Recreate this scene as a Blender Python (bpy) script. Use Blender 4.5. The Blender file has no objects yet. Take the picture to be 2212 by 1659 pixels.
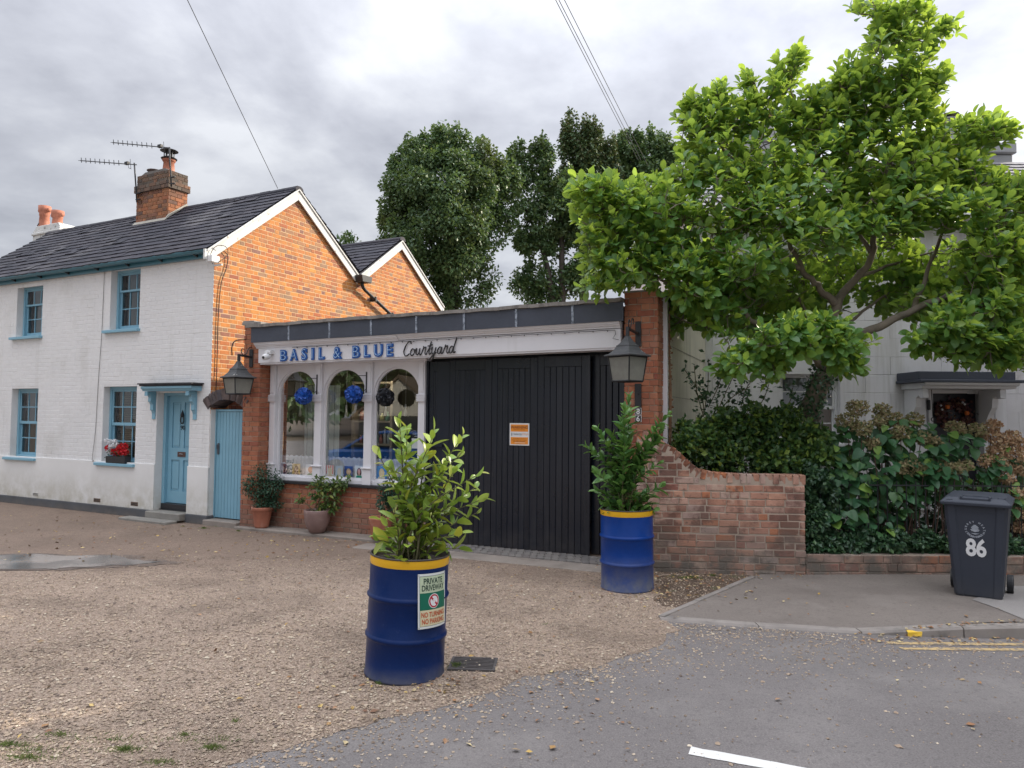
import bpy, math, random
import numpy as np
from mathutils import Matrix, Vector

random.seed(7)
RNG = np.random.default_rng(11)
SC = bpy.context.scene
COL = SC.collection
PI = math.pi

# ---------------------------------------------------------------- camera, world, sun, exposure
CAM_H = 1.92
FOC = 1535.0                      # focal length in units of a 2212 px wide frame
PITCH, ROLL = math.radians(2.55), math.radians(0.5)
_u0 = np.array([0, -math.sin(PITCH), math.cos(PITCH)]); _r0 = np.array([1.0, 0, 0])
FWD = np.array([0, math.cos(PITCH), math.sin(PITCH)])
RGT = _r0 * math.cos(ROLL) + _u0 * math.sin(ROLL)
UPV = -_r0 * math.sin(ROLL) + _u0 * math.cos(ROLL)
CPOS = np.array([0, 0, CAM_H])
cd = bpy.data.cameras.new('camera'); cam = bpy.data.objects.new('camera', cd); COL.objects.link(cam)
cd.sensor_width = 36; cd.lens = 36 * FOC / 2212; cd.clip_start = 0.05; cd.clip_end = 2000
cam.matrix_world = Matrix(((RGT[0], UPV[0], -FWD[0], 0), (RGT[1], UPV[1], -FWD[1], 0), (RGT[2], UPV[2], -FWD[2], CAM_H), (0, 0, 0, 1)))
SC.camera = cam

SUN_DIR = np.array([0.80, 0.40, 0.50]); SUN_DIR = SUN_DIR / np.linalg.norm(SUN_DIR)
sd = bpy.data.lights.new('sun', 'SUN'); so = bpy.data.objects.new('sun', sd); COL.objects.link(so)
sd.energy = 4.3; sd.angle = math.radians(1.2); sd.color = (1.0, 0.90, 0.74)
so.rotation_euler = Vector(SUN_DIR).to_track_quat('Z', 'Y').to_euler()
so.location = (30, 15, 30)

W = bpy.data.worlds.new('World'); SC.world = W; W.use_nodes = True
def build_world():
    nt = W.node_tree; N = nt.nodes; L = nt.links; N.clear()
    out = N.new('ShaderNodeOutputWorld'); bg = N.new('ShaderNodeBackground'); L.new(bg.outputs[0], out.inputs[0])
    sky = N.new('ShaderNodeTexSky'); sky.sky_type = 'NISHITA'; sky.sun_disc = False
    sky.sun_elevation = math.asin(SUN_DIR[2]); sky.sun_rotation = math.atan2(SUN_DIR[0], SUN_DIR[1])
    tc = N.new('ShaderNodeTexCoord'); sep = N.new('ShaderNodeSeparateXYZ'); L.new(tc.outputs['Generated'], sep.inputs[0])
    def m(op, a, b=None, c=None):
        n = N.new('ShaderNodeMath'); n.operation = op
        for i, v in enumerate((a, b, c)):
            if v is None: continue
            if isinstance(v, (int, float)): n.inputs[i].default_value = v
            else: L.new(v, n.inputs[i])
        return n.outputs[0]
    zc = m('MAXIMUM', sep.outputs[2], 0.0)
    den = m('ADD', zc, 0.22)
    cx = m('DIVIDE', sep.outputs[0], den); cy = m('DIVIDE', sep.outputs[1], den)
    cmb = N.new('ShaderNodeCombineXYZ'); L.new(cx, cmb.inputs[0]); L.new(cy, cmb.inputs[1])
    n1 = N.new('ShaderNodeTexNoise'); n1.inputs['Scale'].default_value = 1.5; n1.inputs['Detail'].default_value = 8
    n1.inputs['Roughness'].default_value = 0.52; n1.inputs['Distortion'].default_value = 0.35; L.new(cmb.outputs[0], n1.inputs['Vector'])
    n2 = N.new('ShaderNodeTexNoise'); n2.inputs['Scale'].default_value = 4.2; n2.inputs['Detail'].default_value = 6
    n2.inputs['Roughness'].default_value = 0.55; L.new(cmb.outputs[0], n2.inputs['Vector'])
    mixn = m('ADD', m('MULTIPLY', n1.outputs[0], 0.72), m('MULTIPLY', n2.outputs[0], 0.28))
    cr = N.new('ShaderNodeValToRGB'); L.new(mixn, cr.inputs[0])
    e = cr.color_ramp.elements
    e[0].position = 0.38; e[0].color = (0.33, 0.34, 0.385, 1)
    e[1].position = 0.60; e[1].color = (0.63, 0.645, 0.68, 1)
    k = e.new(0.485); k.color = (0.455, 0.468, 0.515, 1)
    # brighter towards the horizon haze and towards the sun behind the cloud, and overhead as an overcast sky is
    dot = N.new('ShaderNodeVectorMath'); dot.operation = 'DOT_PRODUCT'; L.new(tc.outputs['Generated'], dot.inputs[0])
    dot.inputs[1].default_value = tuple(SUN_DIR)
    glow = m('POWER', m('MAXIMUM', dot.outputs['Value'], 0.0), 4.0)
    gain = m('ADD', m('ADD', 0.74, m('MULTIPLY', glow, 0.75)), m('MULTIPLY', m('POWER', zc, 2.9), 4.4))
    hz = m('MULTIPLY', m('POWER', m('SUBTRACT', 1.0, m('MINIMUM', zc, 1.0)), 12.0), 0.5)
    mx = N.new('ShaderNodeMix'); mx.data_type = 'RGBA'; L.new(hz, mx.inputs[0]); L.new(cr.outputs[0], mx.inputs[6]); mx.inputs[7].default_value = (0.78, 0.79, 0.83, 1)
    sc = N.new('ShaderNodeVectorMath'); sc.operation = 'SCALE'; L.new(mx.outputs[2], sc.inputs[0]); L.new(gain, sc.inputs[3])
    skys = N.new('ShaderNodeVectorMath'); skys.operation = 'SCALE'; L.new(sky.outputs[0], skys.inputs[0]); skys.inputs[3].default_value = 0.08
    fin = N.new('ShaderNodeMix'); fin.data_type = 'RGBA'; fin.inputs[0].default_value = 0.90
    L.new(skys.outputs[0], fin.inputs[6]); L.new(sc.outputs[0], fin.inputs[7]); L.new(fin.outputs[2], bg.inputs[0])
    bg.inputs[1].default_value = 1.0
build_world()
SC.view_settings.view_transform = 'Standard'; SC.view_settings.look = 'None'
SC.view_settings.exposure = 0.62; SC.view_settings.gamma = 1; SC.view_settings.use_curve_mapping = False
try:
    SC.cycles.max_bounces = 6; SC.cycles.transparent_max_bounces = 12; SC.cycles.use_denoising = True
    SC.cycles.transmission_bounces = 4; SC.cycles.glossy_bounces = 3; SC.cycles.diffuse_bounces = 3
except Exception: pass

# ---------------------------------------------------------------- projection helpers (pixel of a 2212x1659 frame -> place)
def pray(x, y):
    d = FWD * FOC + RGT * (x - 1106) - UPV * (y - 829.5)
    return d / np.linalg.norm(d)
def ground(x, y, z=0.0):
    d = pray(x, y); s = (z - CAM_H) / d[2]; P = CPOS + d * s; return (float(P[0]), float(P[1]))
def atdepth(x, y, Y):
    d = pray(x, y); return CPOS + d * (Y / d[1])
def in_view(P, mrg=0.05):
    q = P - CPOS; z = q @ FWD; zz = np.maximum(z, 0.01)
    x = (q @ RGT) / zz * FOC / 1106; y = (q @ UPV) / zz * FOC / 829.5
    return (z > 0.1) & (np.abs(x) < 1 + mrg) & (np.abs(y) < 1 + mrg)
class Frame:
    """local x along the wall, local y into it, z up"""
    def __init__(s, o, deg):
        a = math.radians(deg); s.ang = a; s.o = np.array([o[0], o[1], 0.0]); s.a = np.array([math.cos(a), math.sin(a), 0]); s.n = np.array([-math.sin(a), math.cos(a), 0])
    def at(s, x, y, d=0.0):
        r = pray(x, y); o = s.o + s.n * d; P = CPOS + r * (((o - CPOS) @ s.n) / (r @ s.n)); return (float((P - s.o) @ s.a), float(P[2]))
    def side(s, x, y, uu):
        r = pray(x, y); o = s.o + s.a * uu; P = CPOS + r * (((o - CPOS) @ s.a) / (r @ s.a)); return (float((P - s.o) @ s.n), float(P[2]))
    def mat(s): return Matrix.Translation(Vector(s.o)) @ Matrix.Rotation(s.ang, 4, 'Z')
    def w(s, u, d, z=0.0): return s.o + s.a * u + s.n * d + np.array([0, 0, z])

# ---------------------------------------------------------------- materials
MATS = {}
def mk(name, base=(0.5, 0.5, 0.5), rough=0.7, var=0.12, vscale=3.0, bump=0.0, bscale=60.0, metal=0.0, palette=None, dirt=None, spec=0.5,
       trans=0.0, tcol=None, coat=0.0, yband=None, fine=None, patches=None, coords='world', bdist=0.01, streak=None):
    if name in MATS: return MATS[name]
    m = bpy.data.materials.new(name); m.use_nodes = True; nt = m.node_tree; N = nt.nodes; L = nt.links
    b = N['Principled BSDF']; out = N['Material Output']
    geo = N.new('ShaderNodeNewGeometry'); tcn = N.new('ShaderNodeTexCoord')
    vec = geo.outputs['Position'] if coords == 'world' else tcn.outputs['Object']
    def noise(sc, det=4, rough_=0.55, v=None):
        n = N.new('ShaderNodeTexNoise'); n.inputs['Scale'].default_value = sc; n.inputs['Detail'].default_value = det; n.inputs['Roughness'].default_value = rough_
        L.new(v or vec, n.inputs['Vector']); return n.outputs[0]
    def rng(v, a, b_, c, d):
        n = N.new('ShaderNodeMapRange'); L.new(v, n.inputs[0]); n.inputs[1].default_value = a; n.inputs[2].default_value = b_; n.inputs[3].default_value = c; n.inputs[4].default_value = d; return n.outputs[0]
    def mixc(f, a, c, mode='MIX'):
        n = N.new('ShaderNodeMix'); n.data_type = 'RGBA'; n.blend_type = mode
        if isinstance(f, float): n.inputs[0].default_value = f
        else: L.new(f, n.inputs[0])
        for i, q in ((6, a), (7, c)):
            if isinstance(q, tuple): n.inputs[i].default_value = (*q[:3], 1)
            else: L.new(q, n.inputs[i])
        return n.outputs[2]
    if palette:
        oi = N.new('ShaderNodeObjectInfo')
        ad = N.new('ShaderNodeMath'); ad.operation = 'ADD'; L.new(geo.outputs['Random Per Island'], ad.inputs[0]); L.new(oi.outputs['Random'], ad.inputs[1])
        fr = N.new('ShaderNodeMath'); fr.operation = 'FRACT'; L.new(ad.outputs[0], fr.inputs[0])
        cr = N.new('ShaderNodeValToRGB'); cr.color_ramp.interpolation = 'LINEAR'; L.new(fr.outputs[0], cr.inputs[0])
        e = cr.color_ramp.elements; n = len(palette)
        e[0].position = 0; e[0].color = (*palette[0], 1); e[1].position = 1; e[1].color = (*palette[-1], 1)
        for i in range(1, n - 1): k = e.new(i / (n - 1)); k.color = (*palette[i], 1)
        col = cr.outputs[0]
    else:
        rg = N.new('ShaderNodeRGB'); rg.outputs[0].default_value = (*base, 1); col = rg.outputs[0]
    if var:
        f = rng(noise(vscale, 5), 0.25, 0.75, 1 - var, 1 + var)
        sc = N.new('ShaderNodeVectorMath'); sc.operation = 'SCALE'; L.new(col, sc.inputs[0]); L.new(f, sc.inputs[3]); col = sc.outputs[0]
    if fine:
        f = rng(noise(fine[0], 3, 0.7), 0.25, 0.75, 1 - fine[1], 1 + fine[1])
        sc = N.new('ShaderNodeVectorMath'); sc.operation = 'SCALE'; L.new(col, sc.inputs[0]); L.new(f, sc.inputs[3]); col = sc.outputs[0]
    for pt in (patches or []):          # (colour, scale, low, high, amount)
        c, s_, lo, hi, am = pt
        col = mixc(rng(noise(s_, 6, 0.6), lo, hi, 0.0, am), col, c)
    if streak:                          # vertical weather streaks (colour, amount, low, high)
        mp = N.new('ShaderNodeMapping'); L.new(vec, mp.inputs[0]); mp.inputs['Scale'].default_value = (7, 7, 0.5)
        col = mixc(rng(noise(1.0, 5, 0.6, mp.outputs[0]), streak[2], streak[3], 0.0, streak[1]), col, streak[0])
    if yband:                           # damp or littered belt (colour, y0, y1, amount) broken by noise
        sp_y = N.new('ShaderNodeSeparateXYZ'); L.new(geo.outputs['Position'], sp_y.inputs[0])
        wy = N.new('ShaderNodeMath'); wy.operation = 'MULTIPLY_ADD'; L.new(noise(.7, 5, .6), wy.inputs[0]); wy.inputs[1].default_value = 3.0; L.new(sp_y.outputs[1], wy.inputs[2])
        col = mixc(rng(wy.outputs[0], yband[1] + 1.5, yband[2] + 1.5, 0.0, yband[3]), col, yband[0])
    if dirt:                            # (colour, z0, z1, amount): splashed grime below z1 broken by noise
        c, z0, z1, am = dirt
        sp = N.new('ShaderNodeSeparateXYZ'); L.new(geo.outputs['Position'], sp.inputs[0])
        g = rng(sp.outputs[2], z0, z1, 1.0, 0.0); nn = rng(noise(4.0, 6, 0.65), 0.3, 0.62, 0.0, 1.0)
        mu = N.new('ShaderNodeMath'); mu.operation = 'MULTIPLY'; L.new(g, mu.inputs[0]); L.new(nn, mu.inputs[1])
        mu2 = N.new('ShaderNodeMath'); mu2.operation = 'MULTIPLY'; L.new(mu.outputs[0], mu2.inputs[0]); mu2.inputs[1].default_value = am
        col = mixc(mu2.outputs[0], col, c)
    L.new(col, b.inputs['Base Color'])
    b.inputs['Roughness'].default_value = rough; b.inputs['Metallic'].default_value = metal
    b.inputs['Specular IOR Level'].default_value = spec
    if coat: b.inputs['Coat Weight'].default_value = coat; b.inputs['Coat Roughness'].default_value = 0.15
    if bump:
        bn = N.new('ShaderNodeBump'); bn.inputs['Strength'].default_value = bump; bn.inputs['Distance'].default_value = bdist
        L.new(noise(bscale, 5, 0.65), bn.inputs['Height']); L.new(bn.outputs[0], b.inputs['Normal'])
    if trans:
        t = N.new('ShaderNodeBsdfTranslucent')
        if tcol:
            hs = mixc(0.55, col, tcol); L.new(hs, t.inputs[0])
        else: L.new(col, t.inputs[0])
        ms = N.new('ShaderNodeMixShader'); ms.inputs[0].default_value = trans; L.new(b.outputs[0], ms.inputs[1]); L.new(t.outputs[0], ms.inputs[2]); L.new(ms.outputs[0], out.inputs[0])
    MATS[name] = m; return m
def mk_glass(name, tint=(0.82, 0.86, 0.86), refl=0.10, rough=0.01):
    m = bpy.data.materials.new(name); m.use_nodes = True; nt = m.node_tree; N = nt.nodes; L = nt.links; N.clear()
    out = N.new('ShaderNodeOutputMaterial'); t = N.new('ShaderNodeBsdfTransparent'); t.inputs[0].default_value = (*tint, 1)
    g = N.new('ShaderNodeBsdfGlossy'); g.inputs['Roughness'].default_value = rough; g.inputs[0].default_value = (0.95, 0.97, 1, 1)
    lw = N.new('ShaderNodeFresnel'); lw.inputs[0].default_value = 1.5
    a = N.new('ShaderNodeMath'); a.operation = 'ADD'; L.new(lw.outputs[0], a.inputs[0]); a.inputs[1].default_value = refl
    ms = N.new('ShaderNodeMixShader'); L.new(a.outputs[0], ms.inputs[0]); L.new(t.outputs[0], ms.inputs[1]); L.new(g.outputs[0], ms.inputs[2]); L.new(ms.outputs[0], out.inputs[0])
    MATS[name] = m; return m

# ---------------------------------------------------------------- mesh helpers
def raw_mesh(name, V, F, mats, smooth=False, mi=None):
    me = bpy.data.meshes.new(name); V = np.asarray(V, dtype=np.float32)
    me.vertices.add(len(V)); me.vertices.foreach_set('co', V.ravel())
    if isinstance(F, np.ndarray):
        k = F.shape[1]; n = len(F); li = F.ravel().astype(np.int32); ls = (np.arange(n) * k).astype(np.int32)
    else:
        n = len(F); li = np.array([i for f in F for i in f], dtype=np.int32)
        ln = np.array([len(f) for f in F]); ls = np.concatenate([[0], np.cumsum(ln)[:-1]]).astype(np.int32)
    me.loops.add(len(li)); me.loops.foreach_set('vertex_index', li)
    me.polygons.add(n); me.polygons.foreach_set('loop_start', ls)
    for m in (mats if isinstance(mats, (list, tuple)) else [mats]): me.materials.append(m)
    if mi is not None: me.polygons.foreach_set('material_index', np.asarray(mi, dtype=np.int32))
    me.polygons.foreach_set('use_smooth', np.full(n, bool(smooth)))
    me.update(calc_edges=True); me.validate()
    return me
class MB:
    def __init__(s): s.V = []; s.F = []; s.M = []
    def add(s, V, F, m=0, T=None):
        k = len(s.V)
        if T is not None: V = [tuple(T @ Vector(v)) for v in V]
        s.V.extend([tuple(v) for v in V]); s.F.extend([tuple(i + k for i in f) for f in F]); s.M.extend([m] * len(F)); return s
    def box(s, x0, x1, y0, y1, z0, z1, m=0, T=None):
        if x0 > x1: x0, x1 = x1, x0
        if y0 > y1: y0, y1 = y1, y0
        if z0 > z1: z0, z1 = z1, z0
        V = [(x0, y0, z0), (x1, y0, z0), (x1, y1, z0), (x0, y1, z0), (x0, y0, z1), (x1, y0, z1), (x1, y1, z1), (x0, y1, z1)]
        return s.add(V, [(3, 2, 1, 0), (4, 5, 6, 7), (0, 1, 5, 4), (1, 2, 6, 5), (2, 3, 7, 6), (3, 0, 4, 7)], m, T)
    def prism(s, poly, y0, y1, m=0, T=None, axis='y'):
        """poly of (x, z) pushed from y0 to y1 (axis y) or of (y, z) pushed along x"""
        n = len(poly)
        if axis == 'y': V = [(p[0], y0, p[1]) for p in poly] + [(p[0], y1, p[1]) for p in poly]
        elif axis == 'x': V = [(y0, p[0], p[1]) for p in poly] + [(y1, p[0], p[1]) for p in poly]
        else: V = [(p[0], p[1], y0) for p in poly] + [(p[0], p[1], y1) for p in poly]
        F = [tuple(range(n)), tuple(range(2 * n - 1, n - 1, -1))] + [(i, n + i, n + (i + 1) % n, (i + 1) % n) for i in range(n)]
        return s.add(V, F, m, T)
    def tube(s, pts, r, seg=8, m=0, T=None, caps=True):
        pts = [Vector(p) for p in pts]; n = len(pts); rs = r if isinstance(r, (list, tuple)) else [r] * n
        V = []; F = []; prev = None
        for i, p in enumerate(pts):
            d = (pts[min(i + 1, n - 1)] - pts[max(i - 1, 0)]).normalized()
            if prev is None:
                a = d.cross(Vector((0, 0, 1))); a = a if a.length > 0.1 else d.cross(Vector((0, 1, 0)))
            else: a = prev - d * prev.dot(d)
            a.normalize(); prev = a; b = d.cross(a)
            for k in range(seg):
                t = 2 * PI * k / seg; V.append(p + (a * math.cos(t) + b * math.sin(t)) * rs[i])
        for i in range(n - 1):
            for k in range(seg):
                q = (k + 1) % seg; F.append((i * seg + k, i * seg + q, (i + 1) * seg + q, (i + 1) * seg + k))
        if caps: F.append(tuple(range(seg - 1, -1, -1))); F.append(tuple(range((n - 1) * seg, n * seg)))
        return s.add(V, F, m, T)
    def lathe(s, prof, seg=24, m=0, T=None, c=(0, 0), wob=None, square=False):
        V = []; F = []; n = len(prof)
        for (r, z) in prof:
            for k in range(seg):
                t = 2 * PI * (k + 0.5) / seg; rr = r * (wob(t, z) if wob else 1.0)
                V.append((c[0] + rr * math.cos(t), c[1] + rr * math.sin(t), z))
        for i in range(n - 1):
            for k in range(seg):
                q = (k + 1) % seg; F.append((i * seg + k, i * seg + q, (i + 1) * seg + q, (i + 1) * seg + k))
        return s.add(V, F, m, T)
    def build(s, name, mats, parent=None, smooth=False, bevel=0.0, **kw):
        me = raw_mesh(name, s.V, s.F, mats, smooth, s.M)
        return obj(name, me, parent, smooth=smooth, bevel=bevel, **kw)
def obj(name, me, parent=None, smooth=False, bevel=0.0, loc=None, **kw):
    o = bpy.data.objects.new(name, me); COL.objects.link(o)
    if parent is not None: o.parent = parent
    if loc is not None: o.location = loc
    if bevel:
        b = o.modifiers.new('bevel', 'BEVEL'); b.width = bevel; b.segments = 1; b.limit_method = 'ANGLE'; b.angle_limit = math.radians(40)
    for k, v in kw.items(): o[k] = v
    return o
def sm_angle(o):
    for p in o.data.polygons: p.use_smooth = True
    try: o.data.set_sharp_from_angle(angle=math.radians(35))
    except Exception: pass
    return o
def thing(name, label, cat, frame=None, loc=(0, 0, 0), rotz=0.0, group=None):
    o = bpy.data.objects.new(name, None); COL.objects.link(o); o.empty_display_size = 0.1
    if frame is not None: o.location = Vector(frame.o); o.rotation_euler = (0, 0, frame.ang)
    else: o.location = loc; o.rotation_euler = (0, 0, rotz)
    o['label'] = label; o['category'] = cat
    if group: o['group'] = group
    return o
def tag(o, label, cat, group=None, kind=None):
    o['label'] = label; o['category'] = cat
    if group: o['group'] = group
    if kind: o['kind'] = kind
    return o
def pmatrix(p):
    M = np.eye(4)
    while p is not None:
        loc = Matrix.Translation(p.location) @ p.rotation_euler.to_matrix().to_4x4() @ Matrix.Diagonal((*p.scale, 1))
        M = np.array(loc) @ M; p = p.parent
    return M
def pieces(parent, name, protos, M, which, mat, nmax=290, restname=None, smooth=False, labels=None):
    """Alike pieces: those that show largest become objects sharing a few meshes, the rest one joined part."""
    M = np.asarray(M, dtype=float); which = np.asarray(which); n = len(M)
    if n == 0: return
    PM = pmatrix(parent); pos = (PM @ M[:, :, 3].T).T[:, :3]
    d = np.linalg.norm(pos - CPOS, axis=1) + np.where(in_view(pos), 0, 1000)
    order = np.argsort(d, kind='stable'); near = order[:nmax]; far = order[nmax:]
    meshes = [raw_mesh(name, V, F, mat, smooth) for (V, F) in protos]
    for i in near:
        o = bpy.data.objects.new(name, meshes[which[i]]); COL.objects.link(o); o.parent = parent
        o.matrix_local = Matrix(M[i].tolist())
    if len(far):
        Vs = []; Fs = []; k = 0
        for w, (V, F) in enumerate(protos):
            idx = far[which[far] == w]
            if len(idx) == 0: continue
            V = np.asarray(V, float); F = np.asarray(F); Vh = np.hstack([V, np.ones((len(V), 1))])
            VV = np.einsum('nij,vj->nvi', M[idx], Vh)[:, :, :3].reshape(-1, 3)
            FF = (F[None] + (np.arange(len(idx)) * len(V))[:, None, None]).reshape(-1, F.shape[1]) + k
            Vs.append(VV); Fs.append(FF); k += len(VV)
        o = obj(restname or name + 's', raw_mesh(restname or name + 's', np.vstack(Vs), np.vstack(Fs), mat, smooth), parent)
        o['kind'] = 'stuff'
def brick_proto(seed=0, ch=0.06, dch=0.2, wob=0.03):
    """unit brick: x -.5..-.5, z -.5...5, front at y=0, back at y=1; chamfered, slightly uneven"""
    r = np.random.default_rng(seed)
    def ring(y, e, ez): return [(-.5 + e, y, -.5 + ez), (.5 - e, y, -.5 + ez), (.5 - e, y, .5 - ez), (-.5 + e, y, .5 - ez)]
    V = ring(1.0, 0, 0) + ring(dch, 0, 0) + ring(0.0, ch * 0.33, ch)
    V = np.array(V); V[4:, 0] += r.uniform(-wob, wob, 8) * 0.35; V[4:, 2] += r.uniform(-wob, wob, 8); V[8:, 1] += r.uniform(-.08, .08, 4)
    F = []
    for a in (0, 4):
        for k in range(4): q = (k + 1) % 4; F.append((a + k, a + q, a + 4 + q, a + 4 + k))
    F.append((8, 9, 10, 11)); F.append((3, 2, 1, 0))
    return V, np.array(F)
BRICKS = [brick_proto(s) for s in range(5)]
def lay_bricks(spans, z0, z1, course=0.082, stretcher=0.235, joint=0.010, depth=0.022, bond='flemish', rng=None, jit=0.0025, ubase=0.0):
    """spans(zmid) -> list of (u0,u1). returns M list, which"""
    rng = rng or RNG; M = []; Wh = []; nrow = int(round((z1 - z0) / course)); c = (z1 - z0) / nrow; header = stretcher / 2
    for r in range(nrow):
        zc = z0 + (r + .5) * c
        if bond == 'flemish': pat = [stretcher, header]; off = (r % 2) * (stretcher * 0.75)
        elif bond == 'stretcher': pat = [stretcher]; off = (r % 2) * stretcher * .5
        elif bond == 'rand': pat = [stretcher]; off = rng.uniform(0, stretcher)
        elif bond == 'english': pat = [header] if r % 4 == 3 else [stretcher]; off = (r % 2) * header + (header / 2 if r % 4 == 3 else 0)
        else: pat = [header]; off = (r % 2) * header * 0.5
        for (a, b) in spans(zc):
            if b - a < 0.03: continue
            per = sum(pat); u = ubase + math.floor((a - ubase) / per - 1) * per + off; k = 0; edges = []
            while u < b:
                L_ = pat[k % len(pat)] if bond != 'rand' else (stretcher if rng.random() < .66 else header) * rng.uniform(.93, 1.07); k += 1; lo, hi = max(u, a), min(u + L_, b); u += L_
                if hi - lo > 0.045: edges.append([lo, hi])
            if edges:
                edges[0][0] = a; edges[-1][1] = b
            for lo, hi in edges:
                w = hi - lo - joint; m = np.eye(4); m[0, 0] = w; m[1, 1] = depth; m[2, 2] = c - joint
                m[0, 3] = (lo + hi) / 2 + rng.uniform(-jit, jit); m[1, 3] = rng.uniform(-jit, jit); m[2, 3] = zc + rng.uniform(-jit, jit)
                t = rng.normal(0, 0.006); m2 = np.eye(4); m2[0, 0] = math.cos(t); m2[0, 2] = -math.sin(t); m2[2, 0] = math.sin(t); m2[2, 2] = math.cos(t)
                rr = m2[:3, :3] @ m[:3, :3]; m[:3, :3] = rr
                M.append(m); Wh.append(int(rng.integers(0, len(BRICKS))))
    return M, Wh
def xf(Ms, T):
    T = np.array(T); return [T @ m for m in Ms]
def rotz4(deg, loc=(0, 0, 0)): return np.array(Matrix.Translation(Vector(loc)) @ Matrix.Rotation(math.radians(deg), 4, 'Z'))
def wall_holes(mb, u0, u1, z0, z1, y0, y1, holes, m=0):
    us = sorted({u0, u1, *[h[0] for h in holes], *[h[1] for h in holes]}); zs = sorted({z0, z1, *[h[2] for h in holes], *[h[3] for h in holes]})
    us = [u for u in us if u0 <= u <= u1]; zs = [z for z in zs if z0 <= z <= z1]
    for i in range(len(us) - 1):
        run = None
        for j in range(len(zs) - 1):
            cu, cz = (us[i] + us[i + 1]) / 2, (zs[j] + zs[j + 1]) / 2
            solid = not any(h[0] < cu < h[1] and h[2] < cz < h[3] for h in holes)
            if solid:
                if run is None: run = zs[j]
            if (not solid or j == len(zs) - 2) and run is not None:
                top = zs[j + 1] if solid else zs[j]
                mb.box(us[i], us[i + 1], y0, y1, run, top, m); run = None
def span_holes(u0, u1, holes):
    def f(z):
        segs = [(u0, u1)]
        for (a, b, c, d) in holes:
            if c < z < d:
                ns = []
                for (p, q) in segs:
                    if b <= p or a >= q: ns.append((p, q)); continue
                    if a > p: ns.append((p, a))
                    if b < q: ns.append((b, q))
                segs = ns
        return segs
    return f
def text_mesh(body, size, depth=0.0, offset=0.0, shear=0.0, spacing=1.0, res=3, align='LEFT', bevel=0.0):
    cu = bpy.data.curves.new('lettering', 'FONT'); cu.body = body; cu.size = size; cu.extrude = depth; cu.offset = offset; cu.shear = shear
    cu.space_character = spacing; cu.resolution_u = res; cu.align_x = align; cu.bevel_depth = bevel
    t = bpy.data.objects.new('lettering', cu); COL.objects.link(t)
    dg = bpy.context.evaluated_depsgraph_get(); dg.update()
    me = bpy.data.meshes.new_from_object(t.evaluated_get(dg)); COL.objects.unlink(t); bpy.data.objects.remove(t); bpy.data.curves.remove(cu)
    return me
def text_obj(name, body, size, mat, parent, x, y, z, depth=0.0, sx=1.0, align='LEFT', tilt=0.0, **kw):
    """lettering facing local -y"""
    me = text_mesh(body, size, depth, align=align, **kw); me.materials.clear(); me.materials.append(mat)
    o = obj(name, me, parent); o.matrix_local = Matrix.Translation((x, y, z)) @ Matrix.Rotation(-tilt, 4, 'Y') @ Matrix.Rotation(PI / 2, 4, 'X') @ Matrix.Diagonal((sx, 1, 1, 1))
    return o
def catmull(P, n=5):
    P = [np.array(p, float) for p in P]; out = []
    Q = [2 * P[0] - P[1]] + P + [2 * P[-1] - P[-2]]
    for i in range(1, len(Q) - 2):
        for k in range(n):
            t = k / n; a, b, c, d = Q[i - 1], Q[i], Q[i + 1], Q[i + 2]
            out.append(0.5 * ((2 * b) + (-a + c) * t + (2 * a - 5 * b + 4 * c - d) * t * t + (-a + 3 * b - 3 * c + d) * t ** 3))
    out.append(P[-1]); return out
# leaves -------------------------------------------------------------
def leaf_proto(width=0.5, rows=(0, .2, .5, .8, 1.0), prof=(0.0, .62, 1.0, .78, 0.0), fold=0.12, droop=0.18, curl=0.0):
    """leaf of unit length along +x, width across y, normal +z"""
    V = []; F = []
    for t, w in zip(rows, prof):
        hw = w * width / 2; z = -droop * t * t + curl * t
        V += [(t, -hw, z + fold * w * width), (t, 0, z), (t, hw, z + fold * w * width)]
    for i in range(len(rows) - 1):
        a = i * 3; F += [(a, a + 1, a + 4, a + 3), (a + 1, a + 2, a + 5, a + 4)]
    return np.array(V), np.array(F)
def small_leaf(width=0.55, fold=0.15):
    V = np.array([(0, 0, 0), (.5, -width / 2, fold * .6), (1, 0, 0), (.5, width / 2, fold * .6), (.5, 0, 0)]); return V, np.array([(0, 1, 4), (1, 2, 4), (2, 3, 4), (3, 0, 4)])
def basis(dirs, ups, scale):
    """N matrices with x along dirs, z near ups"""
    x = dirs / np.linalg.norm(dirs, axis=1, keepdims=True); y = np.cross(ups, x); ny = np.linalg.norm(y, axis=1, keepdims=True)
    y = np.where(ny < 1e-4, np.cross(np.array([[0.3, 0.9, 0.1]]), x), y); y /= np.linalg.norm(y, axis=1, keepdims=True); z = np.cross(x, y)
    M = np.zeros((len(x), 4, 4)); s = np.asarray(scale)[:, None]
    M[:, :3, 0] = x * s; M[:, :3, 1] = y * s; M[:, :3, 2] = z * s; M[:, 3, 3] = 1; return M
def leaf_mats(P, dirs, ups, scale):
    M = basis(np.asarray(dirs, float), np.asarray(ups, float), scale); M[:, :3, 3] = P; return M
def rand_dirs(n, rng=None):
    rng = rng or RNG; v = rng.normal(size=(n, 3)); return v / np.linalg.norm(v, axis=1, keepdims=True)
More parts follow.
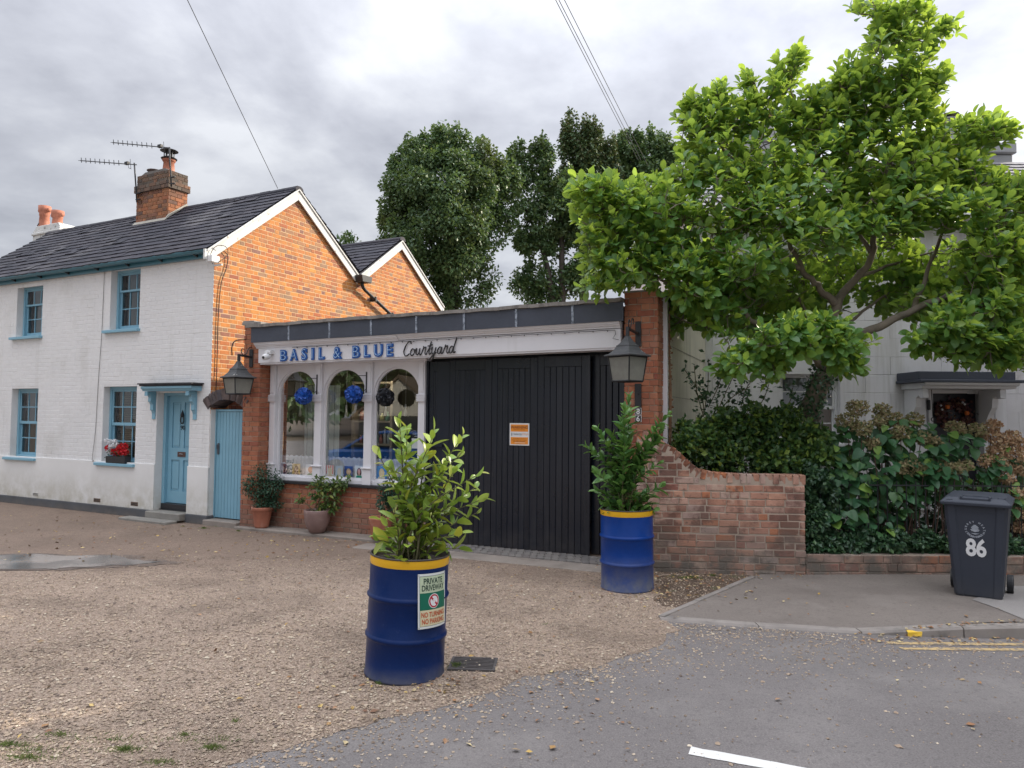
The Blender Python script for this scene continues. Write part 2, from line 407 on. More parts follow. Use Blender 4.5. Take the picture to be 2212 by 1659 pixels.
# ---------------------------------------------------------------- palette of materials
M_white_brick = mk('white_painted_brick', (0.73, 0.725, 0.715), 0.75, 0.04, 1.5, bump=0.15, bscale=60, bdist=0.003, fine=(25, 0.03), patches=[((0.42, 0.40, 0.34), 1.1, 0.55, 0.75, 0.35)],
                   dirt=((0.44, 0.42, 0.34), 0.1, 0.95, 0.6), streak=((0.5, 0.49, 0.45), 0.3, 0.57, 0.75))
M_render = mk('white_painted_render', (0.73, 0.72, 0.70), 0.7, 0.06, 1.3, bump=0.15, bscale=30, bdist=0.004, dirt=((0.40, 0.37, 0.28), 0.1, 0.8, 0.8))
M_plinth = mk('dark_grey_plinth_paint', (0.085, 0.088, 0.095), 0.8, 0.25, 3, bump=0.3, bscale=50, dirt=((0.16, 0.14, 0.12), 0.0, 0.12, 0.8))
M_gable = mk('orange_gable_brick', (0.5, 0.2, 0.08), 0.85, 0.16, 9, bump=0.5, bscale=70, bdist=0.004,
             palette=[(0.50, 0.18, 0.045), (0.55, 0.225, 0.055), (0.40, 0.12, 0.045), (0.56, 0.235, 0.06), (0.31, 0.10, 0.055), (0.52, 0.195, 0.05), (0.27, 0.17, 0.11), (0.53, 0.20, 0.05), (0.38, 0.11, 0.045), (0.56, 0.23, 0.06), (0.22, 0.11, 0.09), (0.47, 0.155, 0.045)], patches=[((0.5, 0.42, 0.33), 5, 0.66, 0.8, 0.35), ((0.22, 0.11, 0.07), .9, 0.52, 0.72, 0.40)], streak=((0.30, 0.15, 0.08), 0.35, 0.54, 0.70))
M_gable_mortar = mk('pale_lime_mortar', (0.60, 0.42, 0.25), 0.95, 0.1, 10, bump=0.5, bscale=120, bdist=0.003)
M_shopbrick = mk('red_shop_brick', (0.28, 0.10, 0.06), 0.85, 0.2, 9, bump=0.5, bscale=70, bdist=0.004,
                 palette=[(0.27, 0.085, 0.05), (0.33, 0.12, 0.065), (0.20, 0.07, 0.05), (0.36, 0.14, 0.075), (0.23, 0.085, 0.06), (0.30, 0.10, 0.055), (0.17, 0.07, 0.055)],
                 dirt=((0.16, 0.13, 0.10), 0.0, 0.5, 0.9))
M_shopmortar = mk('brownish_mortar', (0.44, 0.34, 0.26), 0.95, 0.12, 10, bump=0.5, bscale=120, bdist=0.003, dirt=((0.15, 0.13, 0.10), 0.0, 0.5, 0.8))
M_wallbrick = mk('weathered_garden_brick', (0.34, 0.19, 0.15), 0.9, 0.2, 8, bump=0.8, bscale=60, bdist=0.006,
                 palette=[(0.42, 0.20, 0.135), (0.52, 0.31, 0.23), (0.28, 0.11, 0.08), (0.54, 0.34, 0.26), (0.42, 0.20, 0.13), (0.50, 0.18, 0.08), (0.48, 0.37, 0.32), (0.40, 0.19, 0.13), (0.52, 0.28, 0.19), (0.24, 0.12, 0.09)],
                 patches=[((0.12, 0.055, 0.04), 2.2, 0.52, 0.60, 0.75), ((0.07, 0.05, 0.045), 14, 0.60, 0.68, 0.6), ((0.56, 0.41, 0.31), 3.7, 0.57, 0.66, 0.7)], dirt=((0.14, 0.12, 0.10), 0.05, 0.9, 1.2))
M_wallmortar = mk('crumbling_garden_mortar', (0.42, 0.33, 0.26), 0.95, 0.2, 8, bump=0.6, bscale=90, bdist=0.005, dirt=((0.13, 0.115, 0.10), 0.05, 0.7, 0.9))
M_sooty = mk('sooty_dark_brick', (0.09, 0.08, 0.085), 0.85, 0.3, 9, bump=0.5, bscale=70, bdist=0.004, palette=[(0.07, 0.06, 0.065), (0.12, 0.10, 0.10), (0.09, 0.065, 0.06), (0.14, 0.11, 0.10)])
M_chimbrick = mk('chimney_brick', (0.3, 0.13, 0.08), 0.9, 0.25, 6, bump=0.6, bscale=60, bdist=0.005, palette=[(0.30, 0.11, 0.055), (0.36, 0.15, 0.07), (0.18, 0.09, 0.06), (0.40, 0.18, 0.09), (0.13, 0.08, 0.065), (0.28, 0.12, 0.07)])
M_chimtop = mk('smoke_darkened_chimney_brick', (0.12, 0.08, 0.06), 0.9, 0.3, 5, bump=.6, bscale=60, bdist=.005, palette=[(0.10, 0.07, 0.055), (0.16, 0.10, 0.07), (0.075, 0.06, 0.05), (0.14, 0.11, 0.085), (0.20, 0.10, 0.06)], patches=[((.26, .24, .2), 9, .62, .7, .6)])
M_tile = mk('dark_slate_grey_roof_tile', (0.075, 0.075, 0.09), 0.75, 0.25, 3.0, bump=0.5, bscale=40, bdist=0.004, spec=.3,
            palette=[(0.030, 0.030, 0.042), (0.042, 0.040, 0.052), (0.025, 0.026, 0.036), (0.050, 0.046, 0.056), (0.036, 0.035, 0.046)], patches=[((0.20, 0.19, 0.19), 1.1, 0.56, 0.72, 0.55), ((0.26, 0.25, 0.24), 14, 0.68, 0.74, 0.5)])
M_tile86 = mk('grey_house_slate', (0.16, 0.155, 0.17), 0.6, 0.2, 3, palette=[(0.15, 0.145, 0.16), (0.2, 0.19, 0.2), (0.13, 0.13, 0.15)])
M_blue = mk('sky_blue_gloss_paint', (0.20, 0.40, 0.51), 0.38, 0.05, 4, bump=0.05, bscale=30, bdist=0.002, dirt=((0.16, 0.30, 0.38), 0.0, 0.35, 0.6))
M_teal = mk('teal_gutter_paint', (0.045, 0.16, 0.21), 0.35, 0.12, 3)
M_barge = mk('peeling_white_bargeboard', (0.62, 0.62, 0.60), 0.7, 0.1, 3, bump=0.4, bscale=40, bdist=0.004, patches=[((0.25, 0.22, 0.19), 9, 0.62, 0.68, 0.85)], streak=((0.4, 0.36, 0.3), 0.5, 0.6, 0.7))
M_lead = mk('weathered_lead', (0.048, 0.056, 0.076), 0.6, 0.14, 2.5, bump=0.15, bscale=12, bdist=0.008, fine=(30, 0.08), patches=[((0.10, 0.105, 0.125), 2.0, 0.6, 0.78, 0.5)])
M_leadmark = mk('pale_lead_oxide', (0.30, 0.34, 0.40), 0.7, 0.3, 12, patches=[((0.09, 0.105, 0.13), 30, 0.45, 0.6, 0.95)])
M_coping = mk('lichened_coping_felt', (0.24, 0.22, 0.20), 0.9, 0.2, 5, bump=0.4, bscale=50, bdist=0.004, patches=[((0.12, 0.11, 0.10), 7, 0.55, 0.65, 0.7)], streak=((0.10, 0.09, 0.085), 0.6, 0.52, 0.66))
M_whitewood = mk('white_painted_timber', (0.70, 0.69, 0.71), 0.42, 0.03, 3, bump=0.06, bscale=25, bdist=0.003, streak=((0.5, 0.49, 0.47), 0.25, 0.6, 0.75))
M_navy = mk('blue_black_gate_paint', (0.007, 0.010, 0.018), 0.27, 0.15, 2, palette=[(0.005, 0.008, 0.015), (0.010, 0.014, 0.023), (0.007, 0.010, 0.018), (0.013, 0.016, 0.024)], dirt=((0.07, 0.06, 0.055), 0.0, 0.35, 0.55), streak=((0.03, 0.033, 0.04), 0.5, 0.55, 0.7), bump=0.10, bscale=14, bdist=0.003, spec=0.45)
M_black = mk('black_iron', (0.018, 0.019, 0.022), 0.5, 0.2, 9, bump=0.2, bscale=60, bdist=0.002)
M_blacksill = mk('black_sill_paint', (0.02, 0.02, 0.023), 0.4, 0.2, 5)
M_iron_old = mk('peeling_black_lantern_roof', (0.05, 0.052, 0.055), 0.6, 0.3, 9, bump=0.3, bscale=50, patches=[((0.5, 0.5, 0.47), 16, 0.66, 0.69, 0.9)])
M_terra = mk('terracotta', (0.42, 0.16, 0.10), 0.8, 0.18, 8, bump=0.15, bscale=40, patches=[((0.45, 0.34, 0.28), 7, 0.6, 0.75, 0.5)])
M_potbrown = mk('glazed_brown_pot', (0.24, 0.155, 0.14), 0.45, 0.18, 6, patches=[((0.36, 0.28, 0.25), 5, 0.55, 0.7, 0.5)])
M_stone = mk('worn_stone_step', (0.23, 0.215, 0.19), 0.85, 0.2, 6, bump=0.4, bscale=40, bdist=0.005, patches=[((0.10, 0.11, 0.07), 5, 0.58, 0.7, 0.6)])
M_cream = mk('cream_limewashed_wall', (0.56, 0.53, 0.43), 0.85, 0.1, 2, bump=0.3, bscale=20, bdist=0.006, streak=((0.30, 0.30, 0.25), 0.6, 0.5, 0.66))
M_stucco = mk('white_stucco', (0.66, 0.65, 0.665), 0.8, 0.06, 1.5, bump=0.2, bscale=30, bdist=0.004, streak=((0.42, 0.41, 0.38), 0.55, 0.52, 0.70), patches=[((.5, .49, .46), .8, .5, .7, .5)])
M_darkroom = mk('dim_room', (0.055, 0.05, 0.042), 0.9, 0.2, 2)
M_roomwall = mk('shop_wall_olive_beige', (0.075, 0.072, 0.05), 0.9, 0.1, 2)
M_net = mk('white_net_curtain', (0.72, 0.73, 0.78), 0.9, 0.04, 5, trans=0.3)
M_blind = mk('pale_vertical_blind', (0.46, 0.52, 0.49), 0.8, 0.05, 4, trans=0.2)
M_glass = mk_glass('window_glass', (0.85, 0.88, 0.88), 0.035)
M_frost = mk('dirty_frosted_lantern_glass', (0.34, 0.34, 0.30), 0.35, 0.12, 4, trans=0.45, fine=(14, 0.1))
M_signblue = mk('cobalt_letter_paint', (0.012, 0.085, 0.33), 0.35, 0.03)
M_signpale = mk('pale_blue_inline_paint', (0.42, 0.60, 0.80), 0.4, 0.03)
M_ink = mk('black_script_letter', (0.02, 0.018, 0.02), 0.4, 0.05)
M_copper = mk('dull_copper_pipe', (0.30, 0.14, 0.09), 0.45, 0.2, 9, metal=0.6)
M_red = mk('red_paint', (0.50, 0.02, 0.03), 0.5, 0.1)
M_letterbox = mk('bronze_letterbox', (0.13, 0.07, 0.06), 0.4, 0.1, metal=0.5)
M_silver = mk('pale_metal', (0.6, 0.6, 0.6), 0.3, 0.05, metal=0.8)
M_cable = mk('brown_cable', (0.03, 0.018, 0.014), 0.6, 0.1)
M_wood = mk('brown_wood', (0.15, 0.09, 0.05), 0.7, 0.2, 5)

A = Frame((-5.237, 12.345), -27)
S = Frame((-4.505, 11.933), -23.5)

# ---------------------------------------------------------------- ground, road and paving (setting)
def poly_sheet(name, pts, z, mat, kind='structure', dens=None):
    me = raw_mesh(name, [(x, y, z) for x, y in pts], [tuple(range(len(pts)))], mat)
    o = obj(name, me); o['kind'] = kind; return o
M_earth = mk('brown_earth', (0.13, 0.10, 0.075), 0.95, 0.3, 2, bump=0.5, bscale=30)
def mk_asphalt():
    m = mk('worn_asphalt', (0.172, 0.156, 0.150), 0.9, 0.10, 0.8, bump=0.8, bscale=110, bdist=0.008, spec=.3, fine=(85, 0.38),
           patches=[((0.26, 0.24, 0.225), 0.9, 0.50, 0.70, 0.6), ((0.09, 0.082, 0.08), 24, 0.54, 0.66, 0.45), ((0.26, 0.24, 0.22), 38, 0.58, 0.68, 0.45), ((0.42, 0.38, 0.34), 130, 0.69, 0.74, 0.7), ((0.14, 0.13, 0.125), 0.55, 0.55, 0.7, 0.4)]); return m
M_asph = mk_asphalt()
M_pave = mk('grey_brown_pavement_asphalt', (0.195, 0.168, 0.148), 0.92, 0.12, 0.9, bump=0.6, bscale=120, bdist=0.005, spec=.3, fine=(90, 0.22), patches=[((0.11, 0.092, 0.08), 22, 0.55, 0.66, 0.4), ((0.12, 0.10, 0.088), 0.8, 0.5, 0.7, 0.55), ((0.26, 0.23, 0.205), 1.7, 0.56, 0.7, 0.45)])
M_pave2 = mk('paler_pavement_patch', (0.27, 0.25, 0.235), 0.9, 0.1, 0.9, bump=0.5, bscale=200, bdist=0.003, fine=(200, 0.2))
M_kerb = mk('granite_concrete_kerb', (0.25, 0.222, 0.20), 0.85, 0.18, 5, bump=0.4, bscale=80, bdist=0.004, patches=[((0.12, 0.11, 0.10), 4, 0.55, 0.68, 0.6)])
M_gravelbase = mk('damp_gravel_bed', (0.37, 0.28, 0.215), 0.95, 0.16, 0.7, bump=1.0, bscale=60, bdist=0.025, spec=.2, fine=(55, 0.62), yband=((0.17, 0.122, 0.095), 7.8, 9.8, .62),
                  patches=[((0.20, 0.15, 0.115), 0.9, 0.48, 0.62, 0.6), ((0.13, 0.095, 0.075), 13, 0.52, 0.64, 0.55), ((0.46, 0.38, 0.31), 19, 0.58, 0.68, 0.5), ((0.60, 0.50, 0.40), 70, 0.56, 0.66, 0.8), ((0.06, 0.045, 0.04), 48, 0.60, 0.70, 0.75)])
M_pebble = mk('gravel_stones', (0.3, 0.24, 0.18), 0.85, 0.22, 3, yband=((0.19, 0.14, 0.11), 7.8, 9.8, .5), patches=[((0.20, 0.155, 0.12), 0.9, 0.48, 0.62, 0.5)], spec=.25, palette=[(0.42, 0.325, 0.235), (0.30, 0.22, 0.16), (0.50, 0.40, 0.29), (0.19, 0.14, 0.105), (0.45, 0.35, 0.26), (0.56, 0.48, 0.37), (0.35, 0.26, 0.19), (0.13, 0.10, 0.085), (0.41, 0.33, 0.24)])
M_line = mk('worn_white_road_paint', (0.66, 0.65, 0.62), 0.7, 0.08, 5, bump=0.4, bscale=120, bdist=0.004, patches=[((0.2, 0.19, 0.19), 40, 0.64, 0.70, 0.8)])
M_yellow = mk('faded_yellow_road_paint', (0.48, 0.34, 0.16), 0.8, 0.15, 5, patches=[((0.19, 0.165, 0.14), 22, 0.48, 0.56, 0.85)])
M_yellow2 = mk('bright_yellow_paint_mark', (0.75, 0.48, 0.04), 0.7, 0.1, 5, patches=[((0.3, 0.22, 0.12), 40, 0.58, 0.66, 0.6)])
M_paver = mk('grey_brown_block_paver', (0.17, 0.155, 0.145), 0.85, 0.2, 8, bump=0.4, bscale=70, palette=[(0.17, 0.15, 0.14), (0.20, 0.185, 0.17), (0.14, 0.13, 0.125)])
M_conc = mk('dusty_concrete_strip', (0.25, 0.215, 0.185), 0.9, 0.18, 3, bump=0.4, bscale=90, bdist=0.004, fine=(120, 0.15), patches=[((0.15, 0.12, 0.1), 2.5, 0.5, 0.66, 0.6)])

g = poly_sheet('ground', [(-300, -300), (300, -300), (300, 600), (-300, 600)], -0.03, M_earth)
g = poly_sheet('road', [(-40, -9), (40, -9), (40, 7.2), (-40, 7.2)], 0.0, M_asph)
# driveway gravel sheet with a wandering edge onto the road
def wander(pts, step=0.12, amp=0.05, seed=3):
    r = np.random.default_rng(seed); out = []; ph = r.uniform(0, 6, 6)
    for a, b in zip(pts[:-1], pts[1:]):
        a = np.array(a); b = np.array(b); n = max(1, int(np.linalg.norm(b - a) / step)); nn = np.array([-(b - a)[1], (b - a)[0]]); nn = nn / (np.linalg.norm(nn) + 1e-9)
        for k in range(n):
            p = a + (b - a) * k / n; w = amp * (math.sin(p[0] * 5 + ph[0]) + math.sin(p[0] * 13 + ph[1]) * .6 + math.sin(p[1] * 17 + ph[2]) * .5 + r.normal(0, .5))
            out.append(tuple(p + nn * w))
    out.append(tuple(pts[-1])); return out
GEDGE = [(-16, 2.0), (-5.0, 2.9)] + [ground(*q) for q in [(330, 1700), (458, 1655), (667, 1612), (792, 1570), (922, 1528), (1050, 1494), (1180, 1462), (1300, 1430), (1433, 1392), (1470, 1362)]]
gpts = wander(GEDGE)
drive_poly = gpts + [ground(1440, 1344), ground(1624, 1254), (3.4, 8.9), (3.4, 14.5), (-16, 19)]
g = poly_sheet('gravel_driveway', drive_poly, 0.002, M_gravelbase)
def gravel_stones():
    r = np.random.default_rng(5); P = []
    ex = np.array([p[0] for p in gpts]); ey = np.array([p[1] for p in gpts])
    N = 260000; X = r.uniform(-6.5, 4.6, N); Y = r.uniform(2.6, 9.6, N)
    keep = r.uniform(0, 1, N) < np.clip((5.3 / Y) ** 1.6, 0, 1)
    edge = np.interp(X, ex[np.argsort(ex)], ey[np.argsort(ex)]); d = Y - edge
    pr = np.where(d > 0, np.where(d < .35, 1.0, 0.85), 0.85 * np.exp(d / 0.26) + 0.13 * np.exp(d / 0.9) + 0.014 + 0.30 * np.clip((Y - 5.25) / .9, 0, 1) * np.exp(-((X - 1.2) / 2.2) ** 2))
    edx = 1.457 + (Y - 6.778) * (2.85 - 1.457) / (8.48 - 6.778)
    right = (X > edx) & (Y > 6.75 - 0.22 * np.clip(X - 1.457, 0, 9))
    pr = np.where(right, 0.0, pr)
    clump = 0.5 + 0.5 * np.sin(X * 2.1 + np.sin(Y * 1.7) * 2) * np.sin(Y * 2.6 + X); pr = pr * (0.55 + 0.45 * clump)
    pud = ((X + 6.3) / 1.6) ** 2 + ((Y - 9.1) / .5) ** 2 < 1
    pr = np.where(pud, 0, pr)
    keep &= r.uniform(0, 1, N) < pr
    for (cx, cy, rr) in ((-0.75, 5.37, .31), (1.27, 8.06, .31)): keep &= (X - cx) ** 2 + (Y - cy) ** 2 > rr * rr
    X, Y = X[keep], Y[keep]; n = len(X)
    s = np.clip(r.lognormal(math.log(0.0062), 0.45, n), 0.0025, 0.020)
    base = np.array([(1, 0, 0), (0.1, .9, 0), (-.9, .15, 0), (0, -1, 0), (.15, .1, .62), (0.5, -.6, .3)]) ; F = np.array([(0, 1, 4), (1, 2, 4), (2, 3, 4), (3, 5, 4), (5, 0, 4), (3, 0, 5)])
    a = r.uniform(0, 2 * PI, n); c, sn = np.cos(a), np.sin(a)
    V = base[None] * (1 + r.uniform(-.3, .3, (n, 6, 3))); x = V[:, :, 0] * s[:, None] * r.uniform(.7, 1.3, (n, 1)); y = V[:, :, 1] * s[:, None]; z = V[:, :, 2] * s[:, None] + 0.003
    Xw = x * c[:, None] - y * sn[:, None] + X[:, None]; Yw = x * sn[:, None] + y * c[:, None] + Y[:, None]
    VV = np.stack([Xw, Yw, z + np.where(Y > np.interp(X, ex[np.argsort(ex)], ey[np.argsort(ex)]), 0.004, 0)[:, None]], axis=2).reshape(-1, 3)
    FF = (F[None] + (np.arange(n) * 6)[:, None, None]).reshape(-1, 3)
    o = obj('gravel', raw_mesh('gravel', VV, FF, M_pebble)); tag(o, 'beige and brown gravel chips spread over the driveway and spilling onto the road', 'gravel', kind='stuff')
gravel_stones()
M_litter = mk('dark_leafy_soil', (.12, .08, .055), .95, .3, 5, bump=1.0, bscale=60, bdist=.02, fine=(60, .6), patches=[((.06, .09, .03), 5, .58, .68, .8), ((.28, .18, .1), 60, .6, .68, .7)])
poly_sheet('soil_verge', wander([ground(*q) for q in [(1415, 1300), (1430, 1262), (1412, 1232), (1520, 1240), (1620, 1246), (1624, 1256), (1560, 1290), (1500, 1318), (1455, 1312), (1415, 1300)]], .08, .04, 9), 0.0075, M_litter)

# puddle
def puddle():
    r = np.random.default_rng(2); pts = []
    for k in range(70):
        t = 2 * PI * k / 70; rx = 1.55 * (1 + .10 * math.sin(3 * t + 1) + .05 * math.sin(9 * t)); ry = .46 * (1 + .20 * math.sin(2 * t) + .14 * math.sin(7 * t + 2) + .06 * math.sin(17 * t))
        pts.append((-6.3 + rx * math.cos(t) + .12 * r.normal() * .3, 9.1 + ry * math.sin(t) + .02 * r.normal()))
    mw = mk('puddle_water', (0.22, 0.19, 0.165), 0.16, 0.2, 2, spec=0.28, patches=[((0.05, 0.045, 0.04), 1.6, 0.45, 0.6, 0.7)])
    c0 = np.array([-6.3, 9.1]); damp = [tuple(c0 + (np.array(p) - c0) * (1.16 + .05 * math.sin(k * 1.7)) + np.array([0, .0])) for k, p in enumerate(pts)]
    poly_sheet('damp_gravel', damp, 0.008, mk('wet_gravel', (.12, .088, .068), .55, .3, 4, bump=.8, bscale=60, bdist=.02, fine=(60, .5), spec=.4))
    o = poly_sheet('puddle', pts, 0.012, mw); o['kind'] = 'structure'
puddle()

# pavement, edging, kerb
KP = [(1.40, 6.80), (2.2, 6.60), (3.27, 6.40), (3.9, 6.35), (4.51, 6.32), (6.0, 6.30), (12, 6.35)]
def kerb_y(x): return float(np.interp(x, [p[0] for p in KP], [p[1] for p in KP]))
def smooth(a, b, x): t = min(1, max(0, (x - a) / (b - a))); return t * t * (3 - 2 * t)
def kerb_z(x): return 0.012 + 0.105 * smooth(3.0, 4.6, x)
def pavement():
    V = []; F = []; nx, ny = 60, 14
    for i in range(nx + 1):
        x = 1.45 + (12 - 1.45) * (i / nx) ** 1.3
        for j in range(ny + 1):
            t = j / ny; y0 = kerb_y(x) + 0.12; y1 = 8.72 if x > 2.95 else 6.80 + (x - 1.457) * 1.222 + 0.03
            y = y0 + (max(y1, y0 + .01) - y0) * t
            V.append((x, y, kerb_z(x) * (1 - t) + (0.022 + 0.02 * smooth(3, 5, x)) * t + 0.002))
    for i in range(nx):
        for j in range(ny): a = i * (ny + 1) + j; F.append((a, a + ny + 1, a + ny + 2, a + 1))
    o = obj('pavement', raw_mesh('pavement', V, F, M_pave, True)); o['kind'] = 'structure'
    pts = [ground(*q, 0.09) for q in [(2100, 1296), (2150, 1316), (2212, 1345), (2330, 1352), (2400, 1262), (2180, 1262)]]
    V = [(x, y, 0.0) for x, y in pts]
    V = [(x, y, (lambda t: kerb_z(x) * (1 - t) + 0.042 * t + 0.007)((y - kerb_y(x) - .12) / (8.72 - kerb_y(x) - .12))) for x, y, _ in V]
    o = obj('pavement_patch', raw_mesh('pavement_patch', V, [tuple(range(len(V)))], M_pave2)); o['kind'] = 'structure'
pavement()
k = bpy.data.objects.new('kerb', None); COL.objects.link(k); k['kind'] = 'structure'
x = 1.42; i = 0
while x < 11:
    L_ = 0.86; x1 = x + L_; y0, y1 = kerb_y(x), kerb_y(x1); z0, z1 = kerb_z(x), kerb_z(x1)
    V = []
    gp = 0.006
    for (xx, yy, zz) in ((x + gp, y0, z0), (x1 - gp, y1, z1)):
        V += [(xx, yy, -0.05), (xx, yy + 0.005, zz - 0.012), (xx, yy + 0.02, zz + 0.006), (xx, yy + 0.125, zz + 0.006), (xx, yy + 0.125, -0.05)]
    F = [(0, 5, 6, 1), (1, 6, 7, 2), (2, 7, 8, 3), (3, 8, 9, 4), (0, 1, 2, 3, 4), (9, 8, 7, 6, 5)]
    obj('kerb_stone', raw_mesh('kerb_stone', V, F, M_kerb), k); x = x1; i += 1
e0 = np.array([1.44, 6.86]); e1 = np.array(ground(1627, 1251)); dv = (e1 - e0); Ld = np.linalg.norm(dv); dv /= Ld
e = bpy.data.objects.new('path_edging', None); COL.objects.link(e); e['kind'] = 'structure'
for j in range(3):
    mb = MB(); mb.box(j * Ld / 3 + .005, (j + 1) * Ld / 3 - .005, -0.03, 0.03, -0.05, 0.032 + 0.004 * j)
    o = mb.build('edging_stone', M_kerb, e, bevel=0.005); o.matrix_local = Matrix.Translation((e0[0], e0[1], 0)) @ Matrix.Rotation(math.atan2(dv[1], dv[0]), 4, 'Z')
# painted lines
def strip(name, p, q, w, z, mat, seg=16, wob=0.004, seed=1, parent=None):
    r = np.random.default_rng(seed); p = np.array(p); q = np.array(q); d = (q - p) / np.linalg.norm(q - p); n = np.array([-d[1], d[0]]); V = []; F = []
    for i in range(seg + 1):
        c = p + (q - p) * i / seg
        for sgn in (-1, 1): v = c + n * sgn * (w / 2 + r.normal(0, wob)); V.append((v[0], v[1], z))
    for i in range(seg): F.append((2 * i, 2 * i + 2, 2 * i + 3, 2 * i + 1))
    o = obj(name, raw_mesh(name, V, F, mat), parent)
    if parent is None: o['kind'] = 'structure'
    return o
wl0 = np.array(ground(1490, 1622)); wl1 = np.array(ground(1735, 1668)); wd = wl1 - wl0; wd /= np.linalg.norm(wd)
strip('centre_line_marking', wl0, wl0 + wd * 2.0, 0.10, 0.004, M_line, 30)
strip('yellow_line_marking', (3.24, 6.18), (12, 6.10), 0.065, 0.004, M_yellow, 60)
strip('yellow_line_marking', (3.27, 6.04), (12, 5.96), 0.065, 0.004, M_yellow, 60, seed=2)
kx = 3.52
V = [(kx, kerb_y(kx) - 0.002, 0.0), (kx + .12, kerb_y(kx + .12) - 0.002, 0.0), (kx + .13, kerb_y(kx) - .002, kerb_z(kx)), (kx, kerb_y(kx) - .002, kerb_z(kx) - .004), (kx + .14, kerb_y(kx) + .12, kerb_z(kx) + .012), (kx - .01, kerb_y(kx) + .12, kerb_z(kx) + .012), (kx + .13, kerb_y(kx) + .018, kerb_z(kx) + .010), (kx, kerb_y(kx) + .018, kerb_z(kx) + .010)]
o = obj('yellow_kerb_marking', raw_mesh('yellow_kerb_marking', V, [(0, 1, 2, 3), (3, 2, 6, 7), (7, 6, 4, 5)], M_yellow2)); o['kind'] = 'structure'

# ---------------------------------------------------------------- white cottage
cot = thing('cottage', 'two-storey white painted cottage with orange brick gable and dark tiled roof', 'cottage', A)
U0, EAVE, RY, RZ, D1 = -8.25, 4.86, 1.94, 6.40, 3.87
WIN = [(-6.04, -5.09, 0.96, 2.40), (-2.95, -1.97, 0.96, 2.41), (-5.98, -5.06, 3.49, 4.57), (-2.84, -1.97, 3.49, 4.66)]
DOOR = (-1.39, -0.515, 0.12, 2.29)
mb = MB(); holes = [tuple(w) for w in WIN] + [DOOR]
wall_holes(mb, U0, -0.004, 0.0, EAVE, 0.0034, 0.30, holes)
mb.build('front_wall', M_white_brick, cot)
# painted bricks: front face, only faint courses to be seen under the paint
sp = span_holes(U0, 0.0, holes)
Mw, Ww = lay_bricks(sp, 0.98, EAVE, 0.0815, 0.225, joint=0.007, depth=0.016, jit=0.0009)
for m_ in Mw: m_[1, 3] += 0.0
def joined(name, parent, M, which, mat, protos=BRICKS, kind='stuff'):
    Vs, Fs, k = [], [], 0; M = np.array(M); which = np.array(which)
    for w, (V, F) in enumerate(protos):
        idx = np.where(which == w)[0]
        if not len(idx): continue
        Vh = np.hstack([V, np.ones((len(V), 1))]); VV = np.einsum('nij,vj->nvi', M[idx], Vh)[:, :, :3].reshape(-1, 3)
        FF = (F[None] + (np.arange(len(idx)) * len(V))[:, None, None]).reshape(-1, F.shape[1]) + k; Vs.append(VV); Fs.append(FF); k += len(VV)
    o = obj(name, raw_mesh(name, np.vstack(Vs), np.vstack(Fs), mat), parent)
    if kind: o['kind'] = kind
    return o
joined('painted_bricks', cot, Mw, Ww, M_white_brick)
# smooth rendered band below, proud of the bricks, and dark plinth
mb = MB(); wall_holes(mb, U0, 0.012, 0.15, 0.985, -0.022, 0.009, [DOOR]); mb.build('render_band', M_render, cot, bevel=0.006)
mb = MB(); wall_holes(mb, U0, 0.03, 0.0, 0.15, -0.045, 0.02, [(DOOR[0] - .03, DOOR[1] + .01, -1, .2)]); mb.box(0.0, 0.03, 0.02, 0.12, 0.0, 0.15); mb.build('plinth', M_plinth, cot, bevel=0.006)
mb = MB(); mb.box(0.0, 0.012, 0.012, 0.12, 0.15, 1.98); mb.build('corner_return', M_render, cot)
# gable walls (front range and rear range), brick faced
def gable_top(y):
    pts = [(0, EAVE), (RY, RZ), (D1, 5.02), (5.45, 6.17), (7.25, 4.90)]
    return float(np.interp(y, [p[0] for p in pts], [p[1] for p in pts]))
prof = [(0.012, 0), (7.25, 0), (7.25, 4.86), (5.45, 6.12), (D1, 4.98), (RY, 6.35), (0.012, EAVE)]
mb = MB(); mb.prism(prof, -0.30, -0.0035, axis='x'); mb.build('gable_wall', M_gable_mortar, cot)
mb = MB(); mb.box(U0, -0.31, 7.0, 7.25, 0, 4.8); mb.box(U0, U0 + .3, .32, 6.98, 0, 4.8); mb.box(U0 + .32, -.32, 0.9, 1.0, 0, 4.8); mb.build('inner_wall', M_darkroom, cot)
T = np.array(Matrix.Rotation(PI / 2, 4, 'Z'))   # local x -> y, local y -> -x : brick fronts look along +x
def gspan(z):
    # span of y where gable_top > z
    ys = np.linspace(0, 7.25, 1451); ok = np.array([gable_top(y) - 0.02 > z for y in ys]); out = []; st = None
    for y, k_ in zip(ys, ok):
        if k_ and st is None: st = y
        if not k_ and st is not None: out.append((st, y)); st = None
    if st is not None: out.append((st, ys[-1]))
    return out
Mg, Wg = lay_bricks(gspan, 1.9, 6.45, 0.0815, 0.222, joint=0.011, depth=0.016, ubase=0.0, jit=0.0012)
Mg = xf(Mg, T)
pieces(cot, 'brick', BRICKS, Mg, Wg, M_gable, 290, 'distant_bricks')
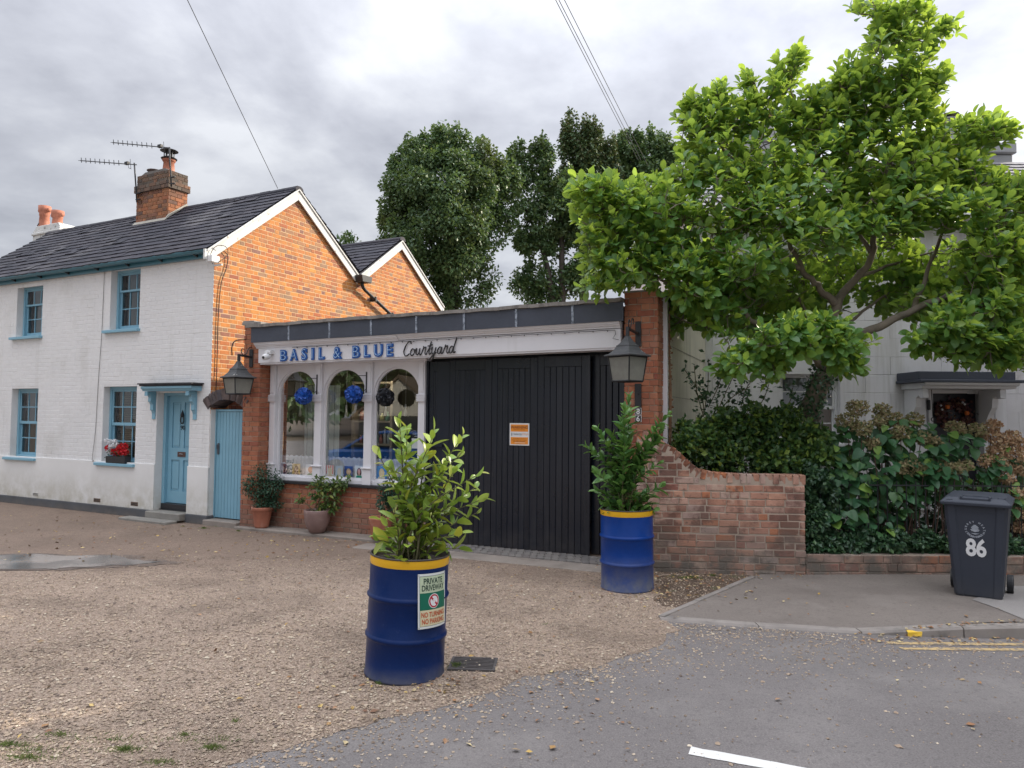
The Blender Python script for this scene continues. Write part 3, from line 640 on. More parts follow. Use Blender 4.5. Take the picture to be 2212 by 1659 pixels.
# roof tiles ---------------------------------------------------------
def tile_proto(seed):
    r = np.random.default_rng(seed); V = []
    # x across (unit), y up the slope (unit), z thickness; front edge wavy
    n = 4
    for j, y in enumerate((0, 1)):
        for i in range(n):
            x = -.5 + i / (n - 1); V.append((x * .985, y + (r.uniform(-.035, .035) if y == 0 else 0), 0.022 * (1 - y) + .010 + r.uniform(-.002, .002)))
    for i in range(n): V.append((V[i][0], V[i][1] + .004, V[i][2] - 0.020))
    F = [(i, i + 1, n + i + 1, n + i) for i in range(n - 1)] + [(2 * n + i, 2 * n + i + 1, i + 1, i) for i in range(n - 1)]
    return np.array(V), np.array(F)
TILES = [tile_proto(s) for s in range(6)]
def slope_tiles(x0, x1, y0, z0, y1, z1, tw=0.30, gauge=0.20, lap=1.28, rng=RNG):
    L_ = math.hypot(y1 - y0, z1 - z0); dy, dz = (y1 - y0) / L_, (z1 - z0) / L_; rows = int(round(L_ / gauge)); g_ = L_ / rows; M = []; Wh = []
    for r_ in range(rows):
        off = (r_ % 2) * tw / 2; x = x0 - off
        while x < x1:
            a, b = max(x, x0), min(x + tw, x1); x += tw
            if b - a < .04: continue
            s = r_ * g_; m = np.eye(4); m[:3, 0] = ((b - a), 0, 0); ln = g_ * lap
            m[:3, 1] = (0, dy * ln, dz * ln); m[:3, 2] = (0, -dz, dy)
            if dy < 0: m[:3, 2] = (0, dz * 1, -dy) if False else (0, -dz, dy)
            if m[2, 2] < 0: m[:3, 2] *= -1
            lift = abs(rng.normal(0, .0035)) + (0.012 if rng.random() < .06 else 0)
            m[:3, 3] = ((a + b) / 2, y0 + dy * s, z0 + dz * s + lift); M.append(m); Wh.append(int(rng.integers(0, 6)))
    return M, Wh
M1, W1 = slope_tiles(U0 - .08, 0.07, -0.20, EAVE - 0.12, RY, RZ + .03)
pieces(cot, 'roof_tile', TILES, M1, W1, M_tile, 290, 'distant_roof_tiles')
M2, W2 = slope_tiles(-4.5, 0.07, D1 - .03, 5.06, 5.45, 6.20)
joined('rear_range_tiles', cot, M2, W2, M_tile, TILES)
def slab(mb, x0, x1, ya, za, yb, zb, t=0.05, m=0):
    mb.add([(x0, ya, za), (x1, ya, za), (x1, yb, zb), (x0, yb, zb), (x0, ya, za - t), (x1, ya, za - t), (x1, yb, zb - t), (x0, yb, zb - t)], [(0, 1, 2, 3), (7, 6, 5, 4), (0, 4, 5, 1), (1, 5, 6, 2), (2, 6, 7, 3), (3, 7, 4, 0)], m)
mb = MB(); slab(mb, U0 - .07, 0.05, -.17, EAVE - .11, RY, RZ + .015); slab(mb, U0 - .07, 0.05, RY + .001, RZ + .015, D1, 5.06); slab(mb, -4.4, 0.05, D1 + .001, 5.06, 5.45, 6.18); slab(mb, -4.4, 0.05, 5.451, 6.18, 7.35, 4.84)
mb.build('roof_deck', M_tile, cot)
M3, W3 = slope_tiles(U0 - .08, 0.07, D1, 5.08, RY + .002, RZ + .03); M4, W4 = slope_tiles(-4.5, 0.07, 7.42, 4.80, 5.452, 6.20)
joined('back_slope_tiles', cot, M3 + M4, W3 + W4, M_tile, TILES)
mb = MB()
xx = U0 - .08
while xx < 0.0:   # ridge tiles, half round
    x1 = min(xx + .45, .08); pts = [(RY + .11 * math.cos(t), RZ - .015 + .085 * math.sin(t)) for t in np.linspace(-.2, PI + .2, 9)]
    mb.prism(pts, xx + .004, x1 - .002 + .01 * random.random(), axis='x'); xx = x1
mb.build('ridge_tiles', M_tile, cot)['kind'] = 'stuff'
mb = MB(); pts = [(5.45 + .11 * math.cos(t), 6.17 + .085 * math.sin(t)) for t in np.linspace(-.2, PI + .2, 9)]; mb.prism(pts, -4.5, .08, axis='x'); mb.build('rear_ridge', M_tile, cot)
# barge boards
def barge(pa, pb, w=0.17, x0=0.035, x1=0.062, ext=0.0):
    d = np.array([pb[0] - pa[0], pb[1] - pa[1]]); d /= np.linalg.norm(d); mb = MB()
    mb.prism([(pa[0], pa[1]), (pb[0], pb[1]), (pb[0], pb[1] - w / abs(d[0])), (pa[0], pa[1] - w / abs(d[0]))], x0, x1, axis='x')
    mb.prism([(pa[0], pa[1] + .012), (pb[0], pb[1] + .012), (pb[0], pb[1] - .028), (pa[0], pa[1] - .028)], x1 + .001, x1 + .022, axis='x')
    return mb.build('bargeboard', M_barge, cot, bevel=0.003)
barge((-.21, EAVE - .13), (RY, RZ + .01)); barge((D1 - .06, 5.03), (RY + .002, RZ + .01))
barge((D1 + .04, 5.05), (5.45, 6.16)); barge((7.38, 4.80), (5.452, 6.16))
mb = MB(); mb.box(.03, .07, -.26, -.02, EAVE - .30, EAVE - .12); mb.build('barge_foot', M_barge, cot, bevel=0.004)
mb = MB(); mb.prism([(D1 - .14, 4.97), (D1 + .12, 4.97), (D1 + .06, 4.86), (D1 - .08, 4.86)], .03, .10, axis='x'); mb.build('valley_board', M_barge, cot, bevel=0.004)
mb = MB(); mb.box(U0 - .05, .03, -.075, -.02, EAVE - .22, EAVE - .05); mb.build('fascia_board', M_teal, cot)
mb = MB(); pts = [(-.145 + .062 * math.cos(t), EAVE - .10 + .062 * math.sin(t)) for t in np.linspace(PI, 2 * PI, 9)] + [(-.145 + .054 * math.cos(t), EAVE - .10 + .054 * math.sin(t)) for t in np.linspace(2 * PI, PI, 9)]
mb.prism(pts, U0 - .08, .03, axis='x'); gut = mb.build('gutter', M_teal, cot)
for q in range(9):
    uu = -.35 - q * .93; mb = MB(); mb.prism([(-.20, EAVE - .13), (-.145, EAVE - .175), (-.08, EAVE - .20), (-.08, EAVE - .06), (-.09, EAVE - .06), (-.10, EAVE - .15), (-.145, EAVE - .163), (-.19, EAVE - .12)], uu, uu + .03, axis='x'); mb.build('gutter_bracket', M_black, gut)
# sash windows --------------------------------------------------------
def sash(parent, u0, u1, z0, z1, y, mat, cols, rt, rb, split=0.5, fw=0.055, curtain=True, sill=True, reveal=True, blind=False, sillmat=None):
    w = MB(); w.box(u0, u0 + fw, y, y + .09, z0, z1); w.box(u1 - fw, u1, y, y + .09, z0, z1); w.box(u0 + fw, u1 - fw, y, y + .09, z1 - fw, z1); w.box(u0 + fw, u1 - fw, y, y + .09, z0, z0 + fw * .8)
    zm = z0 + (z1 - z0) * split; a, b = u0 + fw, u1 - fw
    win = w.build('window', mat, parent, bevel=0.003)
    for (za, zb, rows, yy) in ((z0 + fw * .8, zm + .02, rb, y + .05), (zm - .02, z1 - fw, rt, y + .02)):
        s_ = MB(); st = .038
        s_.box(a, a + st, yy, yy + .035, za, zb); s_.box(b - st, b, yy, yy + .035, za, zb); s_.box(a + st, b - st, yy, yy + .035, zb - st, zb); s_.box(a + st, b - st, yy, yy + .035, za, za + st + (.02 if rows == rb else 0))
        ia, ib, ja, jb = a + st, b - st, za + st + (.02 if rows == rb else 0), zb - st
        for c in range(1, cols): x_ = ia + (ib - ia) * c / cols; s_.box(x_ - .010, x_ + .010, yy + .004, yy + .03, ja, jb)
        for r_ in range(1, rows):
            z_ = ja + (jb - ja) * r_ / rows
            for c in range(cols): s_.box(ia + (ib - ia) * c / cols + .0105, ia + (ib - ia) * (c + 1) / cols - .0105, yy + .004, yy + .03, z_ - .010, z_ + .010)
        s_.build('sash', mat, win, bevel=0.002)
        for c in range(cols):
            for r_ in range(rows):
                xa, xb = ia + (ib - ia) * c / cols, ia + (ib - ia) * (c + 1) / cols; zc, zd = ja + (jb - ja) * r_ / rows, ja + (jb - ja) * (r_ + 1) / rows
                t1, t2 = random.uniform(-.004, .004), random.uniform(-.004, .004); g_ = MB()
                g_.add([(xa, yy + .016 + t1, zc), (xb, yy + .016 - t1, zc), (xb, yy + .016 - t1 + t2, zd), (xa, yy + .016 + t1 + t2, zd)], [(0, 1, 2, 3)]); g_.build('pane', M_glass, win)
    if sill: s_ = MB(); s_.box(u0 - .13, u1 + .04, -.075, y + .01, z0 - .055, z0 - .001); s_.build('sill', sillmat or mat, win, bevel=0.005)
    if curtain:
        c_ = MB(); n = 26; V = []; F = []
        for (ca, cb) in (((u0 + .03), u0 + (u1 - u0) * .36), (u0 + (u1 - u0) * .8, u1 - .03)):
            k0 = len(V)
            for i in range(n + 1):
                x_ = ca + (cb - ca) * i / n; yy = y + .22 + .018 * math.sin(i * 1.6); V += [(x_, yy, z0 + .02), (x_, yy, z1 - .02)]
            for i in range(n): F.append((k0 + 2 * i, k0 + 2 * i + 2, k0 + 2 * i + 3, k0 + 2 * i + 1))
        c_.add(V, F); c_.build('curtain', mk('grey_green_curtain', (0.22, 0.24, 0.22), 0.9, 0.1, 6), win)
    if blind:
        c_ = MB()
        for i in range(int((z1 - z0) / .035)): zz = z0 + .03 + i * .035; c_.add([(u0 + .05, y + .16, zz), (u1 - .05, y + .16, zz), (u1 - .05, y + .185, zz + .02), (u0 + .05, y + .185, zz + .02)], [(0, 1, 2, 3)])
        c_.build('slatted_blind', mk('olive_blind', (0.17, 0.17, 0.10), 0.7, 0.1), win)['kind'] = 'stuff'
    return win
sash(cot, *WIN[0], 0.13, M_blue, 3, 2, 2, 0.5)
sash(cot, *WIN[1], 0.13, M_blue, 3, 2, 2, 0.5, curtain=False, blind=True)
sash(cot, *WIN[2], 0.13, M_blue, 3, 1, 2, 0.64)
sash(cot, *WIN[3], 0.13, M_blue, 3, 1, 2, 0.66)
# front door -----------------------------------------------------------
fd = MB(); du0, du1, dz0, dz1 = DOOR; y = .20
fd.box(du0, du0 + .07, y - .06, y + .06, dz0 + .09, dz1); fd.box(du1 - .05, du1, y - .06, y + .06, dz0 + .09, dz1); fd.box(du0 + .07, du1 - .05, y - .06, y + .06, dz1 - .06, dz1)
fd.build('door_frame', M_blue, cot, bevel=.004)
dl = MB(); a, b, z0, z1 = du0 + .072, du1 - .052, .28, dz1 - .062
pn = [(a + .10, (a + b) / 2 - .045, z0 + .22, z0 + .78), ((a + b) / 2 + .045, b - .10, z0 + .22, z0 + .78), (a + .10, (a + b) / 2 - .045, z0 + 1.0, z1 - .12), ((a + b) / 2 + .045, b - .10, z0 + 1.0, z1 - .12)]
wall_holes(dl, a, b, z0, z1, y, y + .045, pn)
door = dl.build('front_door', M_blue, cot)
for q in pn:
    p_ = MB(); p_.box(q[0], q[1], y + .018, y + .04, q[2], q[3]); p_.box(q[0] + .035, q[1] - .035, y + .006, y + .0178, q[2] + .035, q[3] - .035); p_.build('door_panel', M_blue, door, bevel=.004)
p_ = MB(); p_.box((a + b) / 2 - .105, (a + b) / 2 + .105, y - .012, y - .001, z0 + .84, z0 + .93); p_.build('letterbox', M_letterbox, door, bevel=.004)
p_ = MB(); p_.tube([((a + b) / 2 - .05, y - .014, z0 + .885), ((a + b) / 2 - .03, y - .03, z0 + .895), ((a + b) / 2 + .03, y - .03, z0 + .895), ((a + b) / 2 + .05, y - .014, z0 + .885)], .006, 6); p_.build('letterbox_pull', M_silver, door, smooth=True)
p_ = MB(); cx = (a + b) / 2 + .01; ring = [(cx + .042 * math.sin(t) * (1 + .2 * math.cos(t)), y - .022, z0 + 1.52 - .075 * math.cos(t)) for t in np.linspace(0, 2 * PI, 17)]
p_.tube(ring, .011, 6); p_.lathe([(0, -.04), (.03, -.03), (.034, 0), (.022, .03), (.012, .06), (0.0, .10)], 10, T=Matrix.Translation((cx, y - .02, z0 + 1.60))); p_.build('door_knocker', M_black, door, smooth=True)
text_obj('door_number', '90', .115, M_black, door, cx - .055, y - .006, z0 + 1.33, depth=.003)
p_ = MB(); p_.box(du0 + .02, du1, .12, .26, .17, .27); p_.box(du0 + .01, du1 - .001, .09, .30, .158, .169); p_.build('threshold', M_blacksill, cot, bevel=.005)
p_ = MB(); p_.box(du0 - .03, du1 + .005, -.16, .30, .03, .155); p_.build('door_step', M_stone, cot, bevel=.012)
p_ = MB(); p_.box(du0 - .42, du1 - .02, -.40, -.165, -.02, .045); p_.build('door_step', M_stone, cot, bevel=.012)
# hood with scrolled brackets
hu0, hu1 = A.at(303, 840, -.40)[0], A.at(417, 840, -.40)[0]; hz = A.at(360, 838, -.40)[1]
HD = thing('door_hood', 'blue timber hood on scrolled brackets over the blue cottage front door', 'door hood', A)
p_ = MB(); p_.box(-1.57, -.20, -.24, -.001, 2.395, 2.42); p_.box(-1.60, -.17, -.26, -.003, 2.421, 2.445); p_.build('hood_roof', mk('dark_felt_roof', (.045, .045, .05), .9, .2, 8), HD)
p_ = MB(); p_.prism([(-.225, 2.39), (-.225, 2.35), (-.195, 2.33), (-.185, 2.305), (-.002, 2.305), (-.002, 2.39)], -1.55, -.22, axis='x'); p_.build('hood_board', M_blue, HD, bevel=.003)
for bu in (-1.455, -.37):
    br = [(-.001, 2.30), (-.36, 2.30), (-.37, 2.22), (-.33, 2.22), (-.30, 2.245), (-.24, 2.235), (-.21, 2.19), (-.22, 2.12), (-.17, 2.10), (-.13, 2.06), (-.13, 1.97), (-.08, 1.95), (-.045, 1.90), (-.045, 1.80), (-.001, 1.80)]
    p_ = MB(); p_.prism([(q[0] * .5, q[1]) for q in br], bu - .04, bu + .04, axis='x'); p_.build('bracket', M_blue, HD, bevel=.003)
# air bricks
for uu in (-6.9, -5.0, -3.0, -1.9):
    p_ = MB(); p_.box(uu - .10, uu + .10, -.028, -.0225, .20, .205 + .065)
    vv = p_.build('air_vent', M_render if uu < -4 else mk('rusty_air_brick', (.16, .11, .08), .9, .2, 9), cot)
    p_ = MB()
    for r_ in range(2): p_.box(uu - .085, uu + .085, -.031, -.0285, .213 + r_ * .026, .226 + r_ * .026)
    p_.build('vent_slot', M_blacksill, vv)
# cables on the walls
def cable(name, pts, r, parent, mat=M_cable, seg=5): mb = MB(); mb.tube(catmull(pts, 5), r, seg, caps=False); return mb.build(name, mat, parent, smooth=True)
cable('wall_cable', [(-3.02, -.02, 4.66), (-3.04, -.012, 4.2), (-3.05, -.014, 3.4), (-3.10, -.012, 2.6), (-3.14, -.012, 1.6), (-3.18, -.03, 1.02), (-3.13, -.03, .99)], .0045, cot, mk('grey_cable', (.16, .15, .14), .7, .1))
cable('gable_cable', [(.03, .02, 4.78), (.03, .14, 4.80), (.03, .26, 4.72), (.03, .24, 4.5), (.025, .14, 4.2), (.022, .10, 3.6), (.022, .10, 2.8), (.022, .09, 2.1)], .008, cot)
cable('gable_cable', [(.04, -.05, 4.74), (.03, .5, 5.15), (.03, .9, 5.42)], .005, cot)
# rain hopper and slanting downpipe on the gable
hp = MB(); hp.prism([(D1 - .17, 5.0), (D1 + .20, 5.0), (D1 + .18, 4.86), (D1 - .13, 4.85)], .02, .26, axis='x'); hop = hp.build('rain_hopper', M_black, cot, bevel=.006)
hp = MB(); hp.tube([(.13, D1, 4.87), (.13, D1 + .01, 4.80), (.12, D1 + .06, 4.75), (.11, D1 + .13, 4.71), (.11, D1 + 1.45, 4.14), (.11, D1 + 2.6, 3.64)], .038, 10); hp.build('downpipe', M_black, cot, smooth=True)
for q in (.35, 1.0): hp = MB(); hp.box(0.0, .16, D1 + .13 + q - .02, D1 + .13 + q + .02, 4.71 - q * .432 - .055, 4.71 - q * .432 + .055); hp.build('pipe_clip', M_black, cot)
# chimney on the ridge -------------------------------------------------
def chimney(u0, u1, y0, y1, zb, zt, mat, parent, course=.0815, painted=False, nmax=150):
    st = MB(); st.box(u0 + .012, u1 - .012, y0 + .012, y1 - .012, zb, zt - .01); c = st.build('chimney', M_gable_mortar if not painted else M_white_brick, parent)
    Ms, Ws = [], []
    def four(u0, u1, y0, y1, za, zb_):
        nonlocal Ms, Ws
        f = lambda L_: (lambda z: [(0, L_)])
        for (L_, T_) in ((u1 - u0, rotz4(0, (u0, y0, 0))), (y1 - y0, rotz4(90, (u1, y0, 0))), (y1 - y0, rotz4(-90, (u0, y1, 0))), (u1 - u0, rotz4(180, (u1, y1, 0)))):
            a_, b_ = lay_bricks(f(L_), za, zb_, course, .225, joint=.010, depth=.014); Ms += xf(a_, T_); Ws += b_
    zc = zt - .40
    four(u0, u1, y0, y1, zb, zc); e_ = .04
    four(u0 - e_, u1 + e_, y0 - e_, y1 + e_, zc, zc + .163)
    four(u0 - .0, u1 + .0, y0 - .0, y1 + .0, zc + .163, zt)
    st = MB(); st.box(u0 - e_ + .012, u1 + e_ - .012, y0 - e_ + .012, y1 + e_ - .012, zc + .004, zc + .158); st.build('oversailing_course', M_sooty, c)
    Ms_, Ws_ = Ms, Ws
    zz = [m[2, 3] for m in Ms]; low = [i for i, z in enumerate(zz) if z < zc]; hi = [i for i, z in enumerate(zz) if z >= zc]
    pieces(c, 'brick', BRICKS, [Ms[i] for i in low], [Ws[i] for i in low], mat, nmax, 'hidden_bricks')
    pieces(c, 'sooty_brick', BRICKS, [Ms[i] for i in hi], [Ws[i] for i in hi], M_chimtop if not painted else mat, nmax, 'hidden_sooty_bricks')
    return c
cy0 = 1.50; cu0, cu1 = -4.32, -3.26; cy1 = A.side(405, 440, cu1)[0]; czt = A.at(363, 366, cy0)[1]
ch = chimney(cu0, cu1, cy0, cy1, 5.95, czt, M_chimbrick, cot)
mb = MB(); mb.prism([(cy0 - .07, 6.06), (cy0 - .001, 6.10), (cy0 - .001, 6.13), (cy0 - .02, 6.13)], cu0 - .02, cu1 + .02, axis='x'); mb.prism([(cy0 - .08, 6.07), (RY, 6.49), (cy1 + .05, 6.36), (cy1, 6.50), (RY, 6.54), (cy0, 6.20)], cu1 + .001, cu1 + .03, axis='x'); mb.build('lead_flashing', mk('mortar_flashing', (.4, .38, .33), .9, .2, 6), ch)
mb = MB(); mb.prism([(cu0 + .04, czt), (cu1 - .04, czt), (cu1 - .2, czt + .07), (cu0 + .2, czt + .07)], cy0 + .05, cy1 - .05); mb.build('flaunching', mk('grey_flaunching', (.16, .15, .14), .9, .2, 6), ch)
def pot(name, parent, u, yy, z, r, h, mat, seg=14, rim=True):
    mb = MB(); mb.lathe([(r * 1.05, z), (r * 1.0, z + h * .08), (r * .86, z + h * .8), (r * .95, z + h * .82), (r * 1.08, z + h * .9), (r * 1.08, z + h), (r * .85, z + h), (r * .8, z + h * .6)], seg, c=(u, yy)); return mb.build(name, mat, parent, smooth=True)
pu = A.at(365, 350, (cy0 + cy1) / 2)[0]; pt = pot('chimney_pot', ch, pu, (cy0 + cy1) / 2, czt + .04, .13, .30, M_terra)
mb = MB(); z_ = czt + .34
mb.lathe([(.01, z_), (.16, z_ + .0), (.17, z_ + .02), (.10, z_ + .05), (.10, z_ + .06)], 16, c=(pu, (cy0 + cy1) / 2))
for q in range(6): t = q * PI / 3; mb.box(pu + .10 * math.cos(t) - .008, pu + .10 * math.cos(t) + .008, (cy0 + cy1) / 2 + .10 * math.sin(t) - .008, (cy0 + cy1) / 2 + .10 * math.sin(t) + .008, z_ + .03, z_ + .20)
mb.lathe([(.19, z_ + .19), (.17, z_ + .205), (.05, z_ + .24), (.0, z_ + .245)], 16, c=(pu, (cy0 + cy1) / 2)); mb.lathe([(.19, z_ + .19), (0, z_ + .21)], 16, c=(pu, (cy0 + cy1) / 2)); mb.build('chimney_cowl', M_black, ch)
pu2 = A.at(342, 360, (cy0 + cy1) / 2)[0]; pot('chimney_pot', ch, pu2 - .12, (cy0 + cy1) / 2, czt + .02, .15, .14, M_sooty)
# white neighbour stack behind the far end of the ridge
NB = thing('neighbour_chimney', 'white painted chimney stack with two red clay pots at far roof end', 'chimney', A)
nd = 2.3; (nu0, nz0), (nu1, nz1) = A.at(71, 509, nd), A.at(128, 509, nd)
mb = MB(); mb.box(nu0, nu1, nd, nd + 1.0, 4.5, nz0 + .12); mb.box(nu0 - .03, nu1 + .03, nd - .03, nd + 1.03, nz0 - .01, nz0 + .05); mb.prism([(nu0, nz0 + .12), (nu1, nz0 + .12), (nu1 - .1, nz0 + .24), (nu0 + .1, nz0 + .24)], nd + .02, nd + .9); mb.build('stack', mk('flaking_white_paint', (.6, .6, .58), .8, .12, 5, patches=[((.2, .18, .16), 9, .58, .66, .8)]), NB, bevel=.01)
for (px, py) in ((97, 446), (125, 456)):
    uu, zt_ = A.at(px, py, nd + .4); zb_ = nz0 + .18
    mb = MB(); h = zt_ - zb_; r = .13
    mb.lathe([(r * 1.25, zb_), (r * 1.0, zb_ + h * .35), (r * .9, zb_ + h * .62), (r * 1.02, zb_ + h * .65), (r * .95, zb_ + h * .7), (r * 1.15, zb_ + h * .8), (r * 1.2, zb_ + h), (r * .9, zb_ + h)], 14, c=(uu, nd + .4))
    o = mb.build('chimney_pot', M_terra, NB, smooth=True)
    mb = MB(); mb.tube([(uu - .22, nd + .4, zt_ - .10), (uu + .22, nd + .4, zt_ - .12)], .060, 10); mb.build('pot_hood', M_terra, o, smooth=True)
mb = MB(); bu, bz = A.at(82, 487, nd + .2); mb.tube([(bu, nd + .2, bz - .12), (bu - .02, nd + .2, bz), (bu + .05, nd + .2, bz + .06)], .012, 5); mb.tube([(bu - .1, nd + .2, bz - .10), (bu + .16, nd + .2, bz - .1)], .010, 5); mb.build('aerial_stub', M_black, NB)
# television aerials
def aerial(label, mast, boom, yy):
    t = thing('tv_aerial', label, 'tv aerial', A, group='television aerials on the brick chimney')
    mb = MB(); P = [(*A.at(x_, y_, yy),) for x_, y_ in mast]; mb.tube([(p[0], yy, p[1]) for p in P], .017, 6); mb.build('mast', M_black, t, smooth=True)
    b0, b1 = A.at(*boom[0], yy), A.at(*boom[1], yy); mb = MB(); mb.tube([(b0[0], yy, b0[1]), (b1[0], yy, b1[1])], .012, 5); mb.build('boom', M_black, t)
    for i in range(9):
        f = .02 + i * .085; uu = b0[0] + (b1[0] - b0[0]) * f; zz = b0[1] + (b1[1] - b0[1]) * f; mb = MB(); h = .10 + .004 * i
        mb.tube([(uu, yy - h * .75, zz - .02), (uu, yy + h * .75, zz + .03)], .006, 4); mb.tube([(uu, yy, zz - .045), (uu - .02, yy, zz + .075)], .009, 4); mb.build('director', M_black, t)
    f = .84; uu = b0[0] + (b1[0] - b0[0]) * f; zz = b0[1] + (b1[1] - b0[1]) * f; mb = MB(); mb.box(uu - .06, uu + .05, yy - .03, yy + .03, zz - .01, zz + .05); mb.tube([(uu + .03, yy, zz), (uu + .06, yy, zz - .10), (uu + .13, yy, zz - .12)], .006, 4)
    mb.tube([(uu + .10, yy, zz + .10), (uu + .14, yy, zz - .14)], .006, 4); mb.build('dipole', M_black, t)
    for k_ in (0, 1): p = P[-1]; mb = MB(); mb.box(p[0] - .03, p[0] + .12, yy - .015, yy + .015, p[1] + .05 + k_ * .14, p[1] + .07 + k_ * .14); mb.build('mast_clamp', M_black, t)
aerial('lower tv aerial on a mast at the left corner of the brick chimney', [(290, 352), (292, 380), (294, 410), (295.5, 437)], [(174, 347), (295, 356)], 1.45)
aerial('upper tv aerial on a mast in front of the chimney cowl', [(366, 318), (366.5, 345), (369, 375), (370, 403)], [(243.5, 308), (367, 319.5)], 1.43)
# flood light box at the eaves corner
fl = thing('alarm_light', 'white security light with a curled cable at the eaves corner of the gable', 'security light', A)
mb = MB(); mb.box(.065, .17, -.20, -.02, EAVE - .34, EAVE - .22); mb.build('light_body', mk('white_plastic', (.7, .7, .7), .4, .03), fl, bevel=.01)
mb = MB(); mb.tube(catmull([(.18, -.06, EAVE - .33), (.19, .12, EAVE - .16), (.16, .10, EAVE - .02), (.12, -.06, EAVE - .04), (.10, -.16, EAVE - .2), (.09, -.1, EAVE - .36)], 5), .006, 5); mb.build('light_cable', M_cable, fl, smooth=True)
mb = MB(); mb.box(.09, .30, -.10, -.07, EAVE - .40, EAVE - .37); mb.build('light_arm', M_silver, fl)
# white downpipe behind the rear range
mb = MB(); mb.tube([(.05, 7.32, 4.75), (.05, 7.32, 3.3)], .035, 8); mb.build('rear_downpipe', M_barge, cot, smooth=True)
# ---------------------------------------------------------------- shop building
WY = 0.24
shop = thing('courtyard_shop', 'single-storey courtyard shop with lead-topped white fascia and arched windows', 'shop', S)
# left brick pier (beside the blue side gate)
PH = 3.40
mb = MB(); mb.box(-.02 + .012, .335 - .012, .012, .60, 0, PH); mb.build('left_pier', M_shopmortar, shop)
Mp, Wp = [], []
full = lambda L_: (lambda z: [(0, L_)])
for (L_, T_) in ((.355, rotz4(0, (-.02, 0, 0))), (.60, rotz4(90, (.335, 0, 0))), (.60, rotz4(-90, (-.02, .60, 0)))):
    a_, b_ = lay_bricks(full(L_), 0.0, PH, .0815, .225, joint=.010, depth=.014); Mp += xf(a_, T_); Wp += b_
# stall riser under the windows
mb = MB(); mb.box(.336, 3.385, WY + .012, WY + .22, 0, .765); mb.build('stall_riser', M_shopmortar, shop)
a_, b_ = lay_bricks(full(3.05), .035, .765, .0811, .225, joint=.012, depth=.015, bond='flemish'); Mp += xf(a_, rotz4(0, (.336, WY, 0))); Wp += b_
# right pier
RU0, RU1, RPH = 6.52, 6.965, 3.56
mb = MB(); mb.box(RU0 + .012, RU1 - .012, .012, .33, 0, RPH - .01); mb.build('right_pier', M_shopmortar, shop)
for (L_, T_) in ((RU1 - RU0, rotz4(0, (RU0, 0, 0))), (.33, rotz4(90, (RU1, 0, 0))), (.33, rotz4(-90, (RU0, .33, 0)))):
    a_, b_ = lay_bricks(full(L_), 0.0, RPH, .0828, .225, joint=.010, depth=.014, jit=.004); Mp += xf(a_, T_); Wp += b_
M_pier = mk('orange_red_pier_brick', (0.3, .11, .06), .88, .2, 8, bump=.6, bscale=60, bdist=.005, palette=[(0.33, 0.11, 0.06), (0.38, 0.15, 0.075), (0.26, 0.08, 0.05), (0.41, 0.18, 0.10), (0.30, 0.10, 0.055), (0.36, 0.17, 0.11)], patches=[((.42, .33, .25), 5, .62, .75, .4)], dirt=((.15, .12, .1), 0, .6, .9))
pieces(shop, 'brick', BRICKS, Mp, Wp, M_pier, 300, 'more_bricks')
mb = MB(); mb.box(RU0 - .02, RU1 + .02, -.02, .35, RPH - .008, RPH + .015); mb.build('pier_cap', M_coping, shop, bevel=.004)
mb = MB(); mb.box(-.05, .355, -.03, .42, PH + .001, PH + .05); mb.box(-.04, .20, -.02, .9, PH + .052, PH + .075); mb.build('pier_coping', M_coping, shop, bevel=.006)
# corbelled courses low down at the pier foot
# arch over the side gate
AR = MB(); cxa, R0, zc_ = .395, .647, 2.145 - .647
ang0 = math.asin(.435 / R0); nb = 15; Ma, Wa = [], []
for i in range(nb):
    t = -ang0 + 2 * ang0 * (i + .5) / nb; m = np.array(Matrix.Translation((cxa + math.sin(t) * (R0 + .10), -.03, zc_ + math.cos(t) * (R0 + .10))) @ Matrix.Rotation(t, 4, 'Y') @ Matrix.Diagonal((2 * ang0 * (R0 + .09) / nb - .007, .36, .205, 1)))
    Ma.append(m); Wa.append(int(RNG.integers(0, 5)))
TA = np.array(S.mat().inverted() @ A.mat()); Ma = [TA @ m for m in Ma]
pieces(shop, 'arch_brick', BRICKS, Ma, Wa, M_sooty, 60)
mbk = MB()
P0 = [Vector((cxa + math.sin(t) * (R0 + .10 + r_), 0, zc_ + math.cos(t) * (R0 + .10 + r_))) for r_ in (-.09, .09) for t in np.linspace(-ang0, ang0, 13)]
V = [(*(S.mat().inverted() @ A.mat() @ Vector((p.x, yy, p.z))),) for yy in (-.012, .32) for p in P0]
F = []
for i in range(12): F += [(i, i + 1, 13 + i + 1, 13 + i), (26 + i, 26 + 13 + i, 26 + 14 + i, 26 + i + 1), (i, 26 + i, 27 + i, i + 1), (13 + i, 14 + i, 39 + i + 1, 39 + i)]
mbk.add(V, F); mbk.build('arch_core', M_sooty, shop)
# inner brick wall seen under the arch
TI = S.mat().inverted() @ A.mat(); mb = MB(); mb.box(.0, 1.0, .42, .50, 0, 2.15, T=TI); mb.build('passage_wall', M_shopmortar, shop)
a_, b_ = lay_bricks(full(1.0), 1.9, 2.14, .08, .225); joined('passage_bricks', shop, [np.array(TI) @ x for x in xf(a_, rotz4(0, (.0, .405, 0)))], b_, M_shopbrick)
mb = MB(); mb.box(.0, .80, -.10, .38, -.02, .095, T=TI); mb.build('gate_threshold', M_conc, shop, bevel=.01)
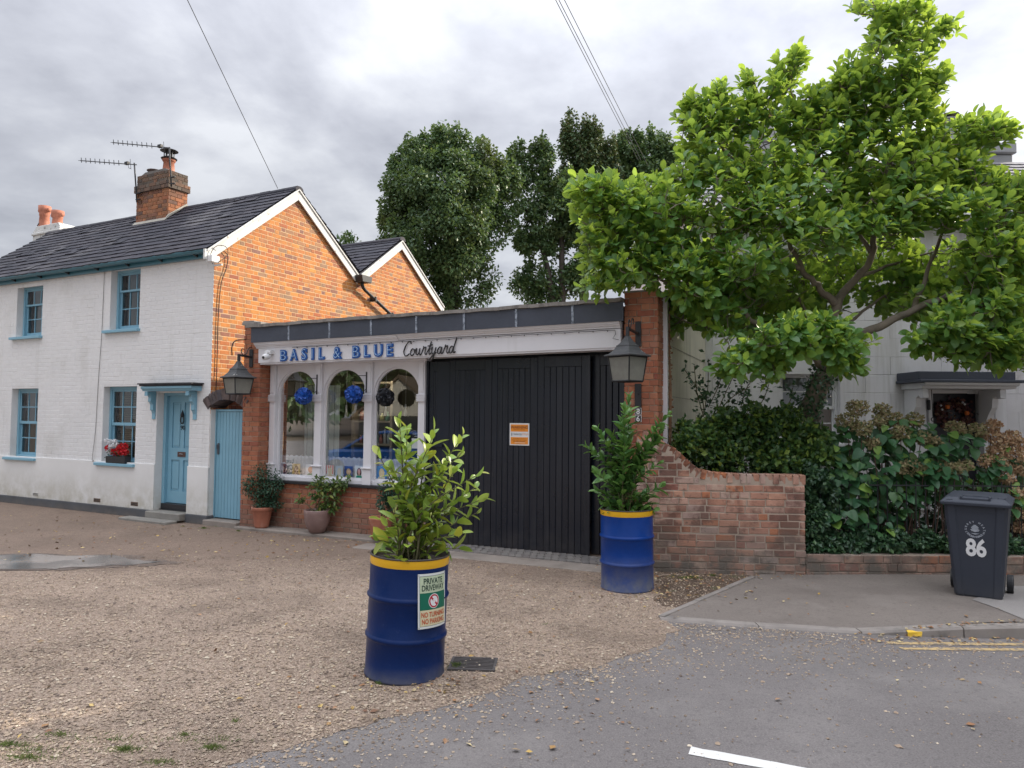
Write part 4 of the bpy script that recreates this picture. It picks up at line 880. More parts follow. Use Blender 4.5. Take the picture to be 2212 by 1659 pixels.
# blue side gate
sg = thing('side_gate', 'tall sky-blue boarded side gate under the dark brick arch', 'gate', A)
mb = MB(); mb.box(.002, .032, .11, .20, .10, 1.985); mb.box(.033, .80, .11, .20, 1.948, 1.985); mb.build('gate_frame', M_blue, sg, bevel=.003)
gu0, gu1 = .034, .80
for i in range(10):
    w_ = (gu1 - gu0) / 10; mb = MB(); mb.box(gu0 + i * w_ + .0025, gu0 + (i + 1) * w_ - .0025, .125, .155, .115, 1.945); mb.build('plank', M_blue, sg, bevel=.004)
mb = MB(); mb.box(gu0, gu1, .156, .18, .125, 1.94); mb.build('gate_ledge', M_blue, sg)
mb = MB(); mb.prism([(.075, 1.22), (.085, 1.20), (.105, 1.20), (.115, 1.22), (.115, 1.38), (.105, 1.40), (.085, 1.40), (.075, 1.38)], .105, .1245); mb.tube([(.088, .095, 1.30), (.088, .095, 1.37)], .008, 6); mb.build('gate_handle', mk('grey_steel', (.12, .13, .15), .4, .1, metal=.6), sg, bevel=.002)
# black sill, white window frames with three round arches
mb = MB(); mb.box(.336, 3.40, WY - .06, WY + .12, .767, .812); mb.build('black_sill', M_blacksill, shop, bevel=.004)
BAYS = [(.461, 1.287), (1.423, 2.26), (2.404, 3.247)]; ZS, ZB = 2.235, .875
PIL = [(.345, .461), (1.287, 1.423), (2.26, 2.404), (3.247, 3.36)]
for i, (a, b) in enumerate(BAYS):
    r_ = (b - a) / 2; c_ = (a + b) / 2; arc = [(c_ - r_ * math.cos(t), ZS + r_ * 1.02 * math.sin(t)) for t in np.linspace(0, PI, 29)]
    mb = MB(); y0, y1 = WY + .045, WY + .085; top = 2.745
    V = [(x, y0, z) for x, z in arc] + [(x, y0, top) for x, z in arc] + [(x, y1, z) for x, z in arc]; n = len(arc)
    F = [(k, k + 1, n + k + 1, n + k) for k in range(n - 1)] + [(k, 2 * n + k, 2 * n + k + 1, k + 1) for k in range(n - 1)]
    mb.add(V, F); wf = mb.build('arched_window', M_whitewood, shop)
    mb = MB(); arc2 = [(c_ - (r_ + .0) * math.cos(t), ZS + r_ * 1.02 * math.sin(t)) for t in np.linspace(0, PI, 29)]; arc3 = [(c_ - (r_ - .026) * math.cos(t), ZS + (r_ - .026) * 1.02 * math.sin(t)) for t in np.linspace(0, PI, 29)]
    P2 = [(a, ZB)] + arc2 + [(b, ZB)]; P3 = [(a + .026, ZB + .03)] + arc3 + [(b - .026, ZB + .03)]; n = len(P2)
    V = [(x, WY + .075, z) for x, z in P2] + [(x, WY + .075, z) for x, z in P3] + [(x, WY + .12, z) for x, z in P3]
    F = [(k, (k + 1) % n, n + (k + 1) % n, n + k) for k in range(n)] + [(n + k, n + (k + 1) % n, 2 * n + (k + 1) % n, 2 * n + k) for k in range(n)]
    mb.add(V, F); mb.build('glazing_rim', M_whitewood, wf)
    mb = MB(); V = [(x, WY + .105, z) for x, z in P3]; mb.add(V, [tuple(range(len(V)))]); mb.build('pane', M_glass, wf)
    mb = MB(); mb.box(a, b, WY + .02, WY + .13, .813, ZB + .002); mb.build('bottom_rail', M_whitewood, wf, bevel=.003)
for (a, b) in PIL:
    mb = MB(); mb.box(a, b, WY - .005, WY + .13, .96, 2.745); p_ = mb.build('pilaster', M_whitewood, shop, bevel=.004)
    mb = MB(); mb.box(a - .008, b + .008, WY - .02, WY - .0055, .813, 1.06); mb.build('pilaster_base', M_whitewood, p_, bevel=.003)
    mb = MB(); mb.box(a, b, WY - .004, WY + .13, .813, .959); mb.build('pilaster_foot', M_whitewood, p_); mb = MB(); mb.box(a - .03, b + .03, WY - .045, WY + .02, 1.062, 1.085); mb.build('pilaster_moulding', M_whitewood, p_, bevel=.006)
    mb = MB()
    for q in range(5): mb.box(a - .02, b + .02, WY - .035, WY + .02, 2.125 + q * .023, 2.125 + q * .023 + .016)
    mb.box(a - .012, b + .012, WY - .02, WY + .018, 2.12, 2.238); mb.build('ribbed_capital', M_whitewood, p_, bevel=.002)
    mb = MB(); mb.box(a + .02, b - .02, WY - .018, WY - .0055, 2.27, 2.72); mb.build('pilaster_panel', M_whitewood, p_, bevel=.003)
mb = MB(); mb.box(.336, 3.40, WY - .03, WY + .13, 2.746, 2.80); mb.build('head_rail', M_whitewood, shop, bevel=.003)
# fascia (rises very slightly to the right, as built)
TL = math.radians(0.72)
def tilted(name, parent=None): pass
Tt = Matrix.Translation((.3, 0, 0)) @ Matrix.Rotation(-TL, 4, 'Y') @ Matrix.Translation((-.3, 0, 0))
mb = MB(); mb.box(.375, 6.52, -.045, .20, 2.752, 3.0, T=Tt); fas = mb.build('fascia_board', M_whitewood, shop, bevel=.003)
mb = MB(); mb.box(.40, 6.515, -.03, .22, 2.728, 2.7515, T=Tt); mb.build('fascia_soffit', M_whitewood, fas)
pr = [(-.046, 2.995), (-.060, 3.0), (-.060, 3.012), (-.085, 3.03), (-.092, 3.045), (-.110, 3.05), (-.110, 3.062), (-.125, 3.075), (-.125, 3.085), (.1, 3.085), (.1, 2.995)]
mb = MB(); mb.prism(pr, .34, 3.1, axis='x', T=Tt); mb.build('cornice_moulding', M_whitewood, fas)
mb = MB(); mb.prism([(a_, b_ + .012) for a_, b_ in pr], 3.103, 6.52, axis='x', T=Tt); mb.build('cornice_moulding', M_whitewood, fas)
mb = MB(); w_ = [(u_, -.066, 2.985 - .006 * math.sin(u_ * 9) ** 2) for u_ in np.linspace(1.1, 6.45, 60)] + [(6.46, -.066, 2.93), (6.42, -.07, 2.87), (6.5, -.07, 2.85)]; mb.tube(w_, .0035, 4, T=Tt)
for u_ in np.linspace(1.2, 6.35, 27): mb.box(u_ - .004, u_ + .004, -.074, -.062, 2.965, 2.985, T=Tt)
mb.build('light_string', M_black, fas)
# lead sheets
lx = [S.at(x_, 700, -.12)[0] for x_ in (549, 631, 719, 809, 907, 1010, 1123, 1245, 1354)]
for i, (a, b) in enumerate(zip(lx[:-1], lx[1:])):
    mb = MB(); n = 8; V = []; F = []
    for k in range(n + 1):
        u_ = a + (b - a) * k / n
        for j, z_ in enumerate((3.087, 3.21, 3.335)): V.append((u_ + (.0 if k else .0), -.135 - .004 * math.sin(k * 1.3 + i) - (.006 if (k in (0, n)) else 0) + random.uniform(-.0015, .0015), z_))
    for k in range(n):
        for j in range(2): q = k * 3 + j; F.append((q, q + 3, q + 4, q + 1))
    V += [(a, -.05, 3.335), (b, -.05, 3.335), (a, -.11, 3.087), (b, -.11, 3.087)]; q = len(V) - 4
    F += [(2, (n * 3 + 2), q + 1, q), (n * 3, 0, q + 2, q + 3)]
    if i == 0: V += [(a, .12, 3.087), (a, .12, 3.335)]; F += [(0, 2, q + 5, q + 4)]
    mb.add(V, F, T=Tt); ls = mb.build('lead_sheet', M_lead, shop, smooth=False)
    if i: mb = MB(); mb.box(a - .022, a + .012, -.152, -.140, 3.085, 3.337, T=Tt); mb.build('lead_lap', M_leadmark, ls, bevel=.004)
# coping strip
u_ = .20; i = 0
while u_ < 6.50:
    e_ = min(u_ + 1.15, 6.56); mb = MB(); dz_ = random.uniform(-.006, .006); n = 7; V = []; F = []
    for k in range(n + 1):
        uu = u_ + (e_ - u_) * k / n; b_ = 3.342 + dz_ + .005 * math.sin(k * 2.1 + i); V += [(uu, -.165, b_), (uu, -.165, b_ + .048), (uu, -.02, b_ + .056), (uu, .25, b_ + .05), (uu, -.12, b_ - .002)]
    for k in range(n):
        q = k * 5; F += [(q, q + 5, q + 6, q + 1), (q + 1, q + 6, q + 7, q + 2), (q + 2, q + 7, q + 8, q + 3), (q, q + 4, q + 9, q + 5)]
    F += [(0, 1, 2, 3, 4), tuple(n * 5 + j for j in (4, 3, 2, 1, 0))]
    mb.add(V, F, T=Tt); mb.build('coping_piece', M_coping, shop); u_ = e_ + .004; i += 1
mb = MB(); mb.box(.34, 6.50, -.04, .34, 3.11, 3.335, T=Tt); mb.box(.34, 6.93, .342, 3.95, 3.11, 3.335, T=Tt); mb.box(3.45, 6.93, 3.6, 3.7, 0, 3.1); mb.build('flat_roof_and_back_wall', M_coping, shop)  # also holds a back wall added unseen to block sky through the gate slit
mb = MB(); mb.box(.2, .36, .3, 2.2, 3.34, 3.41); mb.build('side_coping', mk('pale_stone', (.5, .47, .4), .8, .1), shop, bevel=.01)
# room behind the windows
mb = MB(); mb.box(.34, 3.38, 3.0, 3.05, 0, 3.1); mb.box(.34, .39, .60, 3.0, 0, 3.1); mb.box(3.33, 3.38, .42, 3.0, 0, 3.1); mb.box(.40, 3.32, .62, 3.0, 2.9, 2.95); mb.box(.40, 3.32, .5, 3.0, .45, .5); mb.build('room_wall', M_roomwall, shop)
mb = MB(); mb.box(.40, 3.32, WY + .135, .62, .84, .862); mb.build('display_shelf', M_whitewood, shop)
mb = MB()
for i in range(13):
    u_ = .52 + i * .058; mb.box(u_, u_ + .05, .93 + (i % 2) * .006, .935 + (i % 2) * .006, .9, 2.42, T=None)
tag(mb.build('vertical_blind', M_blind, None), 'grey-green vertical blind hanging inside the first arched shop window', 'blind'); bpy.data.objects['vertical_blind'].location = S.o; bpy.data.objects['vertical_blind'].rotation_euler = (0, 0, S.ang)
# shelf unit with stock
su = thing('shelf_unit', 'dark shelf unit of stock seen through the middle arched shop window', 'shelves', S)
mb = MB(); mb.box(1.25, 1.30, 1.3, 1.6, .5, 2.5); mb.box(2.05, 2.10, 1.3, 1.6, .5, 2.5)
mb.build('upright', mk('dim_wood', (.2, .17, .12), .7, .1), su)
for z_ in (.55, 1.0, 1.38, 1.78, 2.16, 2.46): mb = MB(); mb.box(1.301, 2.049, 1.3, 1.6, z_, z_ + .03); mb.build('shelf', MATS['dim_wood'], su)
r_ = random.Random(4); cols = [(.25, .3, .3), (.05, .12, .3), (.3, .1, .07), (.3, .3, .12), (.1, .25, .15), (.3, .25, .2), (.45, .45, .42)]
smats = [mk('stock_colour_' + 'abcdefg'[i], c_, .6, .1) for i, c_ in enumerate(cols)]
for z_ in (1.03, 1.41, 1.81):
    u_ = 1.34; gi = 0
    while u_ < 2.0:
        w_ = r_.uniform(.05, .11); h_ = r_.uniform(.12, .27); mb = MB(); mb.lathe([(0, z_), (w_ * .45, z_), (w_ * .48, z_ + h_ * .6), (w_ * .2, z_ + h_ * .8), (w_ * .22, z_ + h_), (0, z_ + h_)], 8, c=(u_ + w_ / 2, 1.42))
        o = mb.build('stock_jar', r_.choice(smats), None, smooth=True); tag(o, 'small jar on the %s of the dim shelves, %s from the left end' % ({1.03: 'lower shelf', 1.41: 'middle shelf', 1.81: 'upper shelf'}[z_], ['first', 'second', 'third', 'fourth', 'fifth', 'sixth', 'seventh', 'eighth', 'ninth', 'tenth'][gi % 10]), 'jar', 'stock on the shelves behind the middle window'); o.location = S.o; o.rotation_euler = (0, 0, S.ang); u_ += w_ + .02; gi += 1
# the one lit ceiling spot that shows through the middle arch
dn = thing('ceiling_spot', 'small lit ceiling spotlight seen at the top of the middle arched window', 'spotlight', S)
m_em = bpy.data.materials.new('lit_lamp_face'); m_em.use_nodes = True; m_em.node_tree.nodes['Principled BSDF'].inputs['Emission Color'].default_value = (1, .9, .75, 1); m_em.node_tree.nodes['Principled BSDF'].inputs['Emission Strength'].default_value = 12
mb = MB(); mb.lathe([(0, 2.86), (.045, 2.86)], 16, c=(1.95, .95)); mb.build('lamp_face', m_em, dn); mb = MB(); mb.lathe([(.046, 2.855), (.06, 2.855), (.06, 2.9), (.046, 2.9)], 16, c=(1.95, .95)); mb.build('lamp_ring', M_silver, dn)
ld = bpy.data.lights.new('ceiling_spot_light', 'POINT'); ld.energy = 14; ld.color = (1, .86, .66); ld.shadow_soft_size = .05; lo = bpy.data.objects.new('ceiling_spot_light', ld); COL.objects.link(lo); lo.parent = dn; lo.location = (1.95, .95, 2.80)
# net curtains and portrait cards in the window
for i, (a, b) in enumerate(BAYS):
    n = 60; V = []; F = []; a2, b2 = a - .02, b + .02
    for k in range(n + 1):
        u_ = a2 + (b2 - a2) * k / n; yy = WY + .20 + .010 * math.sin(k * 1.35) + .004 * math.sin(k * 3.1); zt_ = 1.215 + .008 * math.sin(k * .9); V += [(u_, yy, .865), (u_, yy + .002, 1.15), (u_, yy - .012 + .006 * math.sin(k * 2.2), 1.175), (u_, yy, zt_)]
    for k in range(n):
        for j in range(3): q = 4 * k + j; F.append((q, q + 4, q + 5, q + 1))
    o = obj('net_curtain', raw_mesh('net_curtain', V, F, M_net, True)); o.location = S.o; o.rotation_euler = (0, 0, S.ang)
    tag(o, ['white gathered net curtain behind the left arched shop window', 'white gathered net curtain behind the middle arched shop window', 'white gathered net curtain behind the right arched shop window'][i], 'curtain')
def flat(parent, name, pts, y, mat): me = raw_mesh(name, [(p[0], y, p[1]) for p in pts], [tuple(range(len(pts)))], mat); return obj(name, me, parent)
def oval(cx, cz, rx, rz, n=18, t0=0, t1=2 * PI): return [(cx + rx * math.cos(t), cz + rz * math.sin(t)) for t in np.linspace(t0, t1, n, endpoint=False)]
def C_(n, c): return mk(n, tuple(min(.8, v * 1.35) for v in c), .75, .04, 8)
def card(label, u, w, h, bg, hair, skin, top, bgname, topname, long=True, mode=0, stripes=False):
    z0 = .864; h = h * 1.08; y = WY + .135; t = thing('portrait_card', label, 'picture card', S, group=None)
    mb = MB(); mb.box(u, u + w, y, y + .006, z0, z0 + h); mb.build('card', C_('card_' + bgname, bg), t)
    if stripes:
        for k in range(4): flat(t, 'stripe', [(u + w * (.04 + k * .26), z0 + h * .35), (u + w * (.15 + k * .26), z0 + h * .35), (u + w * (.15 + k * .26), z0 + h), (u + w * (.04 + k * .26), z0 + h)], y - .0006, C_('card_red', (.55, .03, .04)))
    cx = u + w * .52; cz = z0 + h * .60
    flat(t, 'painted_hair', oval(cx, cz - (.05 if long else 0) * h, w * .26, h * (.30 if long else .24)), y - .0012, C_('hair_' + bgname, hair))
    flat(t, 'painted_clothes', [(u + w * .12, z0 + .002), (u + w * .92, z0 + .002), (u + w * .86, z0 + h * .26), (u + w * .62, z0 + h * .36), (u + w * .42, z0 + h * .36), (u + w * .18, z0 + h * .26)], y - .0018, C_('clothes_' + topname, top))
    flat(t, 'painted_face', oval(cx, cz, w * .17, h * .19), y - .0024, C_('skin_' + bgname, skin))
    flat(t, 'painted_neck', [(cx - w * .07, z0 + h * .32), (cx + w * .07, z0 + h * .32), (cx + w * .06, cz - h * .1), (cx - w * .06, cz - h * .1)], y - .0021, C_('skin_' + bgname, skin))
    return t
card('purple card with a pale face under dark red hair', .475, .15, .20, (.10, .03, .08), (.10, .015, .02), (.52, .36, .33), (.05, .03, .08), 'purple', 'dark')
card('yellow card with a long brown-haired head and bare shoulders', .74, .165, .205, (.60, .38, .12), (.16, .06, .03), (.55, .35, .22), (.52, .32, .2), 'yellow', 'skin')
t = card('white card with a tilted orange-brown head above a green top', 1.02, .20, .205, (.6, .58, .6), (.5, .20, .10), (.5, .22, .12), (.01, .14, .06), 'white', 'green', long=False)
card('red and white striped card with a blond pale face', 1.435, .16, .205, (.62, .58, .55), (.6, .5, .33), (.58, .48, .36), (.55, .45, .3), 'striped', 'cream', stripes=True)
card('grey-blue card with a sketched face in a wide hairstyle', 1.625, .15, .20, (.38, .44, .52), (.5, .45, .38), (.5, .45, .4), (.4, .4, .35), 'greyblue', 'grey')
card('navy card with a brown face above a bright yellow top', 1.80, .165, .20, (.02, .04, .16), (.45, .30, .12), (.42, .27, .18), (.62, .48, .04), 'navy', 'sun', long=False)
card('pale card with a dark long-haired head in a green jumper', 2.005, .165, .215, (.58, .60, .66), (.05, .015, .02), (.55, .30, .28), (.0, .24, .15), 'pale', 'emerald')
card('blue card with a blond head and arms raised', 2.42, .19, .225, (.03, .20, .50), (.6, .46, .2), (.60, .48, .3), (.55, .5, .4), 'blue', 'ivory')
card('white card with a dark haired head above an orange and blue top', 2.66, .15, .215, (.6, .6, .62), (.06, .03, .03), (.5, .3, .2), (.65, .2, .03), 'plain', 'orange')
card('pale card with brown curls near the right end of the window', 2.90, .16, .205, (.5, .5, .45), (.14, .07, .04), (.55, .38, .25), (.1, .3, .1), 'curls', 'leafgreen')
# notices inside the third window
nt_ = thing('window_notice', 'black and white opening notice stuck inside the right arched shop window', 'notice', S)
mb = MB(); mb.box(3.08, 3.22, WY + .112, WY + .114, 1.56, 1.66); mb.build('black_notice', C_('notice_black', (.02, .02, .02)), nt_)
mb = MB(); mb.box(3.075, 3.225, WY + .112, WY + .114, 1.40, 1.555); mb.build('white_notice', C_('notice_white', (.6, .6, .6)), nt_)
text_obj('lettering', 'COURTYARD', .022, C_('notice_white', (.6, .6, .6)), nt_, 3.15, WY + .1115, 1.615, align='CENTER')
text_obj('lettering', 'OPEN', .022, C_('notice_white', (.6, .6, .6)), nt_, 3.15, WY + .1115, 1.58, align='CENTER')
# bulbs
for i, (px, py) in enumerate(((672, 905), (797 - 8, 893), (752, 893), (846 - 0, 885), (893, 880))):
    u_, z_ = S.at([648, 748, 700, 833, 876][i], 895 if i else 900, .75); z_ = [2.02, 2.02, 2.03, 2.03, 2.04][i]
    t = thing('pendant_bulb', ['clear pendant bulb behind the left arched window', 'clear pendant bulb at the right of the middle arched window', 'clear pendant bulb at the left of the middle arched window', 'clear pendant bulb at the left of the right arched window', 'clear pendant bulb at the right of the right arched window'][i], 'light bulb', S)
    mb = MB(); mb.lathe([(0, z_ - .15), (.024, z_ - .14), (.028, z_ - .10), (.012, z_ - .02), (.010, z_)], 10, c=(u_, .75)); mb.build('bulb', mk('pale_bulb_glass', (.62, .62, .55), .15, .02, trans=.5), t, smooth=True)
    mb = MB(); mb.lathe([(.013, z_ - .01), (.014, z_ + .05), (0, z_ + .055)], 8, c=(u_, .75)); mb.tube([(u_, .75, z_ + .05), (u_, .75, 2.9)], .0025, 4); mb.build('bulb_holder', M_silver, t)
# blue flower balls on brackets
PET = small_leaf(.95, .25)
def flower_ball(px, py, label, mat, u_shift=0):
    yb = WY - .20; u_, z_ = S.at(px, py, yb); R_ = .118
    t = thing('flower_ball', label, 'hanging ball', S, group='flower balls hanging outside the arched windows')
    mb = MB(); mb.lathe([(R_ * .86 * math.sin(a_), z_ - R_ * .86 * math.cos(a_)) for a_ in np.linspace(0.001, PI, 12)], 16, c=(u_, yb)); mb.build('ball_core', mat, t, smooth=True)
    n = 330; k = np.arange(n) + .5; ph = np.arccos(1 - 2 * k / n); th = PI * (1 + 5 ** .5) * k; D = np.stack([np.cos(th) * np.sin(ph), np.sin(th) * np.sin(ph), np.cos(ph)], 1)
    tg = np.cross(D, rand_dirs(n)); tg /= np.linalg.norm(tg, axis=1, keepdims=True); dr = tg + D * .75; P = D * R_ * .88 + np.array([u_, yb, z_]) - tg * .01
    M = leaf_mats(P, dr, D, RNG.uniform(.045, .07, n)); V, F = PET; Vh = np.hstack([V, np.ones((5, 1))]); VV = np.einsum('nij,vj->nvi', M, Vh)[:, :, :3].reshape(-1, 3); FF = (F[None] + (np.arange(n) * 5)[:, None, None]).reshape(-1, 3)
    o = obj('petals', raw_mesh('petals', VV, FF, mat), t); o['kind'] = 'stuff'
    mb = MB(); mb.tube(catmull([(u_, yb, z_ + R_ * .95), (u_ + .01, yb, z_ + R_ + .05), (u_ - .015, yb, z_ + R_ + .09), (u_, yb, z_ + R_ + .12)], 4), .004, 5); mb.build('hanging_hook', M_black, t)
    return u_, z_, yb
def bracket(px, label, top=812, bot=852):
    u_, z0 = S.at(px, bot, WY - .02); z1 = S.at(px, top, WY - .02)[1]
    t = thing('hanging_bracket', label, 'bracket', S, group='iron brackets between the arched windows')
    mb = MB(); mb.box(u_ - .008, u_ + .008, WY - .034, WY - .018, z0, z1 + .02); mb.build('back_bar', M_black, t)
    mb = MB(); mb.tube([(u_, WY - .026, z1 - .04), (u_ - .02, WY - .22, z1 - .05)], .006, 5); mb.build('arm', M_black, t)
    mb = MB(); mb.tube(catmull([(u_, WY - .03, z0 + .06), (u_ - .02, WY - .06, z0 + .03), (u_ - .02, WY - .09, z0 + .08), (u_ - .01, WY - .14, z0 + .18), (u_ - .02, WY - .20, z1 - .06)], 5), .005, 5); mb.build('scroll', M_black, t)
mblue = mk('bright_blue_petal', (.015, .09, .42), .45, .25, 12, palette=[(.012, .07, .36), (.02, .12, .50), (.012, .06, .30)])
mbdark = mk('black_petal', (.012, .014, .02), .5, .25, 12)
flower_ball(656, 856, 'blue flower ball hanging in front of the left arched window', mblue); flower_ball(764, 852, 'blue flower ball hanging in front of the middle arched window', mblue)
flower_ball(832, 850 + 8, 'black flower ball hanging in front of the right arched window', mbdark)
bracket(684.5, 'thin iron bracket holding the left blue flower ball'); bracket(791.5, 'thin iron bracket holding the second blue flower ball', 806, 848)
# lettering -----------------------------------------------------------
LT = Tt
def tl(u_, z_): v = Tt @ Vector((u_, 0, z_)); return v.x, v.z
sign = thing('shop_sign', 'raised blue and black shop lettering on the white fascia', 'shop sign', S)
def glyph(ch, u_, z_, h, sx, mat_b, mat_i):
    me = text_mesh(ch, h / .73, .010, offset=.016, spacing=1.0, res=3); me.materials.clear(); me.materials.append(mat_b); o = obj('letter', me, sign)
    o.matrix_local = Matrix.Translation((u_, -.068, z_)) @ Matrix.Rotation(-TL, 4, 'Y') @ Matrix.Rotation(PI / 2, 4, 'X') @ Matrix.Diagonal((sx, 1, 1, 1))
    me = text_mesh(ch, h / .73, .0015, offset=-.0068, res=3); me.materials.clear(); me.materials.append(mat_i); q = obj('letter_inline', me, o)
    q.matrix_local = Matrix.Translation((-.006, .004, .0125))
for ch, x0_, x1_, z0_, z1_ in [('B', .823, .965, 2.768, 2.955), ('A', 1.016, 1.184, 2.774, 2.963), ('S', 1.251, 1.37, 2.773, 2.970), ('I', 1.45, 1.505, 2.777, 2.971), ('L', 1.593, 1.71, 2.777, 2.972), ('&', 1.875, 2.05, 2.778, 2.973),
                               ('B', 2.24, 2.385, 2.785, 2.98), ('L', 2.455, 2.572, 2.79, 2.981), ('U', 2.638, 2.798, 2.793, 2.988), ('E', 2.867, 2.985, 2.793, 2.99)]:
    me = text_mesh(ch, 1.0, .03, offset=.055, res=3); co = np.array([v.co for v in me.vertices]); mn, mx = co.min(0), co.max(0)
    sx, sz = (x1_ - x0_) / (mx[0] - mn[0]), (z1_ - z0_) / (mx[1] - mn[1]); me.materials.clear(); me.materials.append(M_signblue); o = obj('letter', me, sign)
    B_ = Matrix.Translation((x0_ - mn[0] * sx, -.062, z0_ - mn[1] * sz)) @ Matrix.Rotation(-TL, 4, 'Y') @ Matrix.Rotation(PI / 2, 4, 'X') @ Matrix.Diagonal((sx, sz, .35, 1)); o.matrix_local = B_
    me = text_mesh(ch, 1.0, .006, offset=-.028, res=3); me.materials.clear(); me.materials.append(M_signpale); q = obj('letter_inline', me, o); q.matrix_local = Matrix.Translation((-.018, .012, .045))
script = {'C': [[(1.5, 1.65), (1.4, 2.0), (1.05, 1.95), (.6, 1.4), (.3, .65), (.45, .1), (.8, 0), (1.25, .3)]],
          'o': [[(.78, .8), (.45, .9), (.15, .5), (.22, .05), (.5, .02), (.8, .4), (.78, .8), (1.0, .72)]],
          'u': [[(0, .6), (.2, .95), (.1, .3), (.3, 0), (.6, .35), (.75, .95), (.65, .3), (.85, 0), (1.05, .3)]],
          'r': [[(0, .2), (.3, .9), (.34, 1.15), (.42, .95), (.7, 1.0), (.55, .3), (.7, 0), (.9, .2)]],
          't': [[(0, .2), (.5, 1.0), (.75, 1.8), (.4, .6), (.42, 0), (.75, .2)], [(.12, 1.15), (.5, 1.2), (.95, 1.35)]],
          'y': [[(0, .6), (.2, .95), (.1, .3), (.3, 0), (.6, .35), (.78, .95)], [(.78, .95), (.5, 0), (.2, -.75), (-.12, -.95), (-.2, -.65), (.3, -.2), (.85, .25)]],
          'a': [[(.8, .8), (.45, .9), (.12, .45), (.2, .02), (.5, .1), (.82, .92), (.68, .2), (.85, 0), (1.05, .25)]],
          'd': [[(.8, .8), (.45, .9), (.12, .45), (.2, .02), (.5, .1), (.85, .92)], [(1.3, 2.1), (.95, 1.1), (.72, .3), (.85, 0), (1.1, .2)]]}
adv = {'C': 1.28, 'o': .95, 'u': 1.03, 'r': .85, 't': .72, 'y': .92, 'a': 1.03, 'd': 1.2}
u_ = 3.14; k_ = .1035
for ch in 'Courtyard':
    mb = MB()
    for st_ in script[ch]:
        P = catmull([(u_ + p[0] * k_, -.066, 2.80 + (u_ - 3.14) * .030 + p[1] * k_ * (1.02)) for p in st_], 5); n = len(P)
        mb.tube(P, [.0070 + .0035 * abs(math.sin(i / n * PI * 3)) for i in range(n)], 6)
    mb.build('script_letter', M_ink, sign, smooth=True); u_ += adv[ch] * k_
# courtyard gates -----------------------------------------------------
gate = thing('courtyard_gate', 'large blue-black boarded courtyard gates under the white fascia', 'gates', S)
GY = .31
mb = MB(); mb.box(3.362, 3.395, GY - .03, GY + .10, 0, 2.74); mb.box(6.505, 6.52, GY, GY + .15, 0, 2.80); mb.build('gate_post', M_navy, gate, bevel=.003)
LEAVES = [(3.399, 3.751, 1, .07, .22), (3.755, 4.452, 6, .085, .11), (4.456, 5.177, 6, .085, .11), (5.181, 5.960, 6, .095, .125)]
for i, (a, b, npl, sl, sr) in enumerate(LEAVES):
    top = 2.735 + .012 * i; mb = MB(); yy = GY + (0, -.004, .0, -.003)[i]
    mb.box(a, a + sl, yy, yy + .05, .012, top); mb.box(b - sr, b, yy, yy + .05, .012, top); mb.box(a + sl + .0005, b - sr - .0005, yy, yy + .05, top - .155, top)
    lf = mb.build('gate_leaf', M_navy, gate, bevel=.004)
    w_ = (b - sr - a - sl) / npl if npl > 1 else (b - sr - a - sl) / 1
    if npl == 1: npl = 2; w_ = (b - sr - a - sl) / 2
    for k in range(npl):
        p0 = a + sl + k * w_; mb = MB(); mb.prism([(p0 + .0015, yy + .006), (p0 + .008, yy), (p0 + w_ - .008, yy), (p0 + w_ - .0015, yy + .006), (p0 + w_ - .0015, yy + .04), (p0 + .0015, yy + .04)], .012, top - .158, axis='z'); mb.build('plank', M_navy, lf)
    mb = MB(); mb.box(a + .01, b - .01, yy + .051, yy + .06, .02, top - .01); mb.build('leaf_backing', M_navy, lf)
mb = MB(); mb.box(3.40, 3.66, GY - .05, GY - .006, 1.435, 1.475); mb.build('gate_ledge', M_navy, gate, bevel=.004)
# right return leaf, folded back into the dark
yy = .44
mb = MB(); mb.box(5.940, 6.06, yy, yy + .05, .012, 2.79); mb.box(6.42, 6.503, yy, yy + .05, .012, 2.79); mb.box(6.061, 6.419, yy, yy + .05, 2.63, 2.79); lf = mb.build('gate_leaf', M_navy, gate, bevel=.004)
for k in range(4): p0 = 6.061 + k * .0895; mb = MB(); mb.prism([(p0 + .0015, yy + .008), (p0 + .01, yy), (p0 + .0795, yy), (p0 + .088, yy + .008), (p0 + .088, yy + .04), (p0 + .0015, yy + .04)], .012, 2.628, axis='z'); mb.build('plank', M_navy, lf)
mb = MB(); mb.box(5.95, 6.50, yy + .051, yy + .06, .02, 2.78); mb.build('leaf_backing', M_navy, lf)
mb = MB(); mb.box(3.40, 6.52, GY + .17, GY + .20, 2.70, 2.95); mb.build('gate_lintel', M_navy, gate)
# warning sign
ws = thing('warning_sign', 'orange and white warning sign fixed to the dark gate boards', 'warning sign', S)
a, b, z0, z1 = 4.752, 5.058, 1.493, 1.812; y = GY - .012
M_or = mk('sign_orange', (.80, .27, .02), .45, .03); M_sw = mk('sign_white', (.72, .72, .72), .4, .02); M_brn = mk('sign_dark_red', (.14, .025, .01), .5, .02); M_gr = mk('sign_grey', (.22, .22, .23), .5, .02)
mb = MB(); mb.box(a, b, y, y + .006, z0, z1); mb.build('sign_plate', M_sw, ws, bevel=.001)
H_ = z1 - z0
def band(u0, u1, f0, f1, mat, nm='colour_band', dy=.0008): return flat(ws, nm, [(u0, z1 - H_ * f1), (u1, z1 - H_ * f1), (u1, z1 - H_ * f0), (u0, z1 - H_ * f0)], y - dy, mat)
band(a + .017, b - .017, .06, .38, M_or); band(a + .017, b - .017, .63, .95, M_or)
def wsx(s_, size, f, mat, x=None, sx=1, off=0): return text_obj('lettering', s_, size, mat, ws, x if x is not None else (a + b) / 2, y - .0016, z1 - H_ * f, align='CENTER', sx=sx, offset=off)
